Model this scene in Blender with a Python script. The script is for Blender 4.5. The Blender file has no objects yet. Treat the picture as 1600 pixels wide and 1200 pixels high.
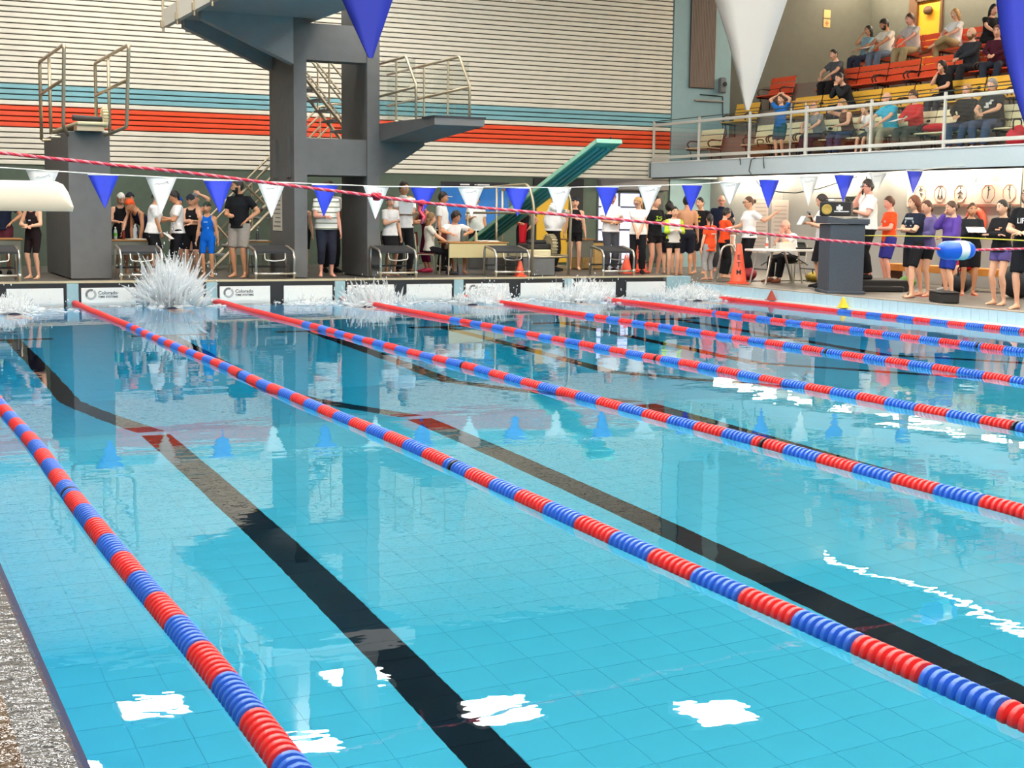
import bpy, bmesh, math, random
import numpy as np
from mathutils import Vector, Matrix

random.seed(7)
RNG = np.random.default_rng(7)
SC = bpy.context.scene
COL = SC.collection
PI = math.pi

# ------------------------------------------------------------------ camera
CAM = dict(f=2207.43, yaw=0.4416, pitch=0.1215, roll=0.0123, pos=(-1.1778, -26.2217, 1.7241))
cam_d = bpy.data.cameras.new('camera')
cam_o = bpy.data.objects.new('camera', cam_d)
COL.objects.link(cam_o)
cam_d.sensor_width = 36.0
cam_d.lens = 36.0 * CAM['f'] / 1600.0
cam_d.clip_start = 0.05
cam_d.clip_end = 200
_cy, _sy, _cp, _sp = math.cos(CAM['yaw']), math.sin(CAM['yaw']), math.cos(CAM['pitch']), math.sin(CAM['pitch'])
_fw = Vector((_sy * _cp, _cy * _cp, -_sp))
_r0 = Vector((_cy, -_sy, 0))
_u0 = _r0.cross(_fw)
_cr, _sr = math.cos(CAM['roll']), math.sin(CAM['roll'])
_R = _cr * _r0 + _sr * _u0
_U = -_sr * _r0 + _cr * _u0
M = Matrix((_R, _U, -_fw)).transposed().to_4x4()
M.translation = Vector(CAM['pos'])
cam_o.matrix_world = M
SC.camera = cam_o

# ------------------------------------------------------------------ view, world, cycles options
SC.view_settings.view_transform = 'Standard'
SC.view_settings.look = 'None'
SC.view_settings.gamma = 1.0
SC.view_settings.use_curve_mapping = False
SC.view_settings.exposure = 0.28
W = bpy.data.worlds.new('world')
SC.world = W
W.use_nodes = True
W.node_tree.nodes['Background'].inputs[0].default_value = (0.9, 0.95, 1.0, 1)
W.node_tree.nodes['Background'].inputs[1].default_value = 0.4
cy = SC.cycles
cy.use_denoising = True
cy.max_bounces = 10
cy.diffuse_bounces = 4
cy.glossy_bounces = 4
cy.transmission_bounces = 8
cy.transparent_max_bounces = 24
cy.sample_clamp_indirect = 6.0
cy.blur_glossy = 2.0
cy.caustics_refractive = True
cy.caustics_reflective = False
LAMP_W = 33.0      # emission of the ceiling lamps
STRIP_W = 190.0     # emission of the tubes under and over the gallery

# ------------------------------------------------------------------ materials
def lin(c):
    return tuple(((v / 255.0) / 12.92 if v / 255.0 <= 0.04045 else ((v / 255.0 + 0.055) / 1.055) ** 2.4) for v in c)

MATS = {}
def mat(name, rgb, rough=0.6, metal=0.0, spec=0.5, noise=0.0, nscale=20.0, bump=0.0, bscale=60.0, emit=None, estr=0.0, coat=0.0):
    if name in MATS:
        return MATS[name]
    m = bpy.data.materials.new(name)
    m.use_nodes = True
    nt = m.node_tree
    b = nt.nodes['Principled BSDF']
    c = lin(rgb)
    b.inputs['Base Color'].default_value = (*c, 1)
    b.inputs['Roughness'].default_value = rough
    b.inputs['Metallic'].default_value = metal
    b.inputs['Specular IOR Level'].default_value = spec
    if coat:
        b.inputs['Coat Weight'].default_value = coat
    tc = None
    if noise or bump:
        tc = nt.nodes.new('ShaderNodeTexCoord')
    if noise:
        n = nt.nodes.new('ShaderNodeTexNoise')
        n.inputs['Scale'].default_value = nscale
        n.inputs['Detail'].default_value = 4
        nt.links.new(tc.outputs['Object'], n.inputs['Vector'])
        r = nt.nodes.new('ShaderNodeMapRange')
        r.inputs['From Min'].default_value = 0.3
        r.inputs['From Max'].default_value = 0.7
        r.inputs['To Min'].default_value = 1 - noise
        r.inputs['To Max'].default_value = 1 + noise
        nt.links.new(n.outputs['Fac'], r.inputs['Value'])
        mx = nt.nodes.new('ShaderNodeVectorMath')
        mx.operation = 'SCALE'
        mx.inputs[0].default_value = c
        nt.links.new(r.outputs['Result'], mx.inputs['Scale'])
        nt.links.new(mx.outputs['Vector'], b.inputs['Base Color'])
    if bump:
        n2 = nt.nodes.new('ShaderNodeTexNoise')
        n2.inputs['Scale'].default_value = bscale
        n2.inputs['Detail'].default_value = 3
        nt.links.new(tc.outputs['Object'], n2.inputs['Vector'])
        bp = nt.nodes.new('ShaderNodeBump')
        bp.inputs['Strength'].default_value = bump
        bp.inputs['Distance'].default_value = 0.02
        nt.links.new(n2.outputs['Fac'], bp.inputs['Height'])
        nt.links.new(bp.outputs['Normal'], b.inputs['Normal'])
    if emit is not None:
        b.inputs['Emission Color'].default_value = (*lin(emit), 1)
        b.inputs['Emission Strength'].default_value = estr
    MATS[name] = m
    return m

# ------------------------------------------------------------------ mesh helpers
class MB:
    """collects vertices and faces (with a material slot index each)"""
    def __init__(s):
        s.v = []; s.f = []; s.mi = []
    def add(s, vs, fs, mi=0):
        o = len(s.v)
        s.v.extend([tuple(map(float, p)) for p in vs])
        for f in fs:
            s.f.append(tuple(i + o for i in f)); s.mi.append(mi)
        return s
    def box(s, c, d, mi=0, R=None):
        x, y, z = d[0] / 2, d[1] / 2, d[2] / 2
        vs = [Vector((i * x, j * y, k * z)) for i in (-1, 1) for j in (-1, 1) for k in (-1, 1)]
        if R is not None:
            vs = [R @ v for v in vs]
        vs = [v + Vector(c) for v in vs]
        return s.add(vs, [(0, 1, 3, 2), (4, 6, 7, 5), (0, 4, 5, 1), (2, 3, 7, 6), (0, 2, 6, 4), (1, 5, 7, 3)], mi)
    def bbox(s, x0, x1, y0, y1, z0, z1, mi=0):
        return s.box(((x0 + x1) / 2, (y0 + y1) / 2, (z0 + z1) / 2), (abs(x1 - x0), abs(y1 - y0), abs(z1 - z0)), mi)
    def bevbox(s, c, d, b=0.01, mi=0, R=None):
        """box whose vertical silhouette and edges are chamfered"""
        hx, hy, hz = d[0] / 2, d[1] / 2, d[2] / 2
        rings = []
        for z, i in ((-hz, b), (-hz + b, 0), (hz - b, 0), (hz, b)):
            x, y = hx - i, hy - i
            rings.append([Vector(p) for p in ((-x + b, -y, z), (x - b, -y, z), (x, -y + b, z), (x, y - b, z), (x - b, y, z), (-x + b, y, z), (-x, y - b, z), (-x, -y + b, z))])
        vs = [v for r in rings for v in r]
        if R is not None:
            vs = [R @ v for v in vs]
        vs = [v + Vector(c) for v in vs]
        fs = [tuple(range(7, -1, -1)), tuple(range(24, 32))]
        for k in range(3):
            for i in range(8):
                j = (i + 1) % 8
                fs.append((k * 8 + i, k * 8 + j, k * 8 + 8 + j, k * 8 + 8 + i))
        return s.add(vs, fs, mi)
    def prism(s, poly, axis, a, b, mi=0):
        """extrude a 2-D polygon along an axis; poly in the other two axes (in xyz order)"""
        n = len(poly); vs = []
        for t in (a, b):
            for (p, q) in poly:
                vs.append({'x': (t, p, q), 'y': (p, t, q), 'z': (p, q, t)}[axis])
        fs = [tuple(range(n)), tuple(range(2 * n - 1, n - 1, -1))]
        for i in range(n):
            j = (i + 1) % n
            fs.append((j, i, n + i, n + j))
        return s.add(vs, fs, mi)
    def tube(s, path, r, n=8, mi=0, cap=True, closed=False):
        P = [Vector(p) for p in path]
        m = len(P)
        rad = r if hasattr(r, '__len__') else [r] * m
        rings = []
        prev = None
        for i in range(m):
            if closed:
                t = (P[(i + 1) % m] - P[i - 1]).normalized()
            else:
                t = (P[min(i + 1, m - 1)] - P[max(i - 1, 0)]).normalized()
            if prev is None:
                u = t.cross(Vector((0, 0, 1)))
                if u.length < 1e-3:
                    u = t.cross(Vector((1, 0, 0)))
                u.normalize()
            else:
                u = (prev - t * prev.dot(t))
                if u.length < 1e-6:
                    u = t.orthogonal()
                u.normalize()
            prev = u
            w = t.cross(u)
            rings.append([P[i] + (u * math.cos(2 * PI * k / n) + w * math.sin(2 * PI * k / n)) * rad[i] for k in range(n)])
        fs = []
        segs = m if closed else m - 1
        for i in range(segs):
            a, b = i * n, ((i + 1) % m) * n
            for k in range(n):
                l = (k + 1) % n
                fs.append((a + k, a + l, b + l, b + k))
        if cap and not closed:
            fs.append(tuple(range(n - 1, -1, -1)))
            fs.append(tuple((m - 1) * n + k for k in range(n)))
        return s.add([v for rr in rings for v in rr], fs, mi)
    def lathe(s, prof, c=(0, 0, 0), n=16, mi=0, R=None):
        """profile [(r,z)...] about local z"""
        vs = []
        for (r, z) in prof:
            for k in range(n):
                a = 2 * PI * k / n
                v = Vector((r * math.cos(a), r * math.sin(a), z))
                if R is not None:
                    v = R @ v
                vs.append(v + Vector(c))
        fs = []
        m = len(prof)
        for i in range(m - 1):
            for k in range(n):
                l = (k + 1) % n
                fs.append((i * n + k, i * n + l, (i + 1) * n + l, (i + 1) * n + k))
        if prof[0][0] > 1e-6:
            fs.append(tuple(range(n - 1, -1, -1)))
        if prof[-1][0] > 1e-6:
            fs.append(tuple((m - 1) * n + k for k in range(n)))
        return s.add(vs, fs, mi)
    def ell(s, c, r, n=10, m=7, mi=0, R=None):
        prof = [(math.sin(PI * i / m), -math.cos(PI * i / m)) for i in range(m + 1)]
        prof[0] = (1e-7, -1); prof[-1] = (1e-7, 1)
        vs = []
        for (a, z) in prof:
            for k in range(n):
                t = 2 * PI * k / n
                v = Vector((a * math.cos(t) * r[0], a * math.sin(t) * r[1], z * r[2]))
                if R is not None:
                    v = R @ v
                vs.append(v + Vector(c))
        fs = [(i * n + k, i * n + (k + 1) % n, (i + 1) * n + (k + 1) % n, (i + 1) * n + k) for i in range(m) for k in range(n)]
        return s.add(vs, fs, mi)
    def build(s, name, m, parent=None, smooth=False, kind=None, loc=None):
        me = bpy.data.meshes.new(name)
        off = Vector(loc) if loc is not None else Vector((0, 0, 0))
        vs = [(v[0] - off.x, v[1] - off.y, v[2] - off.z) for v in s.v] if loc is not None else s.v
        me.from_pydata(vs, [], s.f)
        ms = m if isinstance(m, (list, tuple)) else [m]
        for x in ms:
            me.materials.append(x)
        if len(ms) > 1:
            me.polygons.foreach_set('material_index', s.mi)
        if smooth:
            me.polygons.foreach_set('use_smooth', [True] * len(s.f))
        me.update()
        return link(name, me, parent, kind, loc)

def link(name, me, parent=None, kind=None, loc=None):
    o = bpy.data.objects.new(name, me)
    COL.objects.link(o)
    if loc is not None:
        o.location = loc
    if parent is not None:
        o.parent = parent
        if parent.type == 'EMPTY' or True:
            o.matrix_parent_inverse = Matrix.Identity(4)
    if kind:
        o['kind'] = kind
    return o

def smooth_angle(o, deg=40):
    me = o.data
    me.polygons.foreach_set('use_smooth', [True] * len(me.polygons))
    try:
        me.set_sharp_from_angle(angle=math.radians(deg))
    except Exception:
        pass
    return o

def tag(o, label, cat, group=None):
    o['label'] = label; o['category'] = cat
    if group:
        o['group'] = group
    return o

def thing(name, label, cat, loc=(0, 0, 0), rz=0.0, group=None):
    o = bpy.data.objects.new(name, None)
    o.empty_display_size = 0.1
    COL.objects.link(o)
    o.location = loc
    o.rotation_euler = (0, 0, rz)
    return tag(o, label, cat, group)

def kids(o):
    return [c for c in bpy.data.objects if c.parent is o]

def copy_tree(o, parent=None, loc=None, label=None, ch=None):
    c = o.copy(); COL.objects.link(c); c.parent = parent
    if loc is not None:
        c.location = loc
    if label:
        c['label'] = label
    for k in o.children:
        copy_tree(k, c)
    return c

def text_mesh(body, size, extrude=0.002, align='CENTER', bold=0.0):
    cu = bpy.data.curves.new('lettering', 'FONT')
    cu.body = body; cu.size = size; cu.extrude = extrude
    cu.align_x = align; cu.align_y = 'CENTER'; cu.resolution_u = 2
    cu.offset = bold
    o = bpy.data.objects.new('lettering_tmp', cu)
    COL.objects.link(o)
    bpy.context.view_layer.update()
    dg = bpy.context.evaluated_depsgraph_get()
    me = bpy.data.meshes.new_from_object(o.evaluated_get(dg))
    bpy.data.objects.remove(o)
    return me

def arc(c, r, a0, a1, n, plane='xz', other=0.0):
    out = []
    for i in range(n + 1):
        a = a0 + (a1 - a0) * i / n
        p, q = c[0] + r * math.cos(a), c[1] + r * math.sin(a)
        out.append({'xz': (p, other, q), 'yz': (other, p, q), 'xy': (p, q, other)}[plane])
    return out

def bend(pts, r=0.08, n=5):
    """round the corners of a polyline"""
    P = [Vector(p) for p in pts]
    out = [P[0]]
    for i in range(1, len(P) - 1):
        a, b, c = P[i - 1], P[i], P[i + 1]
        d1, d2 = (a - b), (c - b)
        rr = min(r, d1.length * 0.45, d2.length * 0.45)
        p, q = b + d1.normalized() * rr, b + d2.normalized() * rr
        for k in range(n + 1):
            t = k / n
            out.append((1 - t) ** 2 * p + 2 * t * (1 - t) * b + t * t * q)
    out.append(P[-1])
    return out
# ================================================================== THE SETTING
ZF, ZR, ZL = 0.39, 0.24, 0.06          # far deck, right deck, left deck heights above the water
XL, XR = -0.56, 15.6                   # pool side walls
YN, YW = -25.0, 7.2                    # near pool end, far building wall
XW = 20.6                              # wall under the gallery
XG = 26.0                              # gallery back wall
ZC = 9.0                               # ceiling
S1, S2, ZS, ZD = -13.6, -8.5, -1.58, -4.4   # pool floor break lines

m_white_paint = mat('white_plank_paint', (236, 230, 214), 0.5, noise=0.03, nscale=3)
m_blue_paint = mat('blue_plank_paint', (133, 186, 196), 0.5, noise=0.03, nscale=3)
m_red_paint = mat('red_plank_paint', (240, 82, 40), 0.5, noise=0.03, nscale=3)
m_gap = mat('plank_gap', (66, 64, 48), 0.9)
m_green_wall = mat('green_wall_paint', (84, 98, 84), 0.7, noise=0.06, nscale=6)
m_conc = mat('grey_concrete_paint', (108, 108, 107), 0.75, noise=0.06, nscale=5, bump=0.15, bscale=90)
m_pale = mat('pale_blue_paint', (150, 182, 188), 0.6, noise=0.03, nscale=5)
m_greywall = mat('grey_block_paint', (98, 97, 86), 0.75, noise=0.05, nscale=4)
m_lowwall = mat('lower_wall_paint', (176, 176, 173), 0.55, noise=0.02, nscale=4)
m_ceil = mat('ceiling_paint', (44, 48, 50), 0.8)
m_deck = mat('deck_tile_grey', (102, 97, 90), 0.45, noise=0.14, nscale=9, bump=0.1, bscale=60)
m_lip = mat('deck_lip_beige', (196, 180, 146), 0.5)
m_black = mat('black_band', (34, 34, 38), 0.5)
m_fascia = mat('pale_fascia', (188, 204, 210), 0.55, noise=0.02)
m_poolwall = mat('pool_wall_blue', (104, 208, 240), 0.4)
m_tile = mat('pool_tile_blue', (120, 226, 252), 0.35, noise=0.03, nscale=2)
m_grout = mat('pool_grout', (114, 211, 238), 0.6)
m_lineblk = mat('lane_line_black', (8, 10, 24), 0.5, spec=0.1)
m_rimtile = mat('rim_tile_pale', (186, 214, 224), 0.35, noise=0.03, nscale=5)
m_rimgrout = mat('rim_grout', (150, 176, 184), 0.6)
m_chrome = mat('brushed_steel', (205, 200, 190), 0.28, metal=1.0)
m_rail = mat('rail_steel_warm', (190, 176, 150), 0.4, metal=0.75)
m_whiteplastic = mat('white_plastic', (236, 234, 228), 0.35)
m_dark = mat('dark_frame_and_shade', (40, 40, 42), 0.8)  # dark joints, soffit edge and door frame; also painted shade of the lectern back

def struct(name, mb, m, parent=None, smooth=False):
    return mb.build(name, m, parent, smooth, kind='structure' if parent is None else None)

# ---- building shell
struct('wall_left', MB().bbox(-6.2, -6.0, -34, YW, -0.5, ZC), m_greywall)
struct('wall_near', MB().bbox(-6.2, XG + 0.2, -34.2, -34.0, -0.5, ZC), m_greywall)
struct('ceiling', MB().bbox(-6.2, XG + 3.2, -34.2, YW + 1.2, ZC, ZC + 0.2), m_ceil)

# far wall: painted band with a doorway at the right, then planks above
wf = MB()
DX0, DX1, DZ = 17.06, 18.48, 2.30        # glazed doorway opening
wf.bbox(-6, DX0, YW, YW + 0.2, 0.0, 2.62)
wf.bbox(DX1, 19.3, YW, YW + 0.2, 0.0, 2.62)
wf.bbox(DX0, DX1, YW, YW + 0.2, DZ, 2.62)
wf.bbox(-6, 19.3, YW + 0.03, YW + 0.2, 2.62, ZC, 1)
wall_far = struct('wall_far', wf, [m_green_wall, m_gap])
PP = 0.1185
plank_meshes = {}
def plank_mesh(m):
    if m.name not in plank_meshes:
        mb = MB()
        y0, y1 = -0.03, 0.025
        h = PP - 0.024
        # flat face with chamfered upper and lower edges
        mb.prism([(y1, 0), (y0 + 0.008, 0), (y0, 0.008), (y0, h - 0.008), (y0 + 0.008, h), (y1, h)], 'x', -6.0, 19.27)
        o = mb.build('plank', m)
        plank_meshes[m.name] = o.data
        bpy.data.objects.remove(o)
    return plank_meshes[m.name]
n_pl = int((ZC - 2.62) / PP)
for i in range(n_pl + 1):
    m = m_red_paint if 7 <= i <= 10 else m_blue_paint if 12 <= i <= 14 else m_white_paint
    if 2.62 + (i + 1) * PP > ZC + 0.02:
        continue
    link('plank', plank_mesh(m), wall_far, loc=(0, YW, 2.62 + i * PP + 0.012))

# pale pilaster and the end walls of the lower deck and the gallery
wp = MB()
wp.bbox(19.3, 21.15, YW - 0.05, YW + 0.3, 0.0, ZC)
struct('wall_far_pilaster', wp, m_pale)
struct('wall_gallery_end', MB().bbox(21.15, XG + 0.2, YW + 0.1, YW + 0.3, 2.6, ZC), m_greywall)

# wall under the gallery: painted panels with recessed joints
wr = MB().bbox(XW + 0.02, XW + 0.25, -34, YW, 0.0, 2.93)
wall_r = struct('wall_right', wr, m_dark)
pm = None
for i in range(12):
    y1 = YW - 0.05 - i * 3.4
    y0 = y1 - 3.385
    if pm is None:
        o = MB().bevbox((0, 0, 0), (0.03, 3.385, 2.68), 0.006).build('panel', m_lowwall, wall_r, loc=None)
        o.location = (XW + 0.01, (y0 + y1) / 2, 0.24 + 1.34)
        pm = o.data
    else:
        link('panel', pm, wall_r, loc=(XW + 0.01, (y0 + y1) / 2, 0.24 + 1.34))

# gallery back wall with a corner return and the orange door
wg = MB()
GDY0, GDY1 = 4.33, 5.32      # door opening along Y
wg.bbox(XG, XG + 0.2, GDY1, YW + 0.1, 2.6, ZC)
wg.bbox(XG, XG + 0.2, -34, GDY0, 2.6, ZC)
wg.bbox(XG, XG + 0.2, GDY0, GDY1, 7.6, ZC)
wall_g = struct('wall_gallery', wg, m_greywall)

# ---- decks
df = MB()
df.bbox(-6.0, 15.45, 0.02, YW, 0.0, ZF - 0.015)
struct('floor_far_deck', df, m_deck)
lip = MB().bbox(XL - 0.1, 15.05, -0.01, 0.10, ZF - 0.035, ZF)
struct('trim_deck_lip', lip, m_lip)
dr = MB()
dr.bbox(XR + 0.02, XW + 0.3, -34, 0.0, -0.3, ZR)
dr.bbox(15.45, XW + 0.3, 0.0, YW, -0.3, ZR + 0.02)
struct('floor_right_deck', dr, m_deck)
m_wet = mat('wet_brown_deck', (74, 56, 38), 0.07, spec=0.4, noise=0.3, nscale=5, bump=0.5, bscale=16)
m_gut = mat('gutter_grey', (66, 66, 66), 0.07, spec=0.4, noise=0.2, nscale=12, bump=0.45, bscale=16)
m_gutblue = mat('gutter_edge_blue', (16, 24, 62), 0.6, spec=0.2)
dl = MB().bbox(-6.0, XL - 0.19, -34, 0.02, -0.3, ZL)
struct('floor_left_deck', dl, m_wet)
struct('trim_gutter', MB().prism([(XL - 0.19, -0.3), (XL - 0.02, -0.3), (XL - 0.02, ZL - 0.035), (XL - 0.04, ZL - 0.02), (XL - 0.19, ZL - 0.005)], 'y', -34, 0.0), m_gut)
struct('trim_gutter_edge', MB().bbox(XL - 0.02, XL, YN, 0.0, -0.3, ZL - 0.035), m_gutblue)
struct('floor_near_deck', MB().bbox(XL - 0.0, XR + 0.02, -34, YN - 0.02, -0.3, ZL), m_wet)

# ---- pool tank
prof = [(YN, ZS), (S1, ZS), (S2, ZD), (0.0, ZD)]
fl = MB()
for (y0, z0), (y1, z1) in zip(prof[:-1], prof[1:]):
    fl.add([(XL, y0, z0), (XR, y0, z0), (XR, y1, z1), (XL, y1, z1), (XL, y0, z0 - .15), (XR, y0, z0 - .15), (XR, y1, z1 - .15), (XL, y1, z1 - .15)],
           [(0, 1, 2, 3), (7, 6, 5, 4), (0, 4, 5, 1), (2, 6, 7, 3), (1, 5, 6, 2), (0, 3, 7, 4)])
pool_floor = struct('floor_pool', fl, m_grout)
pw = MB()
pw.bbox(XL - 0.15, XL, YN, 0, ZD - 0.1, -0.02)
pw.bbox(XR, XR + 0.15, YN, 0, ZD - 0.1, -0.02)
pw.bbox(XL - 0.15, XR + 0.15, YN - 0.15, YN, ZD - 0.1, 0.04)
struct('wall_pool', pw, m_poolwall)
pe = MB().bbox(XL - 0.15, XR + 0.15, 0.03, 0.3, ZD - 0.1, -0.02).bbox(XL - 0.15, 15.44, 0.03, 0.3, -0.02, ZF - 0.03)
wall_end = struct('wall_pool_end', pe, [m_poolwall])

def floor_z(y):
    if y <= S1: return ZS
    if y >= S2: return ZD
    return ZS + (ZD - ZS) * (y - S1) / (S2 - S1)
TS = 0.40
TPX, TPY = TS, TS
def is_line(x):
    k = math.floor(x / 2.5)
    return abs(x - (k * 2.5 + 1.25)) < 0.126 and 0 <= k <= 5
# ---- pool floor tiles: the 300 that show largest are pieces of their own, the others one joined piece
def tile_into(mb, x0, x1, y0, y1, mi, g=0.0035, h=0.004):
    a, b, c, d = x0 + g / 2, x1 - g / 2, y0 + g / 2, y1 - g / 2
    za, zb = floor_z(c), floor_z(d)
    vs = [(a, c, za + h), (b, c, za + h), (b, d, zb + h), (a, d, zb + h), (a, c, za), (b, c, za), (b, d, zb), (a, d, zb)]
    mb.add(vs, [(0, 1, 2, 3), (0, 4, 5, 1), (1, 5, 6, 2), (2, 6, 7, 3), (3, 7, 4, 0)], mi)

def cam_uv(p):
    d = Vector(p) - Vector(CAM['pos'])
    z = d.dot(_fw)
    if z <= 0.2:
        return None
    return 800 + CAM['f'] * d.dot(_R) / z, 600 - CAM['f'] * d.dot(_U) / z, z

TL = 0.25
tiles = []
nx0, nx1 = math.floor((XL - 0.125) / TL), math.ceil((XR - 0.125) / TL)
ny = int(-YN / TL)
for i in range(nx0, nx1):
    x0 = max(XL, 0.125 + i * TL); x1 = min(XR, 0.125 + (i + 1) * TL)
    if x1 - x0 < 0.02:
        continue
    xc = 0.125 + (i + 0.5) * TL
    for j in range(ny):
        y0 = YN + j * TL; y1 = y0 + TL
        # split tiles that straddle a slope change
        blk = False
        k = round((xc - 1.25) / 2.5)
        if 0 <= k <= 5:
            dx = abs(xc - (k * 2.5 + 1.25))
            if dx < 0.01 and -24 < (y0 + y1) / 2 < -2.0:
                blk = True
            if dx < 0.51 and abs((y0 + y1) / 2 + 2.125) < 0.05:
                blk = True
        tiles.append((x0, x1, y0, y1, blk))
def tile_key(t):
    y = (t[2] + t[3]) / 2
    z = floor_z(y) * 0.45         # where refraction lifts it to
    uv = cam_uv(((t[0] + t[1]) / 2, y, z))
    if uv is None or not (-30 < uv[0] < 1630 and 430 < uv[1] < 1230):
        return 1e9
    return uv[2]
order = sorted(range(len(tiles)), key=lambda q: tile_key(tiles[q]))
near = set(order[:300])
proto_tile = {}
rest = MB()
for q, t in enumerate(tiles):
    if q in near and abs((t[1] - t[0]) - TL) < 1e-6:
        key = t[4]
        if key not in proto_tile:
            mb = MB()
            z = floor_z(-20)
            tile_into(mb, -TL / 2, TL / 2, -20 - TL / 2, -20 + TL / 2, 0)
            mb.v = [(v[0], v[1] + 20, v[2] - z) for v in mb.v]
            o = mb.build('tile', m_lineblk if key else m_tile, pool_floor)
            proto_tile[key] = o.data
            o.location = ((t[0] + t[1]) / 2, (t[2] + t[3]) / 2, ZS)
        else:
            link('tile', proto_tile[key], pool_floor, loc=((t[0] + t[1]) / 2, (t[2] + t[3]) / 2, ZS))
    else:
        tile_into(rest, *t[:4], 1 if t[4] else 0)
o = rest.build('tile_field', [m_tile, m_lineblk], pool_floor)
o['kind'] = 'stuff'

# ---- right rim: row of pale tiles above a white lip
rim = struct('trim_rim', MB().bbox(XR + 0.012, XR + 0.03, YN, 0.0, -0.02, ZR - 0.002), m_rimgrout)
tm = None
for i in range(125):
    y = YN + 0.1 + i * 0.2
    if tm is None:
        o = MB().bevbox((0, 0, 0), (0.02, 0.194, 0.195), 0.004).build('tile', m_rimtile, rim)
        tm = o.data
        o.location = (XR + 0.01, y, 0.135)
    else:
        link('tile', tm, rim, loc=(XR + 0.01, y, 0.135))
MB().bbox(XR - 0.05, XR + 0.03, YN, -0.05, -0.03, 0.035).build('lip', m_whiteplastic, rim)
m_rimstone = mat('rim_coping', (150, 140, 126), 0.5, noise=0.1)
MB().bbox(XR, XR + 0.28, YN, 0, ZR - 0.004, ZR + 0.006).build('coping', m_rimstone, rim)

# ---- pool end wall above the water: black band, pale tile blocks at the ropes
MB().bbox(XL - 0.1, 14.80, 0.0, 0.03, -1.2, ZF - 0.03).build('black_band', m_black, wall_end)
for k in range(0, 6):
    x = k * 2.5
    MB().bevbox((x, -0.006, 0.0), (0.21, 0.03, 0.70), 0.012).build('tile_block', m_pale, wall_end)
MB().bevbox((15.18, -0.006, 0.0), (0.60, 0.05, 0.76), 0.012).build('tile_block', m_pale, wall_end)

# ---- water
mw = bpy.data.materials.new('pool_water')
mw.use_nodes = True
nt = mw.node_tree
nt.nodes.clear()
out = nt.nodes.new('ShaderNodeOutputMaterial')
gl = nt.nodes.new('ShaderNodeBsdfGlass')
gl.inputs['IOR'].default_value = 1.333
gl.inputs['Roughness'].default_value = 0.0
gl.inputs['Color'].default_value = (1, 1, 1, 1)
va = nt.nodes.new('ShaderNodeVolumeAbsorption')
va.inputs['Color'].default_value = (0.05, 0.91, 0.995, 1)
va.inputs['Density'].default_value = 0.24
tc = nt.nodes.new('ShaderNodeTexCoord')
mp = nt.nodes.new('ShaderNodeMapping')
mp.inputs['Scale'].default_value = (0.9, 1.25, 1.0)
nt.links.new(tc.outputs['Object'], mp.inputs['Vector'])
n1 = nt.nodes.new('ShaderNodeTexNoise'); n1.inputs['Scale'].default_value = 1.1; n1.inputs['Detail'].default_value = 1.5
n2 = nt.nodes.new('ShaderNodeTexNoise'); n2.inputs['Scale'].default_value = 5.5; n2.inputs['Detail'].default_value = 2.0
for n in (n1, n2):
    nt.links.new(mp.outputs['Vector'], n.inputs['Vector'])
# swimmers stir the far end: ripples grow towards the end wall
sx = nt.nodes.new('ShaderNodeSeparateXYZ')
nt.links.new(tc.outputs['Object'], sx.inputs['Vector'])
mr = nt.nodes.new('ShaderNodeMapRange')
mr.inputs['From Min'].default_value = -4.5
mr.inputs['From Max'].default_value = -0.8
mr.inputs['To Min'].default_value = 0.12
mr.inputs['To Max'].default_value = 2.2
nt.links.new(sx.outputs['Y'], mr.inputs['Value'])
ml = nt.nodes.new('ShaderNodeMath'); ml.operation = 'MULTIPLY'
nt.links.new(n2.outputs['Fac'], ml.inputs[0]); nt.links.new(mr.outputs['Result'], ml.inputs[1])
ad = nt.nodes.new('ShaderNodeMath'); ad.operation = 'ADD'
m1 = nt.nodes.new('ShaderNodeMath'); m1.operation = 'MULTIPLY'; m1.inputs[1].default_value = 0.8
nt.links.new(n1.outputs['Fac'], m1.inputs[0])
nt.links.new(m1.outputs[0], ad.inputs[0]); nt.links.new(ml.outputs[0], ad.inputs[1])
bp = nt.nodes.new('ShaderNodeBump')
bp.inputs['Strength'].default_value = 1.0
bp.inputs['Distance'].default_value = 0.004
nt.links.new(ad.outputs[0], bp.inputs['Height'])
nt.links.new(bp.outputs['Normal'], gl.inputs['Normal'])
nt.links.new(gl.outputs[0], out.inputs['Surface'])
nt.links.new(va.outputs[0], out.inputs['Volume'])
MATS['pool_water'] = mw
MB().bbox(XL - 0.01, XR + 0.008, YN - 0.01, 0.0, ZD - 0.3, 0.0).build('water_pool', mw, kind='structure')

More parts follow.
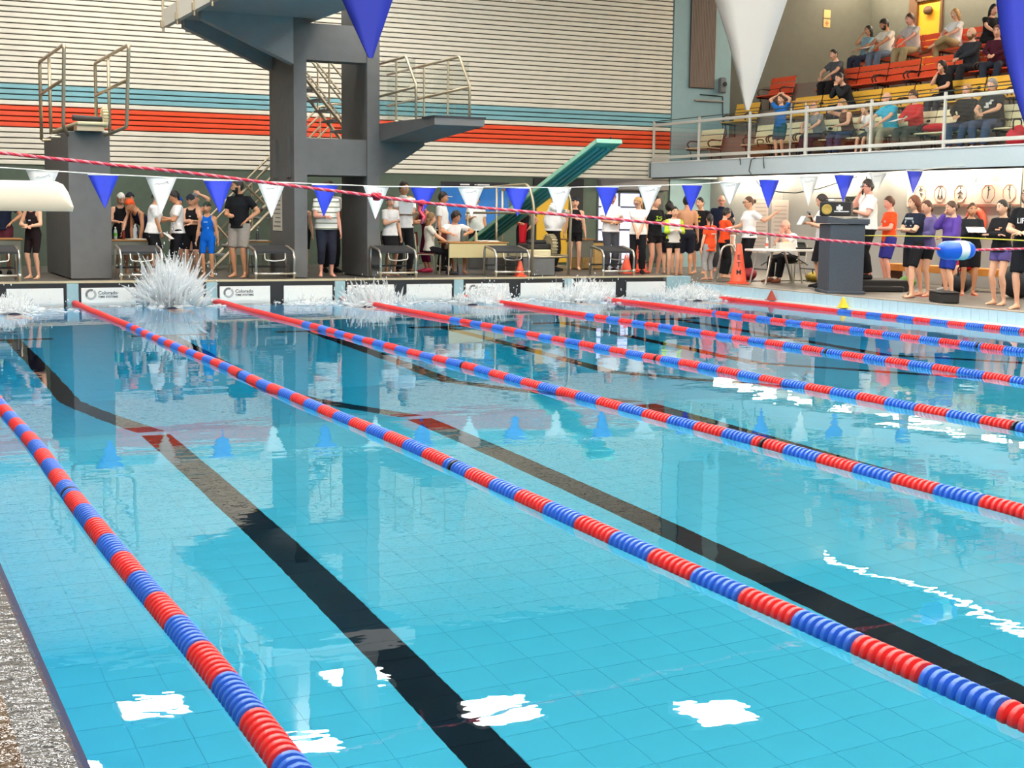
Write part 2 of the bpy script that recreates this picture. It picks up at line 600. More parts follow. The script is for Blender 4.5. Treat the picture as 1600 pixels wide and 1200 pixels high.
# ---- ceiling lamps (the pool reflects five of them)
m_lamp = mat('lamp_diffuser', (255, 250, 240), 0.5, emit=(255, 251, 244), estr=LAMP_W)
m_lampbox = mat('lamp_housing', (200, 200, 196), 0.5)
lamp0 = None
lamp_at = [(4.41, 3.4), (9.01, 3.5), (-2.4, .3), (-.2, -4.3), (4.4, -4.3), (9.0, -4.3), (2.2, .3), (6.81, .25), (11.2, .25), (15.4, -1.6)]  # the leftmost lamp and the row after it are added to brighten deep water
lamp_at += [(x, -7.5 - 3.2 * r) for r in range(9) for x in ([-0.2, 4.4, 9.0, 13.6] if r % 2 == 0 else [-2.4, 2.2, 6.8, 11.2, 15.7])]
for x, y in lamp_at:
    for _ in (0,):
        lab = 'square white ceiling lamp over the pool, some mirrored in the water, some added'
        if lamp0 is None:
            lamp0 = thing('ceiling_light', lab, 'lamp', (x, y, ZC), 0, 'ceiling lamps over the pool')
            MB().bevbox((0, 0, -0.06), (1.5, 1.4, 0.12), 0.02).build('housing', m_lampbox, lamp0)
            MB().bbox(-0.68, 0.68, -0.62, 0.62, -0.14, -0.122).build('diffuser', m_lamp, lamp0)
        else:
            copy_tree(lamp0, loc=(x, y, ZC))
m_tubelight = mat('strip_tube', (255, 246, 230), 0.5, emit=(255, 240, 214), estr=STRIP_W)
for i in range(8):
    y = 4.9 - 3.4 * i
    t = thing('strip_light', 'white strip lamp under the gallery along the wall', 'lamp', (XW - 0.24, y, 2.93), 0, 'strip lamps under the gallery')
    MB().bevbox((0, 0, -0.025), (0.14, 2.9, 0.05), 0.01).build('housing', m_lampbox, t)
    MB().tube([(0, -1.42, -0.065), (0, 1.42, -0.065)], 0.022, 8).build('tube', m_tubelight, t)
for i in range(5):
    y = 5.4 - 3.6 * i
    t = thing('strip_light', 'long white strip lamp high on the wall over the gallery', 'lamp', (XG - 1.0, y, 8.45), 0, 'strip lamps over the gallery')
    MB().bevbox((0, 0, 0.04), (0.2, 3.5, 0.08), 0.01).build('housing', m_lampbox, t)
    MB().tube([(0, -1.75, -0.02), (0, 1.75, -0.02)], 0.03, 8).build('tube', m_tubelight, t)
# ================================================================== FIXED EQUIPMENT
# ---- doorway in the far wall: glazed door with daylight behind, roller housing above, dark leaf beside
m_day = mat('daylight_pane', (214, 214, 244), 0.4, emit=(206, 208, 246), estr=0.75)
m_frame = mat('door_frame_dark', (52, 62, 60), 0.5)
m_greyhood = mat('hood_grey', (104, 100, 100), 0.5)
w = struct('window_1', MB().bbox(DX0, DX0 + 0.05, YW - 0.02, YW + 0.1, ZF, DZ).bbox(DX1 - 0.05, DX1, YW - 0.02, YW + 0.1, ZF, DZ).bbox(DX0 + 0.05, DX1 - 0.05, YW - 0.02, YW + 0.1, DZ - 0.05, DZ), m_frame)
for j, (z0, z1) in enumerate(((ZF, 1.25), (1.29, 1.86), (1.90, DZ - 0.06))):
    for k in range(2):
        xa = DX0 + 0.06 + k * 0.66
        MB().bbox(xa, xa + 0.63, YW + 0.06, YW + 0.09, z0, z1).build('pane', m_day, w)
MB().bbox(DX0 + 0.05, DX1 - 0.05, YW + 0.02, YW + 0.09, 1.86, 1.90).bbox(DX0 + 0.05, DX1 - 0.05, YW + 0.02, YW + 0.09, 1.25, 1.29).bbox(DX0 + 0.685, DX0 + 0.725, YW + 0.02, YW + 0.09, ZF, DZ - .05).build('mullion', m_frame, w)
struct('trim_roller_housing', MB().bevbox((18.1, YW - 0.12, 2.47), (2.1, 0.26, 0.30), 0.03), m_greyhood)
d2 = struct('door_2', MB().bevbox((18.80, YW - 0.02, 1.36), (0.62, 0.06, 1.93), 0.01), m_frame)
MB().tube(bend([(18.56, YW - 0.05, 1.35), (18.56, YW - 0.1, 1.35), (18.56, YW - 0.1, 1.55), (18.56, YW - 0.05, 1.55)], 0.03), 0.012, 6).build('handle', m_chrome, d2)

# yellow door leaf with a dark frame further left
m_yel = mat('door_yellow', (222, 176, 44), 0.5)
d1 = struct('door_1', MB().bbox(15.15, 15.24, YW - 0.05, YW, ZF, 2.52).bbox(16.2, 16.62, YW - 0.05, YW, ZF, 2.52).bbox(15.15, 16.62, YW - 0.07, YW, 2.42, 2.60), m_dark)
MB().bevbox((15.72, YW - 0.03, 1.40), (0.94, 0.05, 2.0), 0.01).build('leaf', m_yel, d1)
MB().tube([(16.05, YW - 0.10, 1.35), (16.16, YW - 0.10, 1.35)], 0.014, 6).tube([(16.14, YW - 0.1, 1.35), (16.14, YW - 0.05, 1.35)], 0.012, 6).build('handle', m_chrome, d1)

# orange door up in the gallery
m_odoor = mat('door_orange', (246, 168, 44), 0.5)
m_oframe = mat('door_frame_brown', (96, 66, 40), 0.6)
d3 = struct('door_3', MB().bbox(XG - 0.06, XG + 0.1, GDY1 - 0.06, GDY1 + 0.26, 5.0, 7.72).bbox(XG - 0.06, XG + 0.1, GDY0 - 0.08, GDY0, 5.0, 7.72).bbox(XG - 0.06, XG + 0.1, GDY0, GDY1, 7.6, 7.72), m_oframe)
MB().bevbox((XG + 0.05, (GDY0 + GDY1) / 2, 6.35), (0.05, GDY1 - GDY0, 2.5), 0.01).build('leaf', m_odoor, d3)
MB().ell((XG - 0.06, (GDY0 + GDY1) / 2 - 0.02, 7.33), (0.09, 0.17, 0.12), 10, 6).build('door_lamp', m_oframe, d3)

# blue banner on the far wall
m_ban = mat('banner_blue', (36, 120, 206), 0.5, noise=0.12, nscale=2)
m_bank = mat('banner_black', (28, 30, 40), 0.5)
m_ink = mat('print_white', (232, 232, 232), 0.6)
m_inkg = mat('print_grey', (128, 128, 130), 0.6)
bn = thing('banner', 'tall blue poster board with black top strip on the green wall', 'poster', (13.5, YW - 0.03, 1.3))
MB().bevbox((0, 0, 0.54), (1.9, 0.03, 1.12), 0.008).build('sheet', m_ban, bn)
MB().bbox(-0.95, 0.95, -0.022, 0.0, 1.02, 1.16).build('top_strip', m_bank, bn)
tx = MB()
for (x, z, w_, h_) in ((-0.3, 1.09, 0.26, 0.035), (0.0, 1.09, 0.06, 0.02), (0.22, 1.09, 0.34, 0.035), (-0.72, 0.78, 0.16, 0.02), (-0.6, 0.55, 0.16, 0.02)):
    tx.bbox(x - w_ / 2, x + w_ / 2, -0.027, -0.0225, z - h_ / 2, z + h_ / 2)
tx.build('print', m_ink, bn)
MB().bbox(0.72, 0.92, -0.027, -0.016, 0.10, 0.30).build('notice', m_ink, bn)

# ---- diving tower
m_concLit = mat('grey_concrete_bounce_lit', (156, 156, 156), 0.8, noise=0.05, nscale=4)  # concrete lightened for undersides, standing in for light bounced off the water
m_edge = mat('platform_edge_dark', (52, 54, 60), 0.8)
tw = thing('diving_tower', 'grey concrete diving tower with two platforms and steel rails', 'diving tower', (7.6, 1.3, ZF))
TW = Vector((7.6, 1.3, ZF))
def tpart(mb, name, m, par=None, smooth=False):
    mb.v = [(v[0] - TW.x, v[1] - TW.y, v[2] - TW.z) for v in mb.v]
    return mb.build(name, m, par or tw, smooth)
tpart(MB().bbox(6.75, 7.01, 0.5, 2.23, ZF, 8.9), 'fin_wall', m_conc)
tpart(MB().bbox(8.25, 8.51, 0.5, 2.10, ZF, 8.9), 'fin_wall', m_conc)
tpart(MB().bbox(7.01, 8.25, 0.55, 0.95, 4.60, 5.30), 'cross_beam', m_conc)
tpart(MB().bbox(7.01, 8.25, 0.55, 2.05, 2.39, 3.10), 'cross_beam', m_conc)
for y in (0.85, 1.75):
    tpart(MB().bevbox((6.73, y, 2.72), (0.06, 0.22, 0.78), 0.01), 'bearing_pad', m_conc)
# low platform on the right with tapering brackets, high platform on the left
tpart(MB().prism([(-2.38, 3.27), (-2.38, 3.41), (0.9, 3.43), (0.9, 3.12), (0.5, 3.08)], 'x', 8.52, 9.51), 'low_platform', m_conc)
tpart(MB().bbox(8.50, 9.53, -2.40, -1.8, 3.405, 3.435), 'edge_mat', m_edge)
for y in (0.5, 1.8):
    tpart(MB().prism([(8.51, 2.39), (9.47, 3.02), (9.47, 3.16), (8.51, 3.14)], 'y', y, y + 0.26), 'bracket', m_conc)
tpart(MB().bbox(4.80, 7.30, -4.6, 2.72, 5.38, 5.62), 'high_platform', m_concLit)
tpart(MB().bbox(4.72, 4.82, -4.6, 2.76, 5.30, 5.64), 'fascia_edge', mat('platform_fascia', (200, 196, 184), 0.6))
for y in (0.5, 1.97):
    tpart(MB().prism([(6.75, 4.50), (4.98, 5.24), (4.98, 5.38), (6.75, 5.38)], 'y', y, y + 0.26), 'bracket', m_concLit)
# low platform rails with glass
glassm = bpy.data.materials.new('clear_panel'); glassm.use_nodes = True
_n = glassm.node_tree; _n.nodes.clear()
_o = _n.nodes.new('ShaderNodeOutputMaterial'); _mx = _n.nodes.new('ShaderNodeMixShader'); _t = _n.nodes.new('ShaderNodeBsdfTransparent'); _g = _n.nodes.new('ShaderNodeBsdfGlossy')
_fr = _n.nodes.new('ShaderNodeFresnel')
_ge = _n.nodes.new('ShaderNodeNewGeometry'); _mr = _n.nodes.new('ShaderNodeMapRange'); _mr.inputs['To Min'].default_value = 1.45; _mr.inputs['To Max'].default_value = 1 / 1.45
_n.links.new(_ge.outputs['Backfacing'], _mr.inputs['Value']); _n.links.new(_mr.outputs['Result'], _fr.inputs['IOR'])
_t.inputs['Color'].default_value = (0.95, 0.97, 0.96, 1); _g.inputs['Roughness'].default_value = 0.03
_n.links.new(_fr.outputs[0], _mx.inputs[0]); _n.links.new(_t.outputs[0], _mx.inputs[1]); _n.links.new(_g.outputs[0], _mx.inputs[2]); _n.links.new(_mx.outputs[0], _o.inputs['Surface'])
MATS['clear_panel'] = glassm
RT = 0.026
for (x, yf, yt, yb) in ((8.57, -1.33, -0.79, 2.0), (9.45, -1.82, -1.32, 2.6)):
    tpart(MB().tube(bend([(x, yb, 4.60), (x, yt, 4.62), (x, yf, 4.06), (x, yf, 3.43)], 0.05), RT, 8).tube([(x, yb, 3.94), (x, yf, 4.02)], RT, 8), 'hand_rail', m_rail, None, True)
    for y in (yf + 1.05, yf + 2.3):
        tpart(MB().tube([(x, y, 3.36), (x, y, 4.60)], RT * 0.8, 8).bevbox((x, y, 3.40), (0.09, 0.09, 0.10), 0.01), 'rail_post', m_rail, None, False)
    tpart(MB().bbox(x - 0.006, x + 0.006, yf + 0.05, yb, 3.46, 4.54 if x < 9 else 4.5), 'rail_glass', glassm)
# high platform rails
for y in (2.7, 1.35, -0.1, -1.5, -2.9, -4.3):
    tpart(MB().tube([(4.72, y, 5.2), (4.72, y, 6.5)], RT, 8).bevbox((4.71, y, 5.36), (0.09, 0.09, 0.16), 0.01), 'rail_post', m_rail)
tpart(MB().tube([(4.72, 2.7, 6.5), (4.72, -4.5, 6.5)], RT, 8).tube([(4.72, 2.7, 5.98), (4.72, -4.5, 5.98)], RT, 8), 'hand_rail', m_rail, None, True)
tpart(MB().tube([(4.72, 2.7, 6.5), (6.75, 2.7, 6.5)], RT, 8).tube([(4.72, 2.7, 5.98), (6.75, 2.7, 5.98)], RT, 8), 'hand_rail', m_rail, None, True)
# paper with rows of print stuck on the left fin
tpart(MB().bbox(6.738, 6.748, 1.35, 2.0, 1.28, 2.12), 'notice_sheet', mat('paper_cream', (222, 218, 200), 0.8))
nt_ = MB()
for i in range(9):
    nt_.bbox(6.733, 6.7375, 1.43, 1.92 - 0.06 * (i % 3), 1.36 + i * 0.085, 1.385 + i * 0.085)
tpart(nt_, 'notice_print', m_inkg)

# stair behind the tower: two flights with strings, treads and rails
st = bpy.data.objects.new('steel_stair', None); COL.objects.link(st); st.parent = tw; st['label'] = 'steel stair with pale rails behind the tower'
SO = TW
def spart(mb, name, m, smooth=False):
    mb.v = [(v[0] - SO.x, v[1] - SO.y, v[2] - SO.z) for v in mb.v]
    return mb.build(name, m, st, smooth)
def flight(x0, z0, x1, z1, ya, yb, n):
    dx, dz = (x1 - x0), (z1 - z0)
    for y in (ya, yb):
        spart(MB().tube([(x0, y, z0), (x1, y, z1)], 0.04, 6), 'string', m_rail)
        spart(MB().tube(bend([(x0, y, z0 + 0.1), (x0, y, z0 + 1.0), (x1, y, z1 + 1.0), (x1 + 0.3 * (1 if dx > 0 else -1), y, z1 + 1.0)], 0.06), 0.024, 8).tube([(x0 + dx * .03, y, z0 + 0.55), (x1, y, z1 + 0.55)], 0.02, 8), 'hand_rail', m_rail, True)
        for t in (0.33, 0.66, 1.0):
            spart(MB().tube([(x0 + dx * t, y, z0 + dz * t), (x0 + dx * t, y, z0 + dz * t + 1.0)], 0.02, 6), 'baluster', m_rail)
    for i in range(n):
        t = (i + 0.5) / n
        spart(MB().bevbox((x0 + dx * t, (ya + yb) / 2, z0 + dz * t), (0.24, abs(yb - ya), 0.04), 0.008), 'tread', m_concLit)
flight(6.0, ZF, 8.7, 3.05, 4.2, 5.0, 13)
flight(8.9, 3.10, 6.9, 5.40, 2.9, 3.7, 11)
spart(MB().bbox(8.5, 9.9, 2.2, 5.1, 3.0, 3.12), 'landing', m_concLit)
spart(MB().bbox(5.4, 6.95, 2.72, 3.8, 5.36, 5.46), 'landing', m_concLit)
# cross braces beside the lower flight
spart(MB().tube([(6.65, 4.15, 2.32), (7.15, 4.15, 1.82)], 0.03, 6), 'brace', m_rail)
spart(MB().tube([(6.0, 4.15, 1.45), (6.35, 4.15, 1.05)], 0.03, 6), 'brace', m_rail)

tw.location = TW + Vector((0.072, 0.24, 0))
# ---- concrete pier with the 3 m springboard stand
pr_ = thing('springboard_pier', 'broad grey concrete pier carrying a high springboard between tall rails', 'diving board', (2.96, 2.4, ZF))
PO = Vector((2.96, 2.4, ZF))
def ppart(mb, name, m, smooth=False):
    mb.v = [(v[0] - PO.x, v[1] - PO.y, v[2] - PO.z) for v in mb.v]
    return mb.build(name, m, pr_, smooth)
ppart(MB().bevbox((2.965, 2.45, (ZF + 3.08) / 2), (0.75, 3.3, 3.08 - ZF), 0.012), 'pier', m_conc)
m_cream = mat('cream_board', (222, 208, 168), 0.5)
m_blk = mat('black_rubber', (32, 30, 30), 0.55)
ppart(MB().bevbox((2.98, 2.2, 3.21), (0.54, 3.6, 0.06), 0.015), 'board', m_cream)
ppart(MB().bbox(2.72, 3.2, 0.5, 0.9, 3.08, 3.18), 'fulcrum_base', m_rail)
ppart(MB().tube([(2.66, 0.6, 3.31), (3.17, 0.6, 3.29)], 0.055, 10), 'roller', m_blk)
wh = MB()
for k in range(20):
    a = 2 * PI * k / 20
    wh.box((3.22, 0.6 + 0.17 * math.cos(a), 3.33 + 0.17 * math.sin(a)), (0.09, 0.05, 0.03), 0, Matrix.Rotation(a, 3, 'X'))
wh.lathe([(0.05, -0.04), (0.165, -0.035), (0.165, 0.035), (0.05, 0.04)], (3.22, 0.6, 3.33), 20, 0, Matrix.Rotation(PI / 2, 3, 'Y'))
ppart(wh, 'hand_wheel', m_cream)
for (x, yf, yb, sgn) in ((2.42, -0.30, 3.06, 1), (3.42, -0.85, 2.75, -1)):
    ppart(MB().tube(bend([(x, yb, 3.0), (x, yb, 4.5), (x, yf, 4.5), (x, yf + 0.35, 3.12), (x + 0.22 * sgn, yf + 1.3, 3.0)], 0.09, 6), 0.032, 8).tube([(x, yb, 3.88), (x, yf + 0.16, 3.92)], 0.03, 8), 'side_rail', m_rail, True)
    ppart(MB().tube([(x, (yf + yb) / 2 + 0.3, 3.05), (x, (yf + yb) / 2 + 0.3, 4.5)], 0.03, 8), 'rail_post', m_rail, True)
    for yy in (yb, (yf + yb) / 2 + 0.3):
        ppart(MB().tube([(x, yy, 3.0), (x + 0.24 * sgn, yy, 3.0)], 0.03, 8), 'rail_bracket', m_rail)

# ---- 1 m springboard stand with its board lifted
sb = thing('springboard_stand', 'green springboard tilted up between bent steel rails', 'diving board', (12.2, 2.0, ZF))
BO = Vector((12.2, 2.0, ZF))
def bpart(mb, name, m, smooth=False):
    mb.v = [(v[0] - BO.x, v[1] - BO.y, v[2] - BO.z) for v in mb.v]
    return mb.build(name, m, sb, smooth)
m_grn = mat('board_green', (84, 190, 164), 0.45)
m_grnl = mat('board_edge_green', (150, 206, 178), 0.45)
m_teal = mat('board_underside_teal', (66, 168, 170), 0.5)
bx0, bx1 = 12.02, 12.58
ya, za, yb, zb = 4.3, 1.00, -1.95, 3.12
dl_ = math.hypot(yb - ya, zb - za); ty, tz = (yb - ya) / dl_, (zb - za) / dl_
nyv, nzv = -tz, ty                      # pointing down and forward from the board's underside
if nzv > 0: nyv, nzv = -nyv, -nzv
def along(s0, s1, x0, x1, d0, d1):
    """box along the tilted board: s along, d below its top face"""
    vs = []
    for s in (s0, s1):
        for x in (x0, x1):
            for d in (d0, d1):
                vs.append((x, ya + ty * s + nyv * d, za + tz * s + nzv * d))
    return vs, [(0, 1, 3, 2), (4, 6, 7, 5), (0, 4, 5, 1), (2, 3, 7, 6), (0, 2, 6, 4), (1, 5, 7, 3)]
bpart(MB().add(*along(0, dl_, bx0 + 0.03, bx1 - 0.03, 0.0, 0.045)), 'board', m_grn)
bpart(MB().add(*along(0, dl_, bx0, bx0 + 0.03, -0.01, 0.07)).add(*along(0, dl_, bx1 - 0.03, bx1, -0.01, 0.07)).add(*along(dl_ - 0.02, dl_ + 0.02, bx0, bx1, -0.01, 0.07)), 'edge_strip', m_grnl)
for x in (bx0 + 0.12, (bx0 + bx1) / 2 - 0.035, bx1 - 0.19):
    bpart(MB().add(*along(0.05, dl_ - 0.25, x, x + 0.07, 0.045, 0.10)), 'rib', m_teal)
bpart(MB().bevbox((12.07, 1.2, (ZF + 0.76) / 2), (0.76, 1.3, 0.76 - ZF), 0.01), 'plinth', m_conc)
bpart(MB().bevbox((12.05, 0.95, 0.85), (0.66, 0.7, 0.16), 0.015), 'cream_base', m_cream)
bpart(MB().bevbox((12.18, 1.0, 0.99), (0.58, 0.5, 0.12), 0.02).tube([(12.0, 0.98, 1.07), (12.42, 0.98, 1.07)], 0.06, 10).ell((12.02, 0.9, 1.08), (0.07, 0.07, 0.06), 8, 6), 'fulcrum', m_blk)
w2 = MB()
for k in range(22):
    a = 2 * PI * k / 22
    w2.box((12.5, 0.9 + 0.235 * math.cos(a), 1.0 + 0.235 * math.sin(a)), (0.13, 0.05, 0.035), 0, Matrix.Rotation(a, 3, 'X'))
w2.lathe([(0.06, -0.055), (0.23, -0.05), (0.23, 0.05), (0.06, 0.055)], (12.5, 0.9, 1.0), 22, 0, Matrix.Rotation(PI / 2, 3, 'Y'))
bpart(w2, 'hand_wheel', mat('wheel_tan', (170, 156, 122), 0.5))
for y in (3.2, 4.2):
    bpart(MB().bevbox((12.3, y, (ZF + 1.0) / 2), (0.5, 0.12, 0.6), 0.01), 'rear_stand', m_conc)
for x, off in ((11.9, 0.0), (12.78, 0.0)):
    bpart(MB().tube(bend([(x, 4.0, 2.22), (x, 0.75, 2.30), (x, 0.48, 1.9), (x, 0.55, ZF)], 0.2, 6), 0.03, 8).tube([(x, 4.0, 1.68), (x, 0.52, 1.70)], 0.026, 8), 'side_rail', m_rail, True)
    for y in (2.35, 3.95):
        bpart(MB().tube([(x, y, ZF), (x, y, 2.24)], 0.026, 8), 'rail_post', m_rail, True)
    bpart(MB().bevbox((x, 1.9 if x < 12.5 else 0.95, 1.74), (0.05, 0.5, 0.09), 0.015), 'rail_pad', m_whiteplastic)
bpart(MB().tube([(11.9, 0.55, 0.78), (12.78, 0.55, 0.78)], 0.024, 8).tube([(12.78, 0.6, 0.80), (12.78, 3.9, 0.80)], 0.024, 8), 'cross_rail', m_rail, True)
bpart(MB().tube([(12.34, -1.93, 3.12), (12.34, -1.96, 3.17)], 0.02, 6), 'tip_stud', m_blk)

# ================================================================== THE GALLERY
TZ = [3.02, 3.72, 4.42, 5.15]          # floors of its steps
gal = MB()
gal.bbox(18.62, XG, -34, 6.86, 2.93, TZ[0])
for k, x in ((1, 20.0), (2, 20.85), (3, 21.7)):
    gal.bbox(x, XG, -34, 6.4, TZ[k - 1], TZ[k])
m_step = mat('step_concrete', (142, 126, 114), 0.75, noise=0.06)
struct('floor_gallery', gal, m_step)
fa = MB().bbox(18.46, 18.62, -34, 6.86, 2.67, 3.05).bbox(18.46, 20.6, 6.80, 6.92, 2.67, 3.05)
struct('trim_gallery_fascia', fa, m_fascia)
struct('trim_gallery_curb', MB().bbox(18.44, 18.66, -34, 6.9, 3.05, 3.075), mat('curb_white', (226, 228, 226), 0.6))
struct('trim_gallery_soffit', MB().bbox(18.50, 18.66, -34, 6.8, 2.64, 2.67), m_dark)

# front rail: posts, two rails, glass panes
m_railw = mat('rail_white_paint', (206, 206, 198), 0.4)
gr = thing('gallery_rail', 'white rail with glass panes along the front of the spectator gallery', 'railing', (18.55, 0, 3.05))
GP = 2.22
ys = [6.82 - GP * i for i in range(9)]
for i, y in enumerate(ys):
    MB().bevbox((0, y, 0.55), (0.06, 0.055, 1.12), 0.008).build('post', m_railw, gr)
    if i < len(ys) - 1:
        yb_ = ys[i + 1]
        MB().bbox(-0.008, 0.008, yb_ + 0.04, y - 0.04, 0.17, 0.98).build('pane', glassm, gr)
for z in (1.0, 0.14):
    MB().bevbox((0, (ys[0] + ys[-1]) / 2, z), (0.055, ys[0] - ys[-1], 0.075), 0.012).build('rail', m_railw, gr)
MB().tube([(0.0, 6.82, 1.10), (0.35, -11, 1.18)], 0.012, 6).build('top_wire', m_frame, gr)
# short guard hoop further back on the aisle
hp = thing('aisle_rail', 'small white guard rail standing in the gallery aisle', 'railing', (19.15, 1.3, TZ[0]))
for y in (-0.28, 0.28):
    MB().tube([(0, y, 0), (0, y, 1.35)], 0.022, 8).build('post', m_railw, hp)
MB().tube([(0, -0.8, 1.30), (0, 0.8, 1.36)], 0.03, 8).build('hand_rail', mat('wood_rail', (186, 140, 84), 0.5), hp)

# benches
m_iron = mat('bench_iron', (58, 44, 40), 0.5)
BC = {'cream': mat('slat_cream', (240, 232, 190), 0.45, noise=0.04), 'yellow': mat('slat_yellow', (238, 184, 62), 0.45, noise=0.04), 'orange': mat('slat_orange', (236, 86, 46), 0.45, noise=0.04)}
def make_bench(colour):
    t = thing('gallery_bench', '', 'bench')
    m = BC[colour]
    W_ = 1.06
    slat = MB().bevbox((0, 0, 0), (0.135, W_, 0.03), 0.006).build('slat', m, t)
    slat.location = (0.06, 0, 0.435)
    for (x, z, a) in ((0.205, 0.425, 0.06), (0.35, 0.415, 0.06)):
        s = link('slat', slat.data, t); s.location = (x, 0, z); s.rotation_euler = (0, a, 0)
    for k in range(3):
        s = link('slat', slat.data, t)
        s.location = (0.435 + 0.035 * k, 0, 0.56 + 0.155 * k); s.rotation_euler = (0, -PI / 2 + 0.22, 0)
    fr = MB()
    y = W_ / 2 - 0.03
    fr.tube(bend([(0.44, y, 0.0), (0.44, y, 0.4), (0.56, y, 0.95)], 0.08, 4), 0.02, 6)
    fr.tube(bend([(0.02, y, 0.40), (0.40, y, 0.39)], 0.05, 3), 0.02, 6)
    fr.tube(bend([(0.46, y, 0.62), (0.12, y, 0.64), (0.02, y, 0.55), (0.12, y, 0.42), (0.18, y, 0.12), (0.06, y, 0.0)], 0.1, 5), 0.018, 6)
    f0 = fr.build('iron_frame', m_iron, t, True)
    f1 = link('iron_frame', f0.data, t); f1.location = (0, -2 * y, 0)
    return t
BX = {'cream': (19.4, TZ[0]), 'yellow': (20.25, TZ[1]), 'orange': (21.1, TZ[2])}
BY = {'cream': [6.05, 3.46, 2.37, 1.28, 0.19, -0.90, -1.99, -3.08, -4.17, -5.26],
      'yellow': [5.68, 3.06, 1.95, 0.84, -0.27, -1.38, -2.49, -3.60, -4.71, -5.8],
      'orange': [5.32, 2.76, 1.65, 0.54, -0.60, -1.71, -2.82, -3.93, -5.04, -6.1]}
NTH = ['', 'second', 'third', 'fourth', 'fifth', 'sixth', 'seventh', 'eighth', 'ninth', 'tenth']
for colr in ('cream', 'yellow', 'orange'):
    b0 = None
    for i, y in enumerate(BY[colr]):
        lab = ('%s slatted bench standing alone at the pilaster end of its row' % colr) if i == 0 else ('%s slatted bench, %s from the pilaster in its row' % (colr, NTH[i]))
        if b0 is None:
            b0 = make_bench(colr); b0.location = (BX[colr][0], y, BX[colr][1]); b0['label'] = lab; b0['group'] = colr + ' benches in the gallery'
        else:
            copy_tree(b0, loc=(BX[colr][0], y, BX[colr][1]), label=lab)
# bench along the top step for the last row (its front shows only between the spectators)
b0 = None
for i, y in enumerate((2.9, 1.8, 0.7, -0.4, -1.5, -2.6)):
    if b0 is None:
        b0 = make_bench('orange'); b0.location = (22.2, y, TZ[3]); b0['group'] = 'benches on the top step'; b0['label'] = 'orange slatted bench on the top step, farthest from the rail'
    else:
        copy_tree(b0, loc=(22.2, y, TZ[3]), label='orange top step bench, %s from the grey wall corner' % NTH[i])

# things on the pilaster and the gallery wall
gp = thing('speaker_grille', 'tall brown slatted grille on the pale blue pilaster', 'grille', (20.2, YW - 0.08, 5.13))
MB().bbox(-0.40, 0.40, -0.02, 0.025, 0.0, 3.8).build('backing', mat('grille_backing', (92, 82, 76), 0.8), gp)
sl = None
for i in range(16):
    x = -0.375 + i * 0.05
    if sl is None:
        o = MB().bevbox((0, -0.03, 1.9), (0.034, 0.03, 3.78), 0.006).build('slat', mat('grille_slat', (146, 128, 116), 0.7), gp); sl = o.data; o.location = (x, 0, 0)
    else:
        link('slat', sl, gp, loc=(x, 0, 0))
cm = thing('wall_camera', 'grey camera housing on a bracket at the pilaster edge', 'camera', (20.78, YW - 0.05, 5.22))
MB().bevbox((0, -0.16, 0), (0.17, 0.2, 0.42), 0.03).build('housing', mat('housing_grey', (120, 122, 124), 0.5), cm)
MB().lathe([(0.05, 0), (0.06, 0.05), (0.045, 0.06)], (0, -0.26, 0.03), 10, 0, Matrix.Rotation(PI / 2, 3, 'X')).build('lens', m_blk, cm)
MB().tube([(0, 0.0, -0.12), (0, -0.12, -0.12)], 0.025, 6).tube([(0.12, -0.02, -0.28), (-0.62, -0.02, -0.26)], 0.016, 6).tube([(0.12, -0.02, -0.3), (0.16, -0.02, -1.35)], 0.014, 6).build('bracket', m_frame, cm)
ps = thing('pilaster_shelf', 'thin beige bar fixed across the pilaster under the camera', 'bar', (20.45, YW - 0.09, 4.80))
MB().bevbox((0, 0, 0), (0.95, 0.06, 0.045), 0.01).build('bar', mat('bar_beige', (176, 168, 156), 0.6), ps)
MB().bbox(-0.3, -0.26, 0, 0.06, -0.02, 0.02).bbox(0.26, 0.3, 0, 0.06, -0.02, 0.02).build('fixing', m_frame, ps)
for z, lab, lit in ((7.42, 'upper of two small square notices on the gallery wall', 0), (7.16, 'lower of two small square notices on the gallery wall', 1)):
    n_ = thing('wall_notice', lab, 'notice', (24.45, YW + 0.09, z), 0, 'notices on the gallery wall')
    MB().bevbox((0, 0, 0), (0.24, 0.02, 0.23), 0.005).build('sheet', mat('notice_tan', (224, 184, 120), 0.7), n_)
    if lit:
        MB().bbox(-0.06, 0.06, -0.014, -0.0102, -0.02, 0.02).bbox(-0.02, 0.02, -0.014, -0.0102, -0.07, 0.07).build('print', mat('notice_print', (190, 120, 70), 0.7), n_)

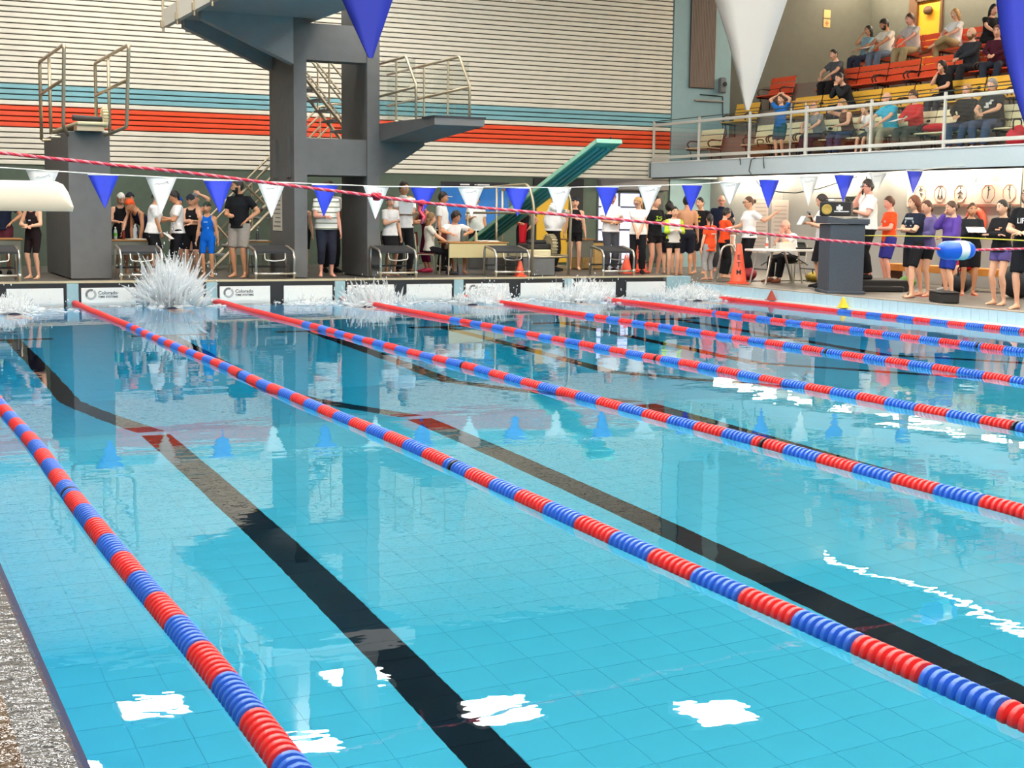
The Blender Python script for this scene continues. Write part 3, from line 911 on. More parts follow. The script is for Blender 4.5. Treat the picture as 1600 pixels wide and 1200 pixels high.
# pictogram panel and fittings on the wall under the gallery
m_pan = mat('panel_white', (238, 232, 220), 0.5)
m_pinkline = mat('picto_outline', (206, 120, 92), 0.6)
m_pdark = mat('picto_figure', (86, 78, 72), 0.6)
sp = thing('pictogram_panel', 'long white panel with octagon sport pictograms on the wall', 'sign', (XW - 0.03, -2.75, 2.20))
MB().bevbox((0, 0, 0), (0.03, 3.6, 0.52), 0.008).build('board', m_pan, sp)
for i, y in enumerate((1.35, 0.72, 0.10, -0.72, -1.32)):
    mb = MB()
    mb.tube([(-0.02, y + 0.19 * math.cos(PI / 8 + a * PI / 4), 0.02 + 0.19 * math.sin(PI / 8 + a * PI / 4)) for a in range(8)], 0.009, 4, closed=True)
    mb.build('octagon', m_pinkline, sp)
    f = MB()
    poses = [[((-.05, .09), (.0, .02)), ((0, .02), (.08, .0)), ((0, .02), (.03, -.07)), ((-.05, .09), (.06, .1))],
             [((-.04, .1), (-.05, -.02)), ((-.05, -.02), (-.08, -.1)), ((-.05, -.02), (-.01, -.1)), ((.05, .1), (.05, -.02)), ((.05, -.02), (.02, -.1)), ((.05, -.02), (.09, -.1))],
             [((0, .08), (0, -.02)), ((0, -.02), (-.07, -.1)), ((0, -.02), (.07, -.1)), ((0, .05), (-.08, .0)), ((0, .05), (.07, .0))],
             [((0, .1), (0, -.03)), ((0, -.03), (-.02, -.11)), ((0, .06), (.05, .09))],
             [((0, .1), (0, -.03)), ((0, -.03), (.03, -.11)), ((0, .06), (-.05, .09))]][i]
    for (a, b) in poses:
        f.tube([(-0.02, y - a[0], 0.02 + a[1]), (-0.02, y - b[0], 0.02 + b[1])], 0.011, 4)
    f.ell((-0.022, y, 0.145), (0.008, 0.022, 0.026), 8, 5)
    f.build('figure', m_pdark, sp)
MB().bbox(-0.022, -0.0155, -1.62, 1.62, -0.22, -0.205).build('rule', m_pinkline, sp)
rg = thing('ring_buoy', 'orange red life ring hung on the wall behind the purple jacket', 'life ring', (XW - 0.10, -3.2, 1.62))
MB().tube([(0, 0.22 * math.cos(a * PI / 10), 0.24 * math.sin(a * PI / 10)) for a in range(20)], 0.075, 8, closed=True).build('ring', mat('ring_orange', (222, 84, 58), 0.5), rg, True)
MB().tube([(0.03, 0, 0.22), (0.07, 0, 0.30)], 0.015, 6).build('hook', m_chrome, rg)
bx = thing('wall_box', 'dark grey speaker box on the wall behind the orange T-shirt', 'speaker', (XW - 0.10, 0.9, 1.98))
MB().bevbox((0, 0, 0), (0.16, 0.34, 0.42), 0.015).build('cabinet', m_frame, bx)
MB().lathe([(0.11, 0), (0.12, 0.015), (0.05, 0.02)], (-0.08, 0, -0.03), 14, 0, Matrix.Rotation(-PI / 2, 3, 'Y')).build('cone', m_blk, bx)
# two paper sheets taped on the wall near the table, cable hanging from the gallery
for (y, w_, z0, z1, lab) in ((4.75, 0.75, 0.72, 2.2, 'tall white result sheet taped to the wall, nearer the corner'), (3.85, 0.72, 0.55, 2.1, 'tall white result sheet taped to the wall, nearer the table')):
    s = thing('result_sheet', lab, 'paper', (XW - 0.02, y, z0), 0, 'result sheets on the wall')
    MB().bevbox((0, 0, (z1 - z0) / 2), (0.012, w_, z1 - z0), 0.003).build('sheet', mat('paper_pinkish', (228, 214, 204), 0.8), s)
    rws = MB()
    for k in range(14):
        rws.bbox(-0.0085, -0.0062, -w_ * 0.4, w_ * (0.38 - 0.05 * (k % 3)), 0.08 + k * 0.1, 0.1 + k * 0.1)
    rws.build('print', mat('print_faint', (186, 172, 166), 0.8), s)
cb = thing('hanging_cable', 'thin dark cable drooping from the gallery edge', 'cable', (18.43, 1.4, 3.0))
MB().tube([(0.02, 0.55, 0.06), (-0.03, 0.66, 0.02), (-0.03, 0.74, -0.25), (0.3, 0.7, -0.62), (0.6, 0.4, -0.74), (0.8, 0.0, -0.76), (1.1, -0.5, -0.66), (1.9, -0.9, -0.36)], 0.012, 6).build('cable', m_frame, cb, True)
MB().tube([(2.14, -0.9, -0.36), (2.14, -0.9, -1.2)], 0.02, 6).build('conduit', m_frame, cb)
MB().tube([(-0.02, 0.2, 0.1), (-0.03, 0.16, -0.08), (-0.03, 0.12, -0.2)], 0.012, 6).tube([(-0.02, 1.15, 0.06), (-0.03, 1.1, -0.1)], 0.012, 6).build('loop', m_frame, cb, True)
# ================================================================== PEOPLE
def V(*a):
    return np.array(a, float)
def nrm(v):
    l = np.linalg.norm(v)
    return v / l if l > 1e-9 else v
def rotm(axis, a):
    axis = nrm(axis); x, y, z = axis; c, s = math.cos(a), math.sin(a); C = 1 - c
    return np.array([[c + x * x * C, x * y * C - z * s, x * z * C + y * s], [y * x * C + z * s, c + y * y * C, y * z * C - x * s], [z * x * C - y * s, z * y * C + x * s, c + z * z * C]])

def loft(rings, n=16):
    """rings: (centre, axis u, axis v, ru, rv) -> closed tube"""
    vs = []; fs = []
    for (c, u, v, ru, rv) in rings:
        for k in range(n):
            a = 2 * PI * k / n
            vs.append(c + u * (ru * math.cos(a)) + v * (rv * math.sin(a)))
    m = len(rings)
    for i in range(m - 1):
        for k in range(n):
            l = (k + 1) % n
            fs.append((i * n + k, i * n + l, (i + 1) * n + l, (i + 1) * n + k))
    fs.append(tuple(range(n - 1, -1, -1))); fs.append(tuple((m - 1) * n + k for k in range(n)))
    return vs, fs
def limb(pts, rad, n=12):
    """round tapering tube with rounded ends"""
    P = [np.array(p, float) for p in pts]
    r = list(rad)
    d0 = nrm(P[0] - P[1]); d1 = nrm(P[-1] - P[-2])
    P = [P[0] + d0 * r[0] * 0.75] + [P[0]] + P[1:-1] + [P[-1]] + [P[-1] + d1 * r[-1] * 0.75]
    r = [r[0] * 0.5, r[0]] + r[1:-1] + [r[-1], r[-1] * 0.5]
    return tube_n(P, r, n)
def tube_n(P, r, n=12):
    P = [np.array(p, float) for p in P]
    rings = []; prev = None
    for i in range(len(P)):
        t = nrm(P[min(i + 1, len(P) - 1)] - P[max(i - 1, 0)])
        if prev is None:
            u = np.cross(t, V(0.12, 1, 0.05)); u = nrm(u)
        else:
            u = nrm(prev - t * prev.dot(t))
        prev = u
        rings.append((P[i], u, np.cross(t, u), r[i], r[i]))
    return loft(rings, n)

class Acc:
    def __init__(s): s.v = []; s.f = []; s.mi = []
    def add(s, vf, mi=0):
        o = len(s.v); s.v.extend(vf[0])
        for f in vf[1]:
            s.f.append(tuple(i + o for i in f)); s.mi.append(mi)
        return s

# ---- head template
def head_grid(nl=17, nm=26):
    vs = []; par = []
    for i in range(nl + 1):
        th = PI * i / nl
        for j in range(nm):
            u = -PI + 2 * PI * j / nm
            ph = u - 0.5 * math.sin(u)
            x = 0.076 * math.sin(th) * math.sin(ph); y = -0.096 * math.sin(th) * math.cos(ph); z = 0.118 * math.cos(th)
            fr = max(0.0, math.cos(ph))
            if z < 0:
                t = -z / 0.118
                x *= 1 - 0.36 * t * t
                if y > 0: y *= 1 - 0.55 * t
                else: y *= 1 + 0.10 * t * fr
            else:
                x *= 1 - 0.10 * (z / 0.118) ** 2
            if fr > 0.3 and -0.1 < z < 0.07:
                y = max(y, -0.094)
                nz_ = 0.0
                if -0.045 < z <= 0.02: nz_ = (0.02 - z) / 0.055
                y -= 0.024 * nz_ * math.exp(-(x / 0.015) ** 2)
                for sx_ in (-1, 1):
                    y += 0.010 * math.exp(-((x - sx_ * 0.032) / 0.018) ** 2 - ((z - 0.004) / 0.016) ** 2)
                y -= 0.005 * math.exp(-((z - 0.03) / 0.012) ** 2) * fr
                y -= 0.006 * math.exp(-((z + 0.066) / 0.012) ** 2 - (x / 0.024) ** 2)
                y += 0.004 * math.exp(-((z + 0.083) / 0.008) ** 2)
            vs.append(V(x, y, z)); par.append((ph, z))
    fs = []
    for i in range(nl):
        for j in range(nm):
            k = (j + 1) % nm
            fs.append((i * nm + j, (i + 1) * nm + j, (i + 1) * nm + k, i * nm + k))
    return vs, fs, par
HV, HF, HPAR = head_grid()
def ellipsoid(c, r, n=8, m=5, R=None):
    vs = []; fs = []
    for i in range(m + 1):
        a = PI * i / m
        for k in range(n):
            t = 2 * PI * k / n
            p = V(math.sin(a) * math.cos(t) * r[0], math.sin(a) * math.sin(t) * r[1], -math.cos(a) * r[2])
            if R is not None: p = R @ p
            vs.append(p + c)
    for i in range(m):
        for k in range(n):
            l = (k + 1) % n
            fs.append((i * n + k, i * n + l, (i + 1) * n + l, (i + 1) * n + k))
    return vs, fs
def head_shell(mask, off, thick=0.0):
    keep = [mask(*HPAR[i]) for i in range(len(HV))]
    used = {}; vs = []; fs = []
    for f in HF:
        if all(keep[i] for i in f):
            g = []
            for i in f:
                if i not in used:
                    used[i] = len(vs)
                    p = HV[i]; d = nrm(p)
                    o = off(*HPAR[i]) if callable(off) else off
                    q = V(p[0], max(p[1], -0.094), p[2])
                    vs.append(q + d * o)
                g.append(used[i])
            fs.append(tuple(g))
    # close the rim inwards so that the edge has depth
    cnt = {}
    for f in fs:
        for a, b in zip(f, f[1:] + f[:1]):
            cnt[(a, b)] = cnt.get((a, b), 0) + 1
    inner = {}
    for (a, b) in list(cnt):
        if (b, a) not in cnt:
            for q in (a, b):
                if q not in inner:
                    inner[q] = len(vs); vs.append(vs[q] * 0.86)
            fs.append((b, a, inner[a], inner[b]))
    return vs, fs
def hl(front, side, back):
    def f(ph, z):
        a = abs(ph) / PI
        if a < 0.5:
            h = front + (side - front) * min(1, (a / 0.42)) ** 2.2
        else:
            h = side + (back - side) * min(1, (a - 0.5) / 0.25)
        return z > h
    return f
def hair_parts(style):
    """list of (verts, faces) in head space"""
    out = []
    if style in ('short', 'crop'):
        out.append(head_shell(hl(0.058, -0.022, -0.075), (lambda ph, z: 0.010 + 0.010 * max(0, z) / 0.118) if style == 'short' else 0.006))
    elif style == 'bushy':
        out.append(head_shell(hl(0.04, -0.04, -0.08), lambda ph, z: 0.024 + 0.01 * math.sin(ph * 5) * math.sin(z * 60)))
    elif style in ('pony', 'bun', 'tied'):
        out.append(head_shell(hl(0.060, -0.005, -0.07), 0.009))
        if style == 'pony':
            out.append(tube_n([V(0, .085, .035), V(0, .125, .04), V(0, .145, -.02), V(0, .135, -.11), V(0.01, .12, -.2)], [.018, .026, .03, .024, .006], 8))
        elif style == 'bun':
            out.append(ellipsoid(V(0, .118, .03), (.042, .036, .042)))
        else:
            out.append(tube_n([V(0, .085, .0), V(0, .115, -.02), V(0, .11, -.07)], [.02, .026, .01], 8))
    elif style in ('long', 'bob'):
        out.append(head_shell(hl(0.062, -0.06, -0.09), 0.013))
        zl = -0.27 if style == 'long' else -0.14
        rr = []
        for k, z in enumerate(np.linspace(0.0, zl, 6)):
            t = k / 5
            rr.append((V(0, 0.045 + 0.03 * t, z), V(1, 0, 0), V(0, 1, 0), 0.088 - 0.012 * t, 0.062 - 0.02 * t))
        out.append(loft(rr, 12))
    elif style == 'ring':
        out.append(head_shell(lambda ph, z: -0.07 < z < 0.03 and abs(ph) > 1.35, 0.007))
    return out
CAPSH = head_shell(hl(0.035, 0.012, -0.045), lambda ph, z: 0.009 + 0.008 * max(0, z) / 0.118)
BEARD = head_shell(lambda ph, z: z < -0.048 - 0.0 * ph and z > -0.119 and abs(ph) < 1.7 or (abs(ph) > 0.9 and abs(ph) < 1.5 and -0.1 < z < 0.0), 0.006)

# ---- hand template: wrist at the origin, fingers along +x, thumb towards +y, palm facing +z
def make_hand(curl):
    A = Acc()
    X, Y_, Z_ = V(1, 0, 0), V(0, 1, 0), V(0, 0, 1)
    A.add(loft([(V(-.015, 0, 0), Y_, Z_, .026, .021), (V(.012, 0, 0), Y_, Z_, .028, .019), (V(.05, .002, 0), Y_, Z_, .040, .016), (V(.085, 0, 0), Y_, Z_, .041, .013), (V(.094, 0, 0), Y_, Z_, .034, .008)], 10))
    for (yo, ln, k) in ((.030, .070, .9), (.0105, .079, 1.0), (-.0095, .073, 1.06), (-.029, .057, 1.15)):
        p = V(.086, yo, 0); a = curl * 0.55 * k; pts = [p - V(.012, 0, 0)]; 
        d = rotm(V(0, 0, 1), yo * 1.5) @ V(1, 0, 0)
        pts.append(p)
        for seg in (.46, .31, .23):
            p = p + (d * math.cos(a) + Z_ * math.sin(a)) * ln * seg
            pts.append(p); a += curl * k
        A.add(tube_n(pts, [.0095, .0098, .0088, .0078, .0055], 6))
    p = V(.022, .024, .004); a = 0.75
    pts = [p, p + V(.026 * math.cos(a), .03 * math.sin(a), .006)]
    q = pts[-1]
    pts.append(q + V(.030, .012 - .01 * curl, .006 + .012 * curl)); pts.append(pts[-1] + V(.022, -.002 - .008 * curl, .004 + .010 * curl))
    A.add(tube_n(pts, [.016, .0125, .0105, .0065], 6))
    return A
HANDS = {k: make_hand(c) for k, c in (('relax', 0.32), ('grip', 1.0), ('flat', 0.08))}

def ik(a, b, l1, l2, pole):
    d = b - a; L = np.linalg.norm(d)
    if L > (l1 + l2) * 0.999:
        b = a + d / L * (l1 + l2) * 0.999; d = b - a; L = np.linalg.norm(d)
    x = (l1 * l1 - l2 * l2 + L * L) / (2 * L)
    h = math.sqrt(max(0, l1 * l1 - x * x))
    dn = d / L; p = pole - dn * pole.dot(dn)
    return a + dn * x + nrm(p) * h, b

JOBS = []      # (raw verts, faces, voxel, finish(mesh))
SKIN = {}
def skin_mat(rgb):
    k = 'skin_%d_%d_%d' % rgb
    return mat(k, rgb, 0.5, noise=0.03, nscale=12)
m_eyew = mat('eye_white', (225, 222, 216), 0.3)
m_iris = mat('eye_iris', (44, 34, 28), 0.3)
m_lip = mat('lips', (172, 96, 84), 0.5)
SKINS = {'fair': (226, 172, 140), 'tan': (204, 146, 108), 'dark': (112, 74, 54), 'pink': (228, 164, 142), 'olive': (196, 144, 108)}
HAIRS = {'brown': (82, 54, 36), 'dark': (40, 30, 26), 'black': (26, 22, 22), 'blond': (182, 138, 84), 'lightbrown': (134, 96, 60), 'grey': (150, 144, 136), 'auburn': (112, 62, 38)}

ARMS = {   # (hand x outwards, hand forward, hand z, elbow pole outwards, forward, up)
    'side': (.27, .05, .80, .35, -1, 0), 'sideback': (.25, -.04, .80, .3, -1, 0), 'hip': (.175, .06, 1.03, 1, -.35, -.1),
    'front': (.05, .27, 1.12, .7, -.5, -.6), 'hold': (.06, .30, 1.20, .6, -.4, -.7), 'low': (.03, .20, .90, .8, -.6, -.2),
    'cross': (-.09, .185, 1.17, .8, .2, -.6), 'belly': (.02, .19, 1.10, .9, -.2, -.3), 'chin': (.02, .17, 1.50, .5, .2, -1),
    'head': (.10, .04, 1.73, 1, .2, .1), 'out': (.62, .10, 1.40, .3, -.6, -1), 'fwd': (.14, .48, 1.18, .5, -.4, -.8),
    'table': (.16, .42, .86, .8, -.5, .2), 'lap': (.05, .38, .72, 1, -.3, -.1), 'knee': (.13, .46, .68, 1, -.1, .1), 'mic': (.06, .24, 1.30, .7, -.1, -.8),
    'temple': (.08, .12, 1.60, .9, .3, -.4), 'reach': (.22, .55, 1.05, .6, -.3, -.5), 'back': (.10, -.12, 1.0, 1, -.5, 0), 'post': (.30, .36, 1.28, .8, -.3, -.6),
}
PEOPLE = {}
def person(key, label, x, y, z0, H=1.72, face=0, skin='fair', hair='brown', style='short', sex='m', fat=1.0, lean=0.0, tilt=0.0, twist=0.0,
           hyaw=0.0, hpitch=0.0, la='side', ra='side', lh='relax', rh='relax', sit=None, feet=None, top=None, bottom=None, shoes=None,
           cap=None, goggles=None, glasses=False, beard=False, extra=None, stride=0.0, vox=0.0178, crouch=0.0, palm=None, cross=False):
    s = H / 1.75
    Lx, Fw, Up = V(1, 0, 0), V(0, -1, 0), V(0, 0, 1)
    def T(l, f, z): return V(l, -f, z)
    fem = sex == 'f'
    sw = 0.155 if fem else 0.172
    hipw = 1.04 if fem else 0.97
    wst = 0.90 if fem else 1.0
    zp = 0.93 - crouch
    if sit is not None:
        zp = sit / s + 0.095
    P = V(0, 0, zp)
    tw_ = rotm(Up, twist)
    R = tw_ @ rotm(Lx, lean) @ rotm(Fw, tilt)
    R = rotm(Up, twist) @ rotm(V(1, 0, 0), lean)          # positive lean tips forward (-y)
    R = R @ rotm(V(0, 1, 0), tilt)
    def tp(u, f=0.0, l=0.0):
        # the spine bends gradually
        k = min(1.0, max(0.0, u / 0.25))
        Rk = rotm(Up, twist * k) @ rotm(V(1, 0, 0), lean * (0.5 + 0.5 * k)) @ rotm(V(0, 1, 0), tilt * k)
        return P + Rk @ V(l, -f, u), Rk
    def ring(u, rx, ry, f=0.0, grow=0.0):
        c, Rk = tp(u, f)
        return (c, Rk @ V(1, 0, 0), Rk @ V(0, 1, 0), rx + grow, ry + grow)
    g = fat
    TOR = [(-.11, .10, .085, 0), (-.06, .155 * hipw * g, .112 * g, 0), (.0, .166 * hipw * g, .118 * g, 0), (.08, .156 * (1 + (g - 1) * 1.3) * hipw, .110 * g * g, .01), (.17, .136 * wst * (1 + (g - 1) * 1.4), .100 * g * g * g, .012 + .05 * (g - 1)),
           (.27, .148 * (1 + (g - 1) * .9) * (0.95 if fem else 1), .112 * g * g, .01 + .03 * (g - 1)), (.36, .160 * (0.94 if fem else 1) * (1 + (g - 1) * .6), (.122 if fem else .115) * g, .012), (.44, .152 * (0.93 if fem else 1), .098, .0), (.49, .125 * (0.93 if fem else 1), .075, -.008), (.53, .075, .062, -.01), (.57, .055 if not fem else .048, .056 if not fem else .05, 0.0), (.66, .054 if not fem else .047, .056 if not fem else .05, .012)]
    A = Acc()
    A.add(loft([ring(u, rx, ry, f) for (u, rx, ry, f) in TOR], 18))
    # shoulders, arms
    hands = {}
    arms = {}
    for sd, spec, hk in ((1, la, lh), (-1, ra, rh)):
        sh, Rk = tp(.465, 0.0, sd * sw)
        a = ARMS[spec] if isinstance(spec, str) else spec
        tgt = T(sd * a[0], a[1], a[2])
        if sit is not None or lean or crouch:
            if isinstance(spec, str) and spec not in ('table', 'lap', 'knee'):
                tgt = P + rotm(Up, twist) @ rotm(V(1, 0, 0), lean) @ (tgt - V(0, 0, 0.93))
            elif isinstance(spec, str) and sit is not None and spec in ('lap', 'knee'):
                tgt = tgt + V(0, 0, zp - 0.545)
        elif twist:
            tgt = rotm(Up, twist) @ tgt
        pole = T(sd * a[3], a[4], a[5])
        el, wr = ik(sh, tgt, .285, .255, nrm(pole))
        arms[sd] = (sh, el, wr)
        A.add(limb([sh - Rk @ V(sd * .03, 0, -.005), sh + Rk @ V(sd * .012, 0, -.01), sh * .6 + el * .4, el], [.053, .060 * (1 + (g - 1) * .6), .051 * (1 + (g - 1) * .6), .041], 10))
        A.add(limb([el, el * .7 + wr * .3, wr], [.041, .045, .028], 10))
        d = nrm(wr - el)
        pv = V(-sd, 0, 0) if abs(d[2]) > .7 else V(-sd * .3, -.2, -1.0)
        if spec in ('chin', 'temple', 'head'):
            pv = V(-sd * 0.6, .5, 0.2)
        if palm is not None:
            pv = V(*palm)
        n = nrm(pv - d * pv.dot(d)); t = nrm(np.cross(n, d))
        if t.dot(T(0, 1, .35)) < 0: hand_flip = -1
        else: hand_flip = 1
        hands[sd] = (wr, d, t * hand_flip, n, hk)
    # legs
    legs = {}
    for sd in (1, -1):
        hp = P + V(sd * .088 * hipw, 0, -.02)
        if sit is not None:
            fz = .085 if feet is None or len(feet) < 3 else feet[2]
            ft = T(sd * (.11 if feet is None else feet[0]), (.46 if feet is None else feet[1]), fz)
            if cross and sd == 1:
                ft = T(-.14, .66, zp - .10)
            kn, an = ik(hp, ft, .43, .415, T(sd * .25, 1, .55))
        else:
            ft = T(sd * (.10 if feet is None else feet[0]), (stride * sd), .085)
            kn, an = ik(hp, ft, .43, .415, T(sd * .12, 1, .1))
        legs[sd] = (hp, kn, an)
        A.add(limb([hp + V(0, 0, .03), hp * .65 + kn * .35, kn], [.086 * g, .076 * g, .053], 12))
        A.add(limb([kn, kn * .70 + an * .30 + V(0, .012, 0), kn * .3 + an * .7, an], [.052, .056 * (1 + (g - 1) * .5), .039, .033], 12))
        fd = nrm(T(sd * .22, 1, 0))
        if sit is not None and cross and sd == 1: fd = nrm(T(-.5, .8, -.3))
        h0 = an + V(0, 0, -.045)
        A.add(loft([(h0 - fd * .055, nrm(np.cross(fd, Up)), Up, .018, .018), (h0 - fd * .04, nrm(np.cross(fd, Up)), Up, .030, .034), (h0 + fd * .03 + V(0, 0, .004), nrm(np.cross(fd, Up)), Up, .036, .042), (h0 + fd * .10 - V(0, 0, .012), nrm(np.cross(fd, Up)), Up, .043, .026), (h0 + fd * .155 - V(0, 0, .02), nrm(np.cross(fd, Up)), Up, .042, .017), (h0 + fd * .172 - V(0, 0, .022), nrm(np.cross(fd, Up)), Up, .03, .011)], 10))
        legs[sd] = (hp, kn, an, fd, h0)
    # head
    nb, Rk = tp(.585, .004)
    Rh = rotm(Up, twist) @ rotm(V(1, 0, 0), lean * .55) @ rotm(Up, hyaw) @ rotm(V(1, 0, 0), hpitch)
    HC = nb + Rk @ V(0, -.012, .045) + Rh @ V(0, -.018, .062)
    hs = 1.10 if H > 1.5 else 1.12 + (1.5 - H) * 0.4
    def hd(vf, k=1.0): return ([HC + Rh @ (p * hs * k) for p in vf[0]], vf[1])
    B = Acc()
    B.add(hd((HV, HF)))
    for i, f in enumerate(HF):
        c = sum(HV[q] for q in f) / len(f)
        if c[1] < -.05 and abs(c[0]) < .026 and -.078 < c[2] < -.056:
            B.mi[i] = 1
    for sd in (1, -1):
        B.add(hd(ellipsoid(V(sd * .076, .008, -.008), (.010, .020, .032))))
        B.add(hd(ellipsoid(V(sd * .032, -.083, .003), (.015, .008, .008))), 2)
        B.add(hd(ellipsoid(V(sd * .032, -.0885, .003), (.007, .005, .007))), 3)
        B.add(hd(ellipsoid(V(sd * .033, -.093, .026), (.02, .006, .005), 6, 4)), 4)
        wr, d, t, n, hk = hands[sd]
        Hh = HANDS[hk]
        hsz = 0.92 if fem else 1.0
        B.add(([wr + (d * p[0] + t * p[1] + n * p[2]) * hsz for p in Hh.v], Hh.f))
        if shoes is None:
            hp, kn, an, fd, h0 = legs[sd]
            sv = nrm(np.cross(fd, Up)) * (1 if np.cross(fd, Up)[0] * sd > 0 else -1)
            for q in range(5):
                c = h0 + fd * (.178 - .012 * q) + sv * (-.03 + .016 * q) - V(0, 0, .026)
                B.add(ellipsoid(c, (.0095, .014, .010), 6, 4))
    sk = skin_mat(SKINS[skin])
    hm = mat('hair_' + hair, HAIRS[hair], 0.55, noise=0.12, nscale=40)
    root = {}
    S = np.array([s, s, s])
    fz = math.radians(face)
    root_o = bpy.data.objects.new('person', bpy.data.meshes.new('person'))
    COL.objects.link(root_o)
    root_o.location = (x, y, z0); root_o.rotation_euler = (0, 0, fz)
    tag(root_o, label, 'person')
    def fin_body(me):
        extra_v = [p * s for p in B.v]
        nv = len(me.vertices); npoly = len(me.polygons)
        co = np.empty(nv * 3, 'f'); me.vertices.foreach_get('co', co)
        fl_ = [tuple(p.vertices) for p in me.polygons]
        m2 = bpy.data.meshes.new('person')
        m2.from_pydata([tuple(c) for c in co.reshape(-1, 3)] + [tuple(p) for p in extra_v], [], fl_ + [tuple(i + nv for i in f) for f in B.f])
        for mm in (sk, m_lip, m_eyew, m_iris, hm): m2.materials.append(mm)
        m2.polygons.foreach_set('material_index', [0] * npoly + B.mi)
        m2.polygons.foreach_set('use_smooth', [True] * len(m2.polygons))
        root_o.data = m2
    JOBS.append(([p * s for p in A.v], A.f, vox, fin_body))
    def cloth(name, acc, m, lab=None, voxel=None):
        if isinstance(m, (tuple, str)): m = cmat(m)
        o = bpy.data.objects.new(name, bpy.data.meshes.new(name)); COL.objects.link(o); o.parent = root_o
        if lab: o['label'] = lab
        def fin(me):
            m2 = me.copy(); m2.materials.clear(); m2.materials.append(m)
            m2.polygons.foreach_set('use_smooth', [True] * len(m2.polygons)); o.data = m2
        JOBS.append(([p * s for p in acc.v], acc.f, voxel or vox, fin))
        return o
    def direct(name, vfs, m, smooth=True, lab=None):
        if isinstance(m, (tuple, str)): m = cmat(m)
        mb = MB()
        for vf in vfs:
            mb.add([p * s for p in vf[0]], vf[1])
        o = mb.build(name, m, root_o, smooth)
        if lab: o['label'] = lab
        return o
    # ---- clothes
    if top:
        kind, col = top[0], top[1]
        tight = kind in ('suit', 'tank', 'onepiece')
        C = Acc()
        if kind in ('suit', 'onepiece'):
            gr = .013
            C.add(loft([ring(u, rx, ry, f, gr) for (u, rx, ry, f) in TOR[:7]] + [ring(.41, .128, .104, .006, gr)] + [ring(.45, .100, .090, .004, gr * .9)] + [ring(.475, .082, .078, .0, gr * .8)], 18))
            for sd in (1, -1):
                a_, _ = tp(.42, .085, sd * .07); b_, _ = tp(.51, .0, sd * .085); c_, _ = tp(.40, -.09, sd * .05); d_, _ = tp(.48, .06, sd * .082)
                C.add(tube_n([a_, d_, b_, c_], [.03, .028, .028, .03], 8))
                if kind == 'suit':
                    hp, kn, an = legs[sd][:3]
                    C.add(tube_n([hp + V(0, 0, .05), hp * .65 + kn * .35, hp * .12 + kn * .88], [.096 * g, .088 * g, .069], 14))
        else:
            lo = -.05 if kind != 'long_tee' else -.16
            gr = .016 if kind == 'tank' else .024
            hx_ = .03 if kind == 'long_tee' else .012
            rings = [ring(lo, .168 * hipw * g + hx_, .122 * g + hx_, 0, gr * 1.1)]
            for (u, rx, ry, f) in TOR:
                if lo + .02 < u < .50:
                    wf_ = max(rx, .145 * g) if not fem and kind != 'tank' else rx
                    rings.append(ring(u, wf_, ry, f, gr))
            rings.append(ring(.525, .082, .072, -.006, .012))
            C.add(loft(rings, 18))
            if kind == 'tank':
                pass
            for sd in (1, -1):
                sh, el, wr = arms[sd]
                Rk2 = R
                if kind in ('tee', 'polo', 'blouse', 'long_tee'):
                    e = sh * .34 + el * .66 if kind != 'blouse' else sh * .6 + el * .4
                    C.add(tube_n([sh - R @ V(sd * .06, 0, -.01), sh + R @ V(sd * .005, 0, .0), sh * .7 + el * .3, e], [.062, .074 * (1 + (g - 1) * .6), .066 * (1 + (g - 1) * .6), .066 * (1 + (g - 1) * .6)], 12))
                elif kind in ('long', 'hoodie', 'jacket'):
                    k = .010 if kind != 'long' else 0.0
                    C.add(tube_n([sh - R @ V(sd * .06, 0, -.01), sh + R @ V(sd * .005, 0, 0), sh * .5 + el * .5, el], [.062, .072 + k, .060 + k, .052 + k], 12))
                    C.add(limb([el, el * .5 + wr * .5, wr * .96 + el * .04], [.052 + k, .05 + k, .037 + k], 12))
        cloth({'suit': 'swimsuit', 'onepiece': 'swimsuit', 'tank': 'tank_top', 'tee': 't_shirt', 'long_tee': 't_shirt', 'polo': 'polo_shirt', 'blouse': 'blouse', 'long': 'long_sleeved_shirt', 'hoodie': 'hoodie', 'jacket': 'jacket'}[kind], C, col)
        if kind in ('polo',):
            c0, Rk = tp(.535, -.002)
            direct('collar', [loft([(c0 - Rk @ V(0, 0, .02), Rk @ V(1, 0, 0), Rk @ V(0, 1, 0), .094, .084), (c0 + Rk @ V(0, 0, .012), Rk @ V(1, 0, 0), Rk @ V(0, 1, 0), .074, .07), (c0 + Rk @ V(0, 0, .03), Rk @ V(1, 0, 0), Rk @ V(0, 1, 0), .064, .064)], 14)], col if isinstance(col, tuple) else col)
        if kind == 'hoodie':
            c0, Rk = tp(.50, -.085)
            direct('hood', [ellipsoid(c0, (.12, .05, .075), 12, 7, Rk)], col)
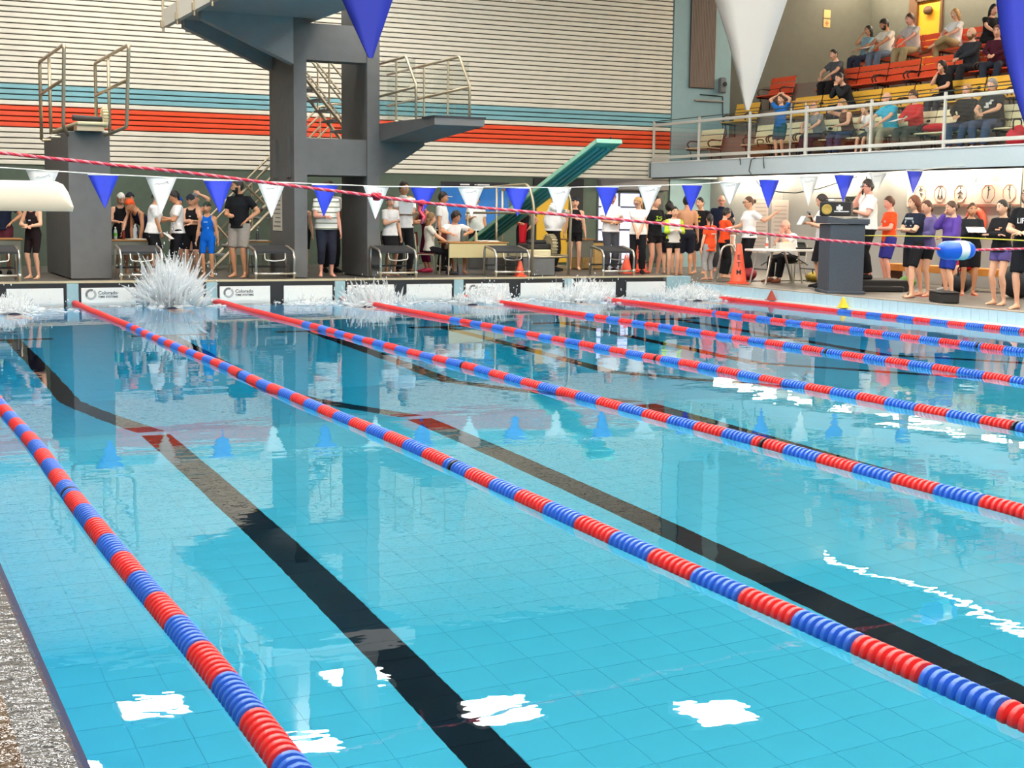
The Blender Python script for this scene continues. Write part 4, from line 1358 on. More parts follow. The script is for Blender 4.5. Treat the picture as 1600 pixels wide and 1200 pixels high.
    if bottom:
        kind, col = bottom[0], bottom[1]
        C = Acc()
        tightk = kind in ('leggings', 'trunks')
        gr = .014 if tightk else .02
        if kind == 'skirt':
            kz = legs[1][1][2] * .55 + legs[1][0][2] * .45
            rr = [ring(.10, .150 * hipw * g, .108 * g, .01, gr), ring(.0, .168 * hipw * g, .12 * g, 0, gr), ring(-.12, .176 * hipw * g, .125, 0, gr)]
            for t in (.45, .78, 1.0):
                c = (legs[1][0] * (1 - t) + legs[1][1] * t + legs[-1][0] * (1 - t) + legs[-1][1] * t) / 2
                rr.append((c, V(1, 0, 0), V(0, 1, 0), .182, .125))
            C.add(loft(rr, 18))
        else:
            C.add(loft([ring(-.12, .09, .085, 0, gr), ring(-.06, .158 * hipw * g, .114 * g, 0, gr), ring(.0, .168 * hipw * g, .12 * g, 0, gr), ring(.09, .152 * (1 + (g - 1) * 1.2) * hipw, .108 * g * g, .01, gr)], 18))
            for sd in (1, -1):
                hp, kn, an = legs[sd][:3]
                lo_ = {'pants': 1.93, 'jeans': 1.93, 'leggings': 1.75, 'capri': 1.62, 'shorts': .90, 'short_shorts': .42, 'trunks': .55, 'boardshorts': .95}[kind]
                ex = .012 if tightk else {'shorts': .034, 'boardshorts': .034, 'short_shorts': .026}.get(kind, .022)
                def lp(t): return hp * (1 - t) + kn * t if t <= 1 else kn * (2 - t) + an * (t - 1)
                def lr(t): return (.086 * g * (1 - t) + .055 * t) if t <= 1 else (.055 * (2 - t) + .036 * (t - 1))
                ts = [0.0, .2] + ([.5] if lo_ > .6 else []) + ([.85, 1.0, 1.25, 1.5] if lo_ > 1.2 else [])
                ts = [t for t in ts if t < lo_ - .05] + [lo_]
                flare = {'pants': .018, 'jeans': .012}.get(kind, 0)
                C.add(tube_n([lp(t) + (V(0, 0, .04) if t == 0 else 0) for t in ts], [lr(t) + ex + (flare if t > 1.2 else 0) for t in ts], 14))
                if lo_ > 1:
                    C.add(ellipsoid(kn, (.055 + ex, .055 + ex, .055 + ex), 10, 7))
        cloth({'pants': 'trousers', 'jeans': 'jeans', 'leggings': 'leggings', 'capri': 'capri_trousers', 'shorts': 'shorts', 'short_shorts': 'shorts', 'trunks': 'swim_trunks', 'skirt': 'skirt', 'boardshorts': 'board_shorts'}[kind], C, col)
    if shoes:
        for sd in (1, -1):
            fd, h0 = legs[sd][3], legs[sd][4]
            sv = nrm(np.cross(fd, Up))
            if shoes[0] == 'flip':
                direct('flip_flop', [loft([(h0 - fd * .07 - V(0, 0, .042), sv, Up, .03, .010), (h0 - V(0, 0, .042), sv, Up, .040, .010), (h0 + fd * .10 - V(0, 0, .042), sv, Up, .050, .010), (h0 + fd * .19 - V(0, 0, .042), sv, Up, .035, .010)], 10), tube_n([h0 + fd * .03 + sv * .045 - V(0, 0, .03), h0 + fd * .07 + V(0, 0, .035), h0 + fd * .13 - V(0, 0, .01)], [.009, .009, .007], 6)], shoes[1])
            else:
                direct('shoe', [loft([(h0 - fd * .075 - V(0, 0, .005), sv, Up, .025, .032), (h0 - fd * .05, sv, Up, .043, .046), (h0 + fd * .03 + V(0, 0, .002), sv, Up, .047, .053), (h0 + fd * .11 - V(0, 0, .01), sv, Up, .055, .036), (h0 + fd * .19 - V(0, 0, .018), sv, Up, .048, .027), (h0 + fd * .215 - V(0, 0, .022), sv, Up, .028, .018)], 12)], shoes[1])
    # ---- hair, cap, glasses
    if cap:
        direct('swim_cap', [hd(CAPSH)], cap)
    elif style != 'bald':
        hp_ = hair_parts(style)
        if hp_:
            direct('hair', [hd(q) for q in hp_], hm)
    if cap and style in ('pony', 'bun', 'tied'):
        direct('hair', [hd(hair_parts('tied')[1])], hm)
    if goggles:
        vf = []
        zz = .058 if goggles == 'up' else .004
        yy = -.098 if goggles == 'up' else -.096
        for sd in (1, -1):
            vf.append(ellipsoid(V(sd * .033, yy, zz), (.027, .012, .018), 10, 6))
        vf.append(tube_n([V(-.06, yy + .02, zz), V(-.085, -.02, zz), V(-.086, .04, zz + .01), V(-.05, .098, zz + .01), V(0, .110, zz + .01), V(.05, .098, zz + .01), V(.086, .04, zz + .01), V(.085, -.02, zz), V(.06, yy + .02, zz)], [.008] * 9, 6))
        direct('goggles', [hd(q) for q in vf], (60, 64, 72))
    if glasses:
        vf = []
        for sd in (1, -1):
            ring_ = [V(sd * .033 + .024 * math.cos(a), -.103, .002 + .018 * math.sin(a)) for a in np.linspace(0, 2 * PI, 11)]
            vf.append(tube_n(ring_, [.0035] * 11, 5))
            vf.append(tube_n([V(sd * .056, -.1, .006), V(sd * .078, -.05, .008), V(sd * .082, .01, .006)], [.003] * 3, 5))
        vf.append(tube_n([V(-.01, -.104, .004), V(.01, -.104, .004)], [.003] * 2, 5))
        direct('glasses', [hd(q) for q in vf], (40, 36, 36))
    if beard:
        direct('beard', [hd(BEARD)], hm)
    # world positions of the hands for things that are held
    cz, sz = math.cos(fz), math.sin(fz)
    def world(p):
        p = p * s
        return V(x + cz * p[0] - sz * p[1], y + sz * p[0] + cz * p[1], z0 + p[2])
    info = {'obj': root_o, 'l': world(hands[1][0] + hands[1][1] * .075 + hands[1][3] * .02), 'r': world(hands[-1][0] + hands[-1][1] * .075 + hands[-1][3] * .02), 'face': fz, 's': s, 'direct': direct, 'tp': tp, 'world': world, 'R': R, 'head': (HC, Rh), 'hands': hands}
    PEOPLE[key] = info
    return info
def cmat(rgb):
    if rgb == 'STRIPE': return stripe_mat()
    if rgb == 'RAGLAN': return raglan_mat()
    return mat('cloth_%d_%d_%d' % tuple(rgb), rgb, 0.85, spec=0.15, noise=0.07, nscale=14)

def band_mat(name, base, band, build):
    if name in MATS: return MATS[name]
    m = mat(name, base, 0.85, spec=0.15)
    nt = m.node_tree; b = nt.nodes['Principled BSDF']
    tc = nt.nodes.new('ShaderNodeTexCoord'); sx = nt.nodes.new('ShaderNodeSeparateXYZ')
    nt.links.new(tc.outputs['Object'], sx.inputs[0])
    f = build(nt, sx)
    mx = nt.nodes.new('ShaderNodeMix'); mx.data_type = 'RGBA'
    mx.inputs[6].default_value = (*lin(base), 1); mx.inputs[7].default_value = (*lin(band), 1)
    nt.links.new(f, mx.inputs[0]); nt.links.new(mx.outputs[2], b.inputs['Base Color'])
    return m
def _math(nt, op, a, v=None):
    n = nt.nodes.new('ShaderNodeMath'); n.operation = op
    nt.links.new(a, n.inputs[0])
    if v is not None: n.inputs[1].default_value = v
    return n.outputs[0]
def stripe_mat():
    # woven stripes: a colour of the cloth itself
    return band_mat('polo_stripes', (236, 234, 226), (112, 122, 84), lambda nt, sx: _math(nt, 'LESS_THAN', _math(nt, 'FRACT', _math(nt, 'DIVIDE', sx.outputs['Z'], 0.105)), 0.2))
def raglan_mat():
    return band_mat('raglan_shirt', (232, 228, 220), (190, 214, 60), lambda nt, sx: _math(nt, 'GREATER_THAN', _math(nt, 'ABSOLUTE', sx.outputs['X']), 0.13))

def run_jobs():
    """voxel-join every collected body and garment in one evaluation"""
    tmp = []
    for (v, f, vox, fin) in JOBS:
        me = bpy.data.meshes.new('raw'); me.from_pydata([tuple(p) for p in v], [], f)
        o = bpy.data.objects.new('raw', me); COL.objects.link(o)
        md = o.modifiers.new('r', 'REMESH'); md.mode = 'VOXEL'; md.voxel_size = vox; md.adaptivity = 0.0
        sm = o.modifiers.new('s', 'SMOOTH'); sm.factor = 0.5; sm.iterations = 3
        tmp.append((o, fin))
    bpy.context.view_layer.update()
    dg = bpy.context.evaluated_depsgraph_get()
    for o, fin in tmp:
        me = bpy.data.meshes.new_from_object(o.evaluated_get(dg))
        fin(me)
    for o, fin in tmp:
        me = o.data
        bpy.data.objects.remove(o); bpy.data.meshes.remove(me)
    JOBS.clear()

def print_on(key, u, l, shapes, m, back=False, lift=0.0, front=0.15):
    """flat print on a shirt: list of (x,z,w,h) rectangles or a text mesh, set on the chest"""
    I = PEOPLE[key]
    tp, s = I['tp'], I['s']
    sg = -1 if back else 1
    mb = MB()
    for (x_, z_, w_, h_) in shapes:
        pts = []
        for (dx, dz) in ((-w_ / 2, -h_ / 2), (w_ / 2, -h_ / 2), (w_ / 2, h_ / 2), (-w_ / 2, h_ / 2)):
            c, Rk = tp(u + z_ + dz, 0, 0)
            xx = l + x_ + dx
            yy = front * math.sqrt(max(0.05, 1 - (xx / 0.2) ** 2))
            pts.append((c + Rk @ V(xx, -sg * yy, 0)) * s)
        nrm_ = nrm(np.cross(pts[1] - pts[0], pts[3] - pts[0])) * 0.003
        vs = [p for p in pts] + [p - nrm_ for p in pts]
        mb.add(vs, [(0, 1, 2, 3), (7, 6, 5, 4), (0, 4, 5, 1), (1, 5, 6, 2), (2, 6, 7, 3), (3, 7, 4, 0)])
    return mb.build('print', m, I['obj'])
# ================================================================== DECK FURNITURE
# ---- touch pads on the pool end wall (two for each lane), some with lettering and a ring mark
m_pad = mat('pad_white', (232, 231, 226), 0.5, noise=0.02)
m_ringd = mat('ring_grey_dark', (118, 120, 122), 0.6); m_ringl = mat('ring_grey_light', (176, 177, 176), 0.6)
m_print = mat('print_dark', (70, 72, 80), 0.6)
tx1 = text_mesh('Colorado', 0.088, 0.001, 'LEFT', 0.002)
tx2 = text_mesh('TIME SYSTEMS', 0.056, 0.001, 'LEFT', 0.002)
LANES = ['sixth', 'fifth', 'fourth', 'third', 'second', 'first']
def flat_text(me, parent, m, loc, name='lettering'):
    o = link(name, me, parent, loc=loc)
    o.rotation_euler = (PI / 2, 0, 0)
    if not me.materials: me.materials.append(m)
    return o
for k in range(6):
    for h in range(2):
        x0 = k * 2.5 + (0.145 if h == 0 else 1.375)
        wd = 0.965
        logo = (h == 0)
        xm = x0 + wd / 2
        lab = ('white touch pad %s, %s lane from the gallery' % ('with ring mark and lettering' if logo else 'without lettering', LANES[k]))
        p = thing('touch_pad', lab, 'touch pad', (xm, -0.022, 0), 0, 'touch pads along the pool end')
        MB().bevbox((0, 0, -0.17), (wd, 0.02, 0.88), 0.006).build('pad', m_pad, p)
        MB().bbox(-wd / 2, wd / 2, -0.008, 0.012, 0.27, 0.285).build('top_edge', m_black, p)
        if logo:
            for (a0, a1, m, nm) in ((0.35 * PI, 1.15 * PI, m_ringd, 'ring_dark'), (1.15 * PI, 2.30 * PI, m_ringl, 'ring_light')):
                n = 18; vs = []; fs = []
                for i in range(n + 1):
                    a = a0 + (a1 - a0) * i / n
                    for r in (0.058, 0.098):
                        for yy in (-0.0135, -0.0105):
                            vs.append((-0.315 + r * math.cos(a), yy, 0.15 + r * math.sin(a)))
                for i in range(n):
                    b = i * 4
                    fs += [(b, b + 4, b + 6, b + 2), (b, b + 1, b + 5, b + 4), (b + 2, b + 6, b + 7, b + 3)]
                MB().add(vs, fs).build(nm, m, p)
            flat_text(tx1, p, m_print, (-0.19, -0.0115, 0.175))
            flat_text(tx2, p, m_print, (-0.19, -0.0115, 0.105))

# ---- starting blocks
m_top = mat('block_top_black', (44, 45, 48), 0.7, noise=0.1, nscale=60, bump=0.3, bscale=300)
blk0 = None
for k in range(6):
    x = k * 2.5 + 1.25
    lab = 'black topped steel starting block of the %s lane from the gallery side' % LANES[k]
    if blk0 is None:
        blk0 = thing('starting_block', lab, 'starting block', (x, 0.11, ZF), 0, 'starting blocks along the pool end')
        MB().prism([(0.02, 0.485), (0.02, 0.525), (0.60, 0.625), (0.60, 0.585)], 'x', -0.345, 0.345).build('platform', m_top, blk0)
        for sx in (-1, 1):
            MB().tube(bend([(sx * 0.372, 0.0, 0.0), (sx * 0.372, 0.0, 0.44), (sx * 0.372, 0.08, 0.54), (sx * 0.372, 0.58, 0.625), (sx * 0.372, 0.60, 0.0)], 0.10, 6), 0.026, 8).build('side_frame', m_chrome, blk0, True)
        MB().tube([(-0.40, 0.0, 0.10), (0.40, 0.0, 0.10)], 0.024, 8).build('front_bar', m_chrome, blk0, True)
        for sx in (-1, 1):
            MB().ell((sx * 0.372, 0, 0.10), (0.045, 0.04, 0.04), 8, 6).build('clamp', m_chrome, blk0, True)
        MB().bevbox((0, 0.53, 0.22), (0.72, 0.12, 0.035), 0.008).build('rear_step', m_top, blk0)
        MB().bevbox((0, 0.28, 0.563), (0.15, 0.07, 0.006), 0.002, 0, Matrix.Rotation(0.138, 3, 'X')).build('number_plate', m_pad, blk0)
        MB().tube(bend([(-0.20, 0.03, 0.49), (-0.20, 0.0, 0.36), (0.0, -0.01, 0.34), (0.20, 0.0, 0.36), (0.20, 0.03, 0.49)], 0.05), 0.014, 6).build('grip_bar', m_chrome, blk0, True)
    else:
        copy_tree(blk0, loc=(x, 0.11, ZF), label=lab)

# ---- tables
m_wood = mat('table_wood', (170, 118, 58), 0.45, noise=0.1, nscale=8)
m_panelg = mat('table_panel_grey', (120, 122, 110), 0.6)
m_creamp = mat('desk_panel_cream', (206, 190, 140), 0.55)
m_maroon = mat('chair_maroon', (104, 36, 38), 0.5)
m_leg = mat('chair_leg_steel', (186, 176, 150), 0.35, metal=0.7)
def table(x0, x1, y0, y1, h, label, top=m_wood, panel=m_panelg, pz=0.26, z0=ZF, name='table'):
    cx, cy_ = (x0 + x1) / 2, (y0 + y1) / 2
    t = thing(name, label, 'table', (cx, cy_, z0))
    w_, d_ = x1 - x0, y1 - y0
    MB().bevbox((0, 0, h - 0.016), (w_, d_, 0.032), 0.008).build('tabletop', top, t)
    if panel is not None:
        MB().bevbox((0, -d_ / 2 + 0.03, h - 0.032 - pz / 2), (w_ - 0.08, 0.025, pz), 0.006).build('front_panel', panel, t)
    for sx in (-1, 1):
        for sy in (-1, 1):
            MB().tube([(sx * (w_ / 2 - 0.06), sy * (d_ / 2 - 0.07), h - 0.03), (sx * (w_ / 2 - 0.04), sy * (d_ / 2 - 0.05), 0)], 0.016, 8).build('leg', m_leg, t)
    return t
table(0.15, 1.88, 1.75, 2.35, 0.72, 'wood topped table behind the end starting block, papers on top')
table(3.45, 4.25, 1.85, 2.45, 0.70, 'wood topped table with grey panel, next to the concrete pier')
table(5.95, 6.72, 2.05, 2.6, 0.68, 'small wood topped table next to the tower, bottles on top')
table(10.2, 11.6, 1.05, 1.65, 0.69, 'school desk with cream front panel and orange wood top', m_wood, m_creamp, 0.30, name='desk')
table(14.0, 14.75, 3.0, 3.6, 0.72, 'grey green panelled table behind the big white polo shirt', m_wood, m_panelg, 0.4)
# crates of pale wood behind the last blocks
for (x, y, z, w_, d_, h, lab) in ((14.6, 3.9, ZF, 0.9, 0.5, 0.62, 'pale plywood cabinet standing by the glazed door'),):
    c = thing('plywood_cabinet', lab, 'cabinet', (x + .45, y, z))
    MB().bevbox((0, 0, h / 2), (w_, d_, h), 0.01).build('body', mat('plywood', (196, 160, 96), 0.55, noise=0.1), c)
    MB().bevbox((0, 0, h + 0.02), (w_ + .04, d_ + .04, 0.04), 0.01).build('lid', m_black, c)
    MB().bevbox((-.2, -d_ / 2 - 0.008, h / 2), (0.4, 0.014, h - 0.1), 0.004).build('door', mat('plywood', (196, 160, 96), 0.55), c)
    MB().bevbox((.22, -d_ / 2 - 0.008, h / 2), (0.4, 0.014, h - 0.1), 0.004).build('door', mat('plywood', (196, 160, 96), 0.55), c)

def folding_table(x0, x1, yc, d_, h, z0, label):
    t = thing('folding_table', label, 'table', ((x0 + x1) / 2, yc, z0))
    w_ = x1 - x0
    MB().bevbox((0, 0, h - 0.025), (w_, d_, 0.05), 0.012).build('tabletop', m_whiteplastic, t)
    for sx in (-1, 1):
        for sy in (-1, 1):
            MB().tube([(sx * (w_ / 2 - 0.28), sy * (d_ / 2 - 0.1), h - 0.05), (sx * (w_ / 2 - 0.12), sy * (d_ / 2 - 0.06), 0.0)], 0.018, 8).build('leg', m_chrome, t)
        MB().tube([(sx * (w_ / 2 - 0.2), -d_ / 2 + 0.08, 0.32), (sx * (w_ / 2 - 0.2), d_ / 2 - 0.08, 0.32)], 0.013, 6).build('cross_bar', m_frame, t)
        MB().tube([(sx * 0.05, 0, h - 0.06), (sx * (w_ / 2 - 0.2), 0, 0.40)], 0.012, 6).build('brace', m_frame, t)
    return t
folding_table(16.42, 18.05, -1.0, 0.70, 0.75, ZR, 'white folding table with steel legs beside the seated official')

# ---- chairs
def chair(x, y, z0, rz, label, shell=m_maroon, group=None, sh=0.44):
    t = thing('chair', label, 'chair', (x, y, z0), math.radians(rz), group)
    MB().bevbox((0, 0, sh - 0.012), (0.40, 0.40, 0.025), 0.012).build('seat', shell, t)
    bk = []
    vs = []; fs = []
    n = 7
    for j in range(5):
        z = sh + 0.14 + 0.30 * j / 4
        hw = 0.19 if j < 3 else 0.19 - 0.03 * (j - 2)
        for i in range(n):
            u = -1 + 2 * i / (n - 1)
            for d in (0.0, 0.014):
                vs.append((hw * u, 0.205 - 0.03 * (1 - u * u) * -1 - 0.02 * j / 4 * -1 - d, z))
    for j in range(4):
        for i in range(n - 1):
            a = (j * n + i) * 2; b = a + 2; c = a + 2 * n; d = c + 2
            fs += [(a, c, d, b), (a + 1, b + 1, d + 1, c + 1)]
    for j in range(4):
        for i in (0, n - 1):
            a = (j * n + i) * 2; c = a + 2 * n
            fs.append((a, a + 1, c + 1, c))
    for i in range(n - 1):
        for j in (0, 4):
            a = (j * n + i) * 2
            fs.append((a, a + 2, a + 3, a + 1))
    MB().add(vs, fs).build('backrest', shell, t, True)
    for sx in (-1, 1):
        MB().tube(bend([(sx * 0.19, -0.20, 0.0), (sx * 0.18, -0.17, sh - 0.03), (sx * 0.18, 0.18, sh - 0.03), (sx * 0.19, 0.23, sh + 0.40)], 0.04, 4), 0.012, 8).build('side_tube', m_leg, t, True)
        MB().tube([(sx * 0.18, 0.15, sh - 0.03), (sx * 0.20, 0.24, 0.0)], 0.012, 8).build('leg', m_leg, t, True)
    return t
chair(6.95 - .62, 3.0, ZF, 150, 'maroon chair half behind the concrete tower, at the small table', group='maroon chairs around the tables')
chair(5.55, 3.1, ZF, -160, 'maroon chair at the table behind the black polo shirt man', group='maroon chairs around the tables')
chair(10.0, 1.75, ZF, 62, 'maroon chair under the long haired girl at the desk', group='maroon chairs around the tables')
chair(10.75, 2.3, ZF, -20, 'maroon chair behind the desk, under the boy in white', group='maroon chairs around the tables')
chair(9.75, 3.1, ZF, 30, 'black backed chair behind the tall clipboard official', m_black)
chair(0.6, 3.0, ZF, 0, 'maroon chair behind the table near the navy shirt official', group='maroon chairs around the tables')
chair(18.0, -0.28, ZR, -75, 'steel legged chair under the balding official at the white table', m_frame)

# ---- cones
m_cone = mat('cone_orange', (240, 92, 60), 0.5, noise=0.04)
def cone(x, y, z0, h, r, label, letters=None, rz=0.0):
    t = thing('traffic_cone', label, 'cone', (x, y, z0), rz, None)
    MB().bevbox((0, 0, 0.015), (r * 2.3, r * 2.3, 0.03), 0.01).build('base', m_cone, t)
    MB().lathe([(r, 0.03), (r * 0.94, 0.06), (r * 0.28, h - 0.01), (r * 0.22, h)], (0, 0, 0), 18).build('body', m_cone, t, True)
    if letters:
        for i, ch in enumerate(letters):
            me = text_mesh(ch, 0.15, 0.003, bold=0.0015)
            z = h * (0.66 - 0.185 * i)
            rr = r * (0.94 - 0.66 * (z - 0.06) / (h - 0.07))
            o = flat_text(me, t, m_black, (-0.02, -rr - 0.006, z)); o.rotation_euler = (PI / 2 - 0.12, 0, 0)
    return t
cone(11.45, 0.17, ZF, 0.33, 0.10, 'small orange cone on the pool edge next to a starting block')
cone(14.48, 1.05, ZF, 0.42, 0.13, 'plain orange cone standing behind the last starting block')
cone(15.10, 1.55, ZF, 0.86, 0.19, 'tall orange cone with black letters behind the woman in white blouse', 'ETM', -0.4)
cone(16.22, -0.75, ZR, 0.86, 0.19, 'tall orange cone with black letters standing inside the pool ladder rails', 'ETM', -0.45)
cone(18.0, -1.9, ZR, 0.6, 0.15, 'orange cone behind the woman with the microphone')

# small triangular markers on the pool rim
for (x, y, rgb, lab) in ((15.52, -2.95, (168, 66, 50), 'small red triangular marker on the pool rim'), (15.52, -5.2, (232, 196, 50), 'small yellow triangular marker on the pool rim')):
    t = thing('rim_marker', lab, 'marker', (x, y, 0.03))
    m = mat('marker_%d' % rgb[0], rgb, 0.5)
    MB().lathe([(0.11, 0.0), (0.02, 0.19), (0.004, 0.2)], (0, 0, 0), 4, 0, Matrix.Rotation(0.6, 3, 'Z')).build('wedge', m, t)
    MB().bevbox((0, 0, 0.008), (0.2, 0.2, 0.016), 0.005).build('foot', m, t)

# ---- ladder rails by the cone
ld = thing('pool_ladder', 'pair of bent steel pool ladder rails around the lettered cone', 'ladder', (16.75, -0.45, ZR))
for (x, y) in ((-0.42, 0.35), (0.46, -0.30)):
    MB().tube(bend([(x - 0.30, y - 0.02, -0.02), (x - 0.12, y - 0.02, 0.78), (x + 0.12, y - 0.02, 0.84), (x + 0.42, y, 0.0)], 0.2, 6), 0.024, 8).build('rail', m_chrome, ld, True)
    MB().lathe([(0.05, 0), (0.05, 0.02), (0.03, 0.03)], (x - 0.30, y - 0.02, 0), 10).lathe([(0.05, 0), (0.05, 0.02), (0.03, 0.03)], (x + 0.42, y, 0), 10).build('flange', m_chrome, ld)

# ---- lectern with its step, radio on top
m_lect = mat('lectern_slate', (66, 74, 84), 0.65, noise=0.08, nscale=30)
le = thing('lectern', 'tall slate grey lectern on the pool deck with sloping top', 'lectern', (16.25, -4.15, ZR), math.radians(-25))
MB().bevbox((0, 0, 0.66), (0.66, 0.95, 1.32), 0.012).build('body', m_lect, le)
MB().prism([(-0.52, 1.33), (-0.52, 1.42), (0.52, 1.42), (0.52, 1.33)], 'x', -0.40, 0.40).build('top_trim', m_lect, le)
MB().prism([(-0.40, 1.42), (-0.40, 1.47), (0.38, 1.35), (0.38, 1.30)], 'y', -0.5, 0.5).build('sloping_top', m_lect, le)
MB().bevbox((0.0, 0.0, 0.03), (0.74, 1.05, 0.06), 0.012).build('plinth', m_lect, le)
MB().bbox(0.33, 0.345, -0.43, 0.43, 0.15, 1.25).build('back_shade_sheet', m_dark, le)  # dark sheet paints the shade of a hollow back on the solid body
s2 = thing('step_platform', 'black step behind the lectern under the official in white', 'step', (17.55, -3.45, ZR), math.radians(-25))
MB().bevbox((0, 0, 0.11), (1.3, 1.1, 0.22), 0.02).build('platform', m_blk, s2)
MB().bevbox((0, -0.64, 0.055), (1.0, 0.22, 0.11), 0.02).build('tread', m_blk, s2)
rd = thing('radio', 'black portable radio with round yellowish speaker on top of the lectern', 'radio', (16.20, -4.02, ZR + 1.47), math.radians(42))
MB().bevbox((0, 0, 0.14), (0.24, 0.60, 0.28), 0.02).build('case', m_blk, rd)
Rr = Matrix.Rotation(-PI / 2, 3, 'Y')
MB().lathe([(0.10, 0), (0.10, 0.012), (0.075, 0.015), (0.03, 0.004)], (-0.12, 0.16, 0.13), 16, 0, Rr).build('speaker', mat('speaker_gold', (186, 156, 70), 0.4), rd, False)
MB().bbox(-0.126, -0.121, -0.14, -0.02, 0.12, 0.19).bbox(-0.126, -0.121, -0.26, 0.02, 0.08, 0.10).bbox(-0.126, -0.121, -0.10, -0.06, 0.08, 0.22).build('print', m_ink, rd)
MB().tube(bend([(0, 0.25, 0.28), (0, 0.22, 0.34), (0, -0.22, 0.34), (0, -0.25, 0.28)], 0.03), 0.012, 6).build('handle', m_blk, rd)
MB().bevbox((0.02, 0.1, 0.31), (0.06, 0.12, 0.06), 0.01).build('dial', m_ink, rd)
bb = thing('black_box', 'low black foam box on the deck edge before the blue shorts', 'box', (16.15, -7.15, ZR), math.radians(-25))
MB().bevbox((0, 0, 0.09), (0.32, 0.72, 0.18), 0.02).build('box', m_blk, bb)
MB().bevbox((0, 0, 0.185), (0.34, 0.74, 0.02), 0.008).build('lid', m_blk, bb)

# wooden wall bench under the gallery with bags
wb = thing('wooden_bench', 'long orange wood bench along the wall behind the swimmers', 'bench', (19.6, -4.4, ZR))
m_bwood = mat('bench_wood', (206, 136, 60), 0.45, noise=0.12, nscale=6)
for i in range(3):
    MB().bevbox((-0.14 + i * 0.14, 0, 0.44), (0.125, 5.6, 0.045), 0.01).build('slat', m_bwood, wb)
MB().bevbox((-0.2, 0, 0.37), (0.03, 5.5, 0.11), 0.006).build('apron', m_bwood, wb)
for y in (-2.6, -0.9, 0.9, 2.6):
    MB().bevbox((0, y, 0.21), (0.36, 0.07, 0.42), 0.008).build('leg', mat('bench_leg_dark', (92, 52, 30), 0.6), wb)
def bag(x, y, z0, d, rgb, label, name='bag', strap=None):
    t = thing(name, label, 'bag', (x, y, z0), random.uniform(-.5, .5))
    me = MB().ell((0, 0, d[2] / 2), (d[0] / 2, d[1] / 2, d[2] / 2), 12, 8)
    me.v = [(v[0] * (1 + .1 * math.sin(9 * v[1])), v[1], max(0, v[2] * (1 + .08 * math.sin(14 * v[0] + 5 * v[1])))) for v in me.v]
    me.build('pouch', mat('bag_%d_%d_%d' % rgb, rgb, 0.7, noise=0.15, nscale=9), t, True)
    MB().tube(bend([(-d[0] * .25, -d[1] * .2, d[2] * .8), (-d[0] * .2, 0, d[2] * 1.25), (d[0] * .2, 0, d[2] * 1.25), (d[0] * .25, d[1] * .2, d[2] * .8)], .06), 0.014, 6).build('strap', cmat(strap or (30, 30, 32)), t, True)
    return t
bag(17.2, 0.35, ZR, (0.45, 0.6, 0.3), (150, 34, 48), 'dark red sports bag under the white folding table')
bag(18.6, -0.3, ZR, (0.4, 0.7, 0.22), (214, 190, 70), 'crumpled yellow bag on the deck behind the seated official')
bag(18.95, -2.95, ZR, (0.3, 0.42, 0.24), (74, 130, 44), 'green and black bag under the wall bench')
bag(18.9, -4.6, ZR, (0.45, 0.6, 0.4), (34, 36, 40), 'black bag under the wall bench beside the green one')
bag(18.5, -6.5, ZR, (0.6, 0.8, 0.62), (30, 30, 34), 'large black backpack with orange flap behind the purple shorts', 'backpack', (236, 100, 50))
bag(18.85, -1.6, ZR + 0.03, (0.4, 0.5, 0.35), (196, 60, 50), 'orange red bag on the deck behind the black skirt')

# ---- small things on the tables
def bottle(x, y, z, h, rgb, label, band=None, group='bottles on the tables'):
    t = thing('bottle', label, 'bottle', (x, y, z), 0, group)
    m = mat('bottle_%d_%d_%d' % rgb, rgb, 0.25)
    MB().lathe([(0.030, 0), (0.034, 0.01), (0.034, h * .62), (0.028, h * .74), (0.013, h * .86), (0.013, h * .93)], (0, 0, 0), 12).build('body', m, t, True)
    MB().lathe([(0.016, h * .92), (0.016, h), (0.012, h + .004)], (0, 0, 0), 10).build('cap', m_whiteplastic, t)
    if band:
        MB().lathe([(0.0355, h * .28), (0.0355, h * .52)], (0, 0, 0), 12).build('wrap', mat('wrap_%d_%d' % band[:2], band, 0.5), t)
    return t
bottle(1.45, 2.0, 1.11, 0.26, (182, 196, 196), 'clear bottle with lime wrap beside the papers on the end table', (190, 220, 60))
bottle(3.62, 2.05, 1.09, 0.24, (176, 190, 188), 'clear bottle with green wrap at the pier edge of the table', (96, 190, 70))
bottle(3.98, 2.0, 1.09, 0.28, (200, 204, 206), 'clear water bottle standing behind the papers on the pier table')
bottle(4.05, 2.3, 1.09, 0.30, (196, 206, 220), 'blue white ringed bottle between the two leaning swimmers', (60, 90, 170))
bottle(3.8, 2.2, 1.09, 0.2, (120, 44, 40), 'short maroon bottle on the pier table')
bottle(6.2, 2.25, 1.07, 0.26, (184, 196, 190), 'clear bottle with lime wrap on the small tower table', (196, 222, 70))
bottle(6.5, 2.3, 1.07, 0.22, (70, 72, 78), 'dark bottle on the small tower table')
bottle(10.6, 1.25, 1.08, 0.30, (84, 92, 90), 'tall dark green bottle standing on the desk')
bottle(10.95, 1.3, 1.08, 0.24, (196, 184, 140), 'pale yellow bottle standing on the desk')
bottle(16.72, -1.05, 0.99, 0.24, (206, 206, 206), 'clear bottle with red cap on the white table', (214, 90, 70))
def papers(x, y, z, w_, d_, n, label, rz=0.2, rgb=(236, 232, 222)):
    t = thing('paper_stack', label, 'papers', (x, y, z), rz)
    for i in range(n):
        o = MB().bevbox((0.01 * (i % 2), 0.008 * i, 0.006 * i + 0.004), (w_, d_, 0.006), 0.001).build('sheet', mat('paper_white', rgb, 0.7), t)
        o.rotation_euler = (0, 0, 0.12 * i)
    return t
papers(1.1, 1.95, 1.11, 0.6, 0.3, 3, 'flat white papers lying on the end table')
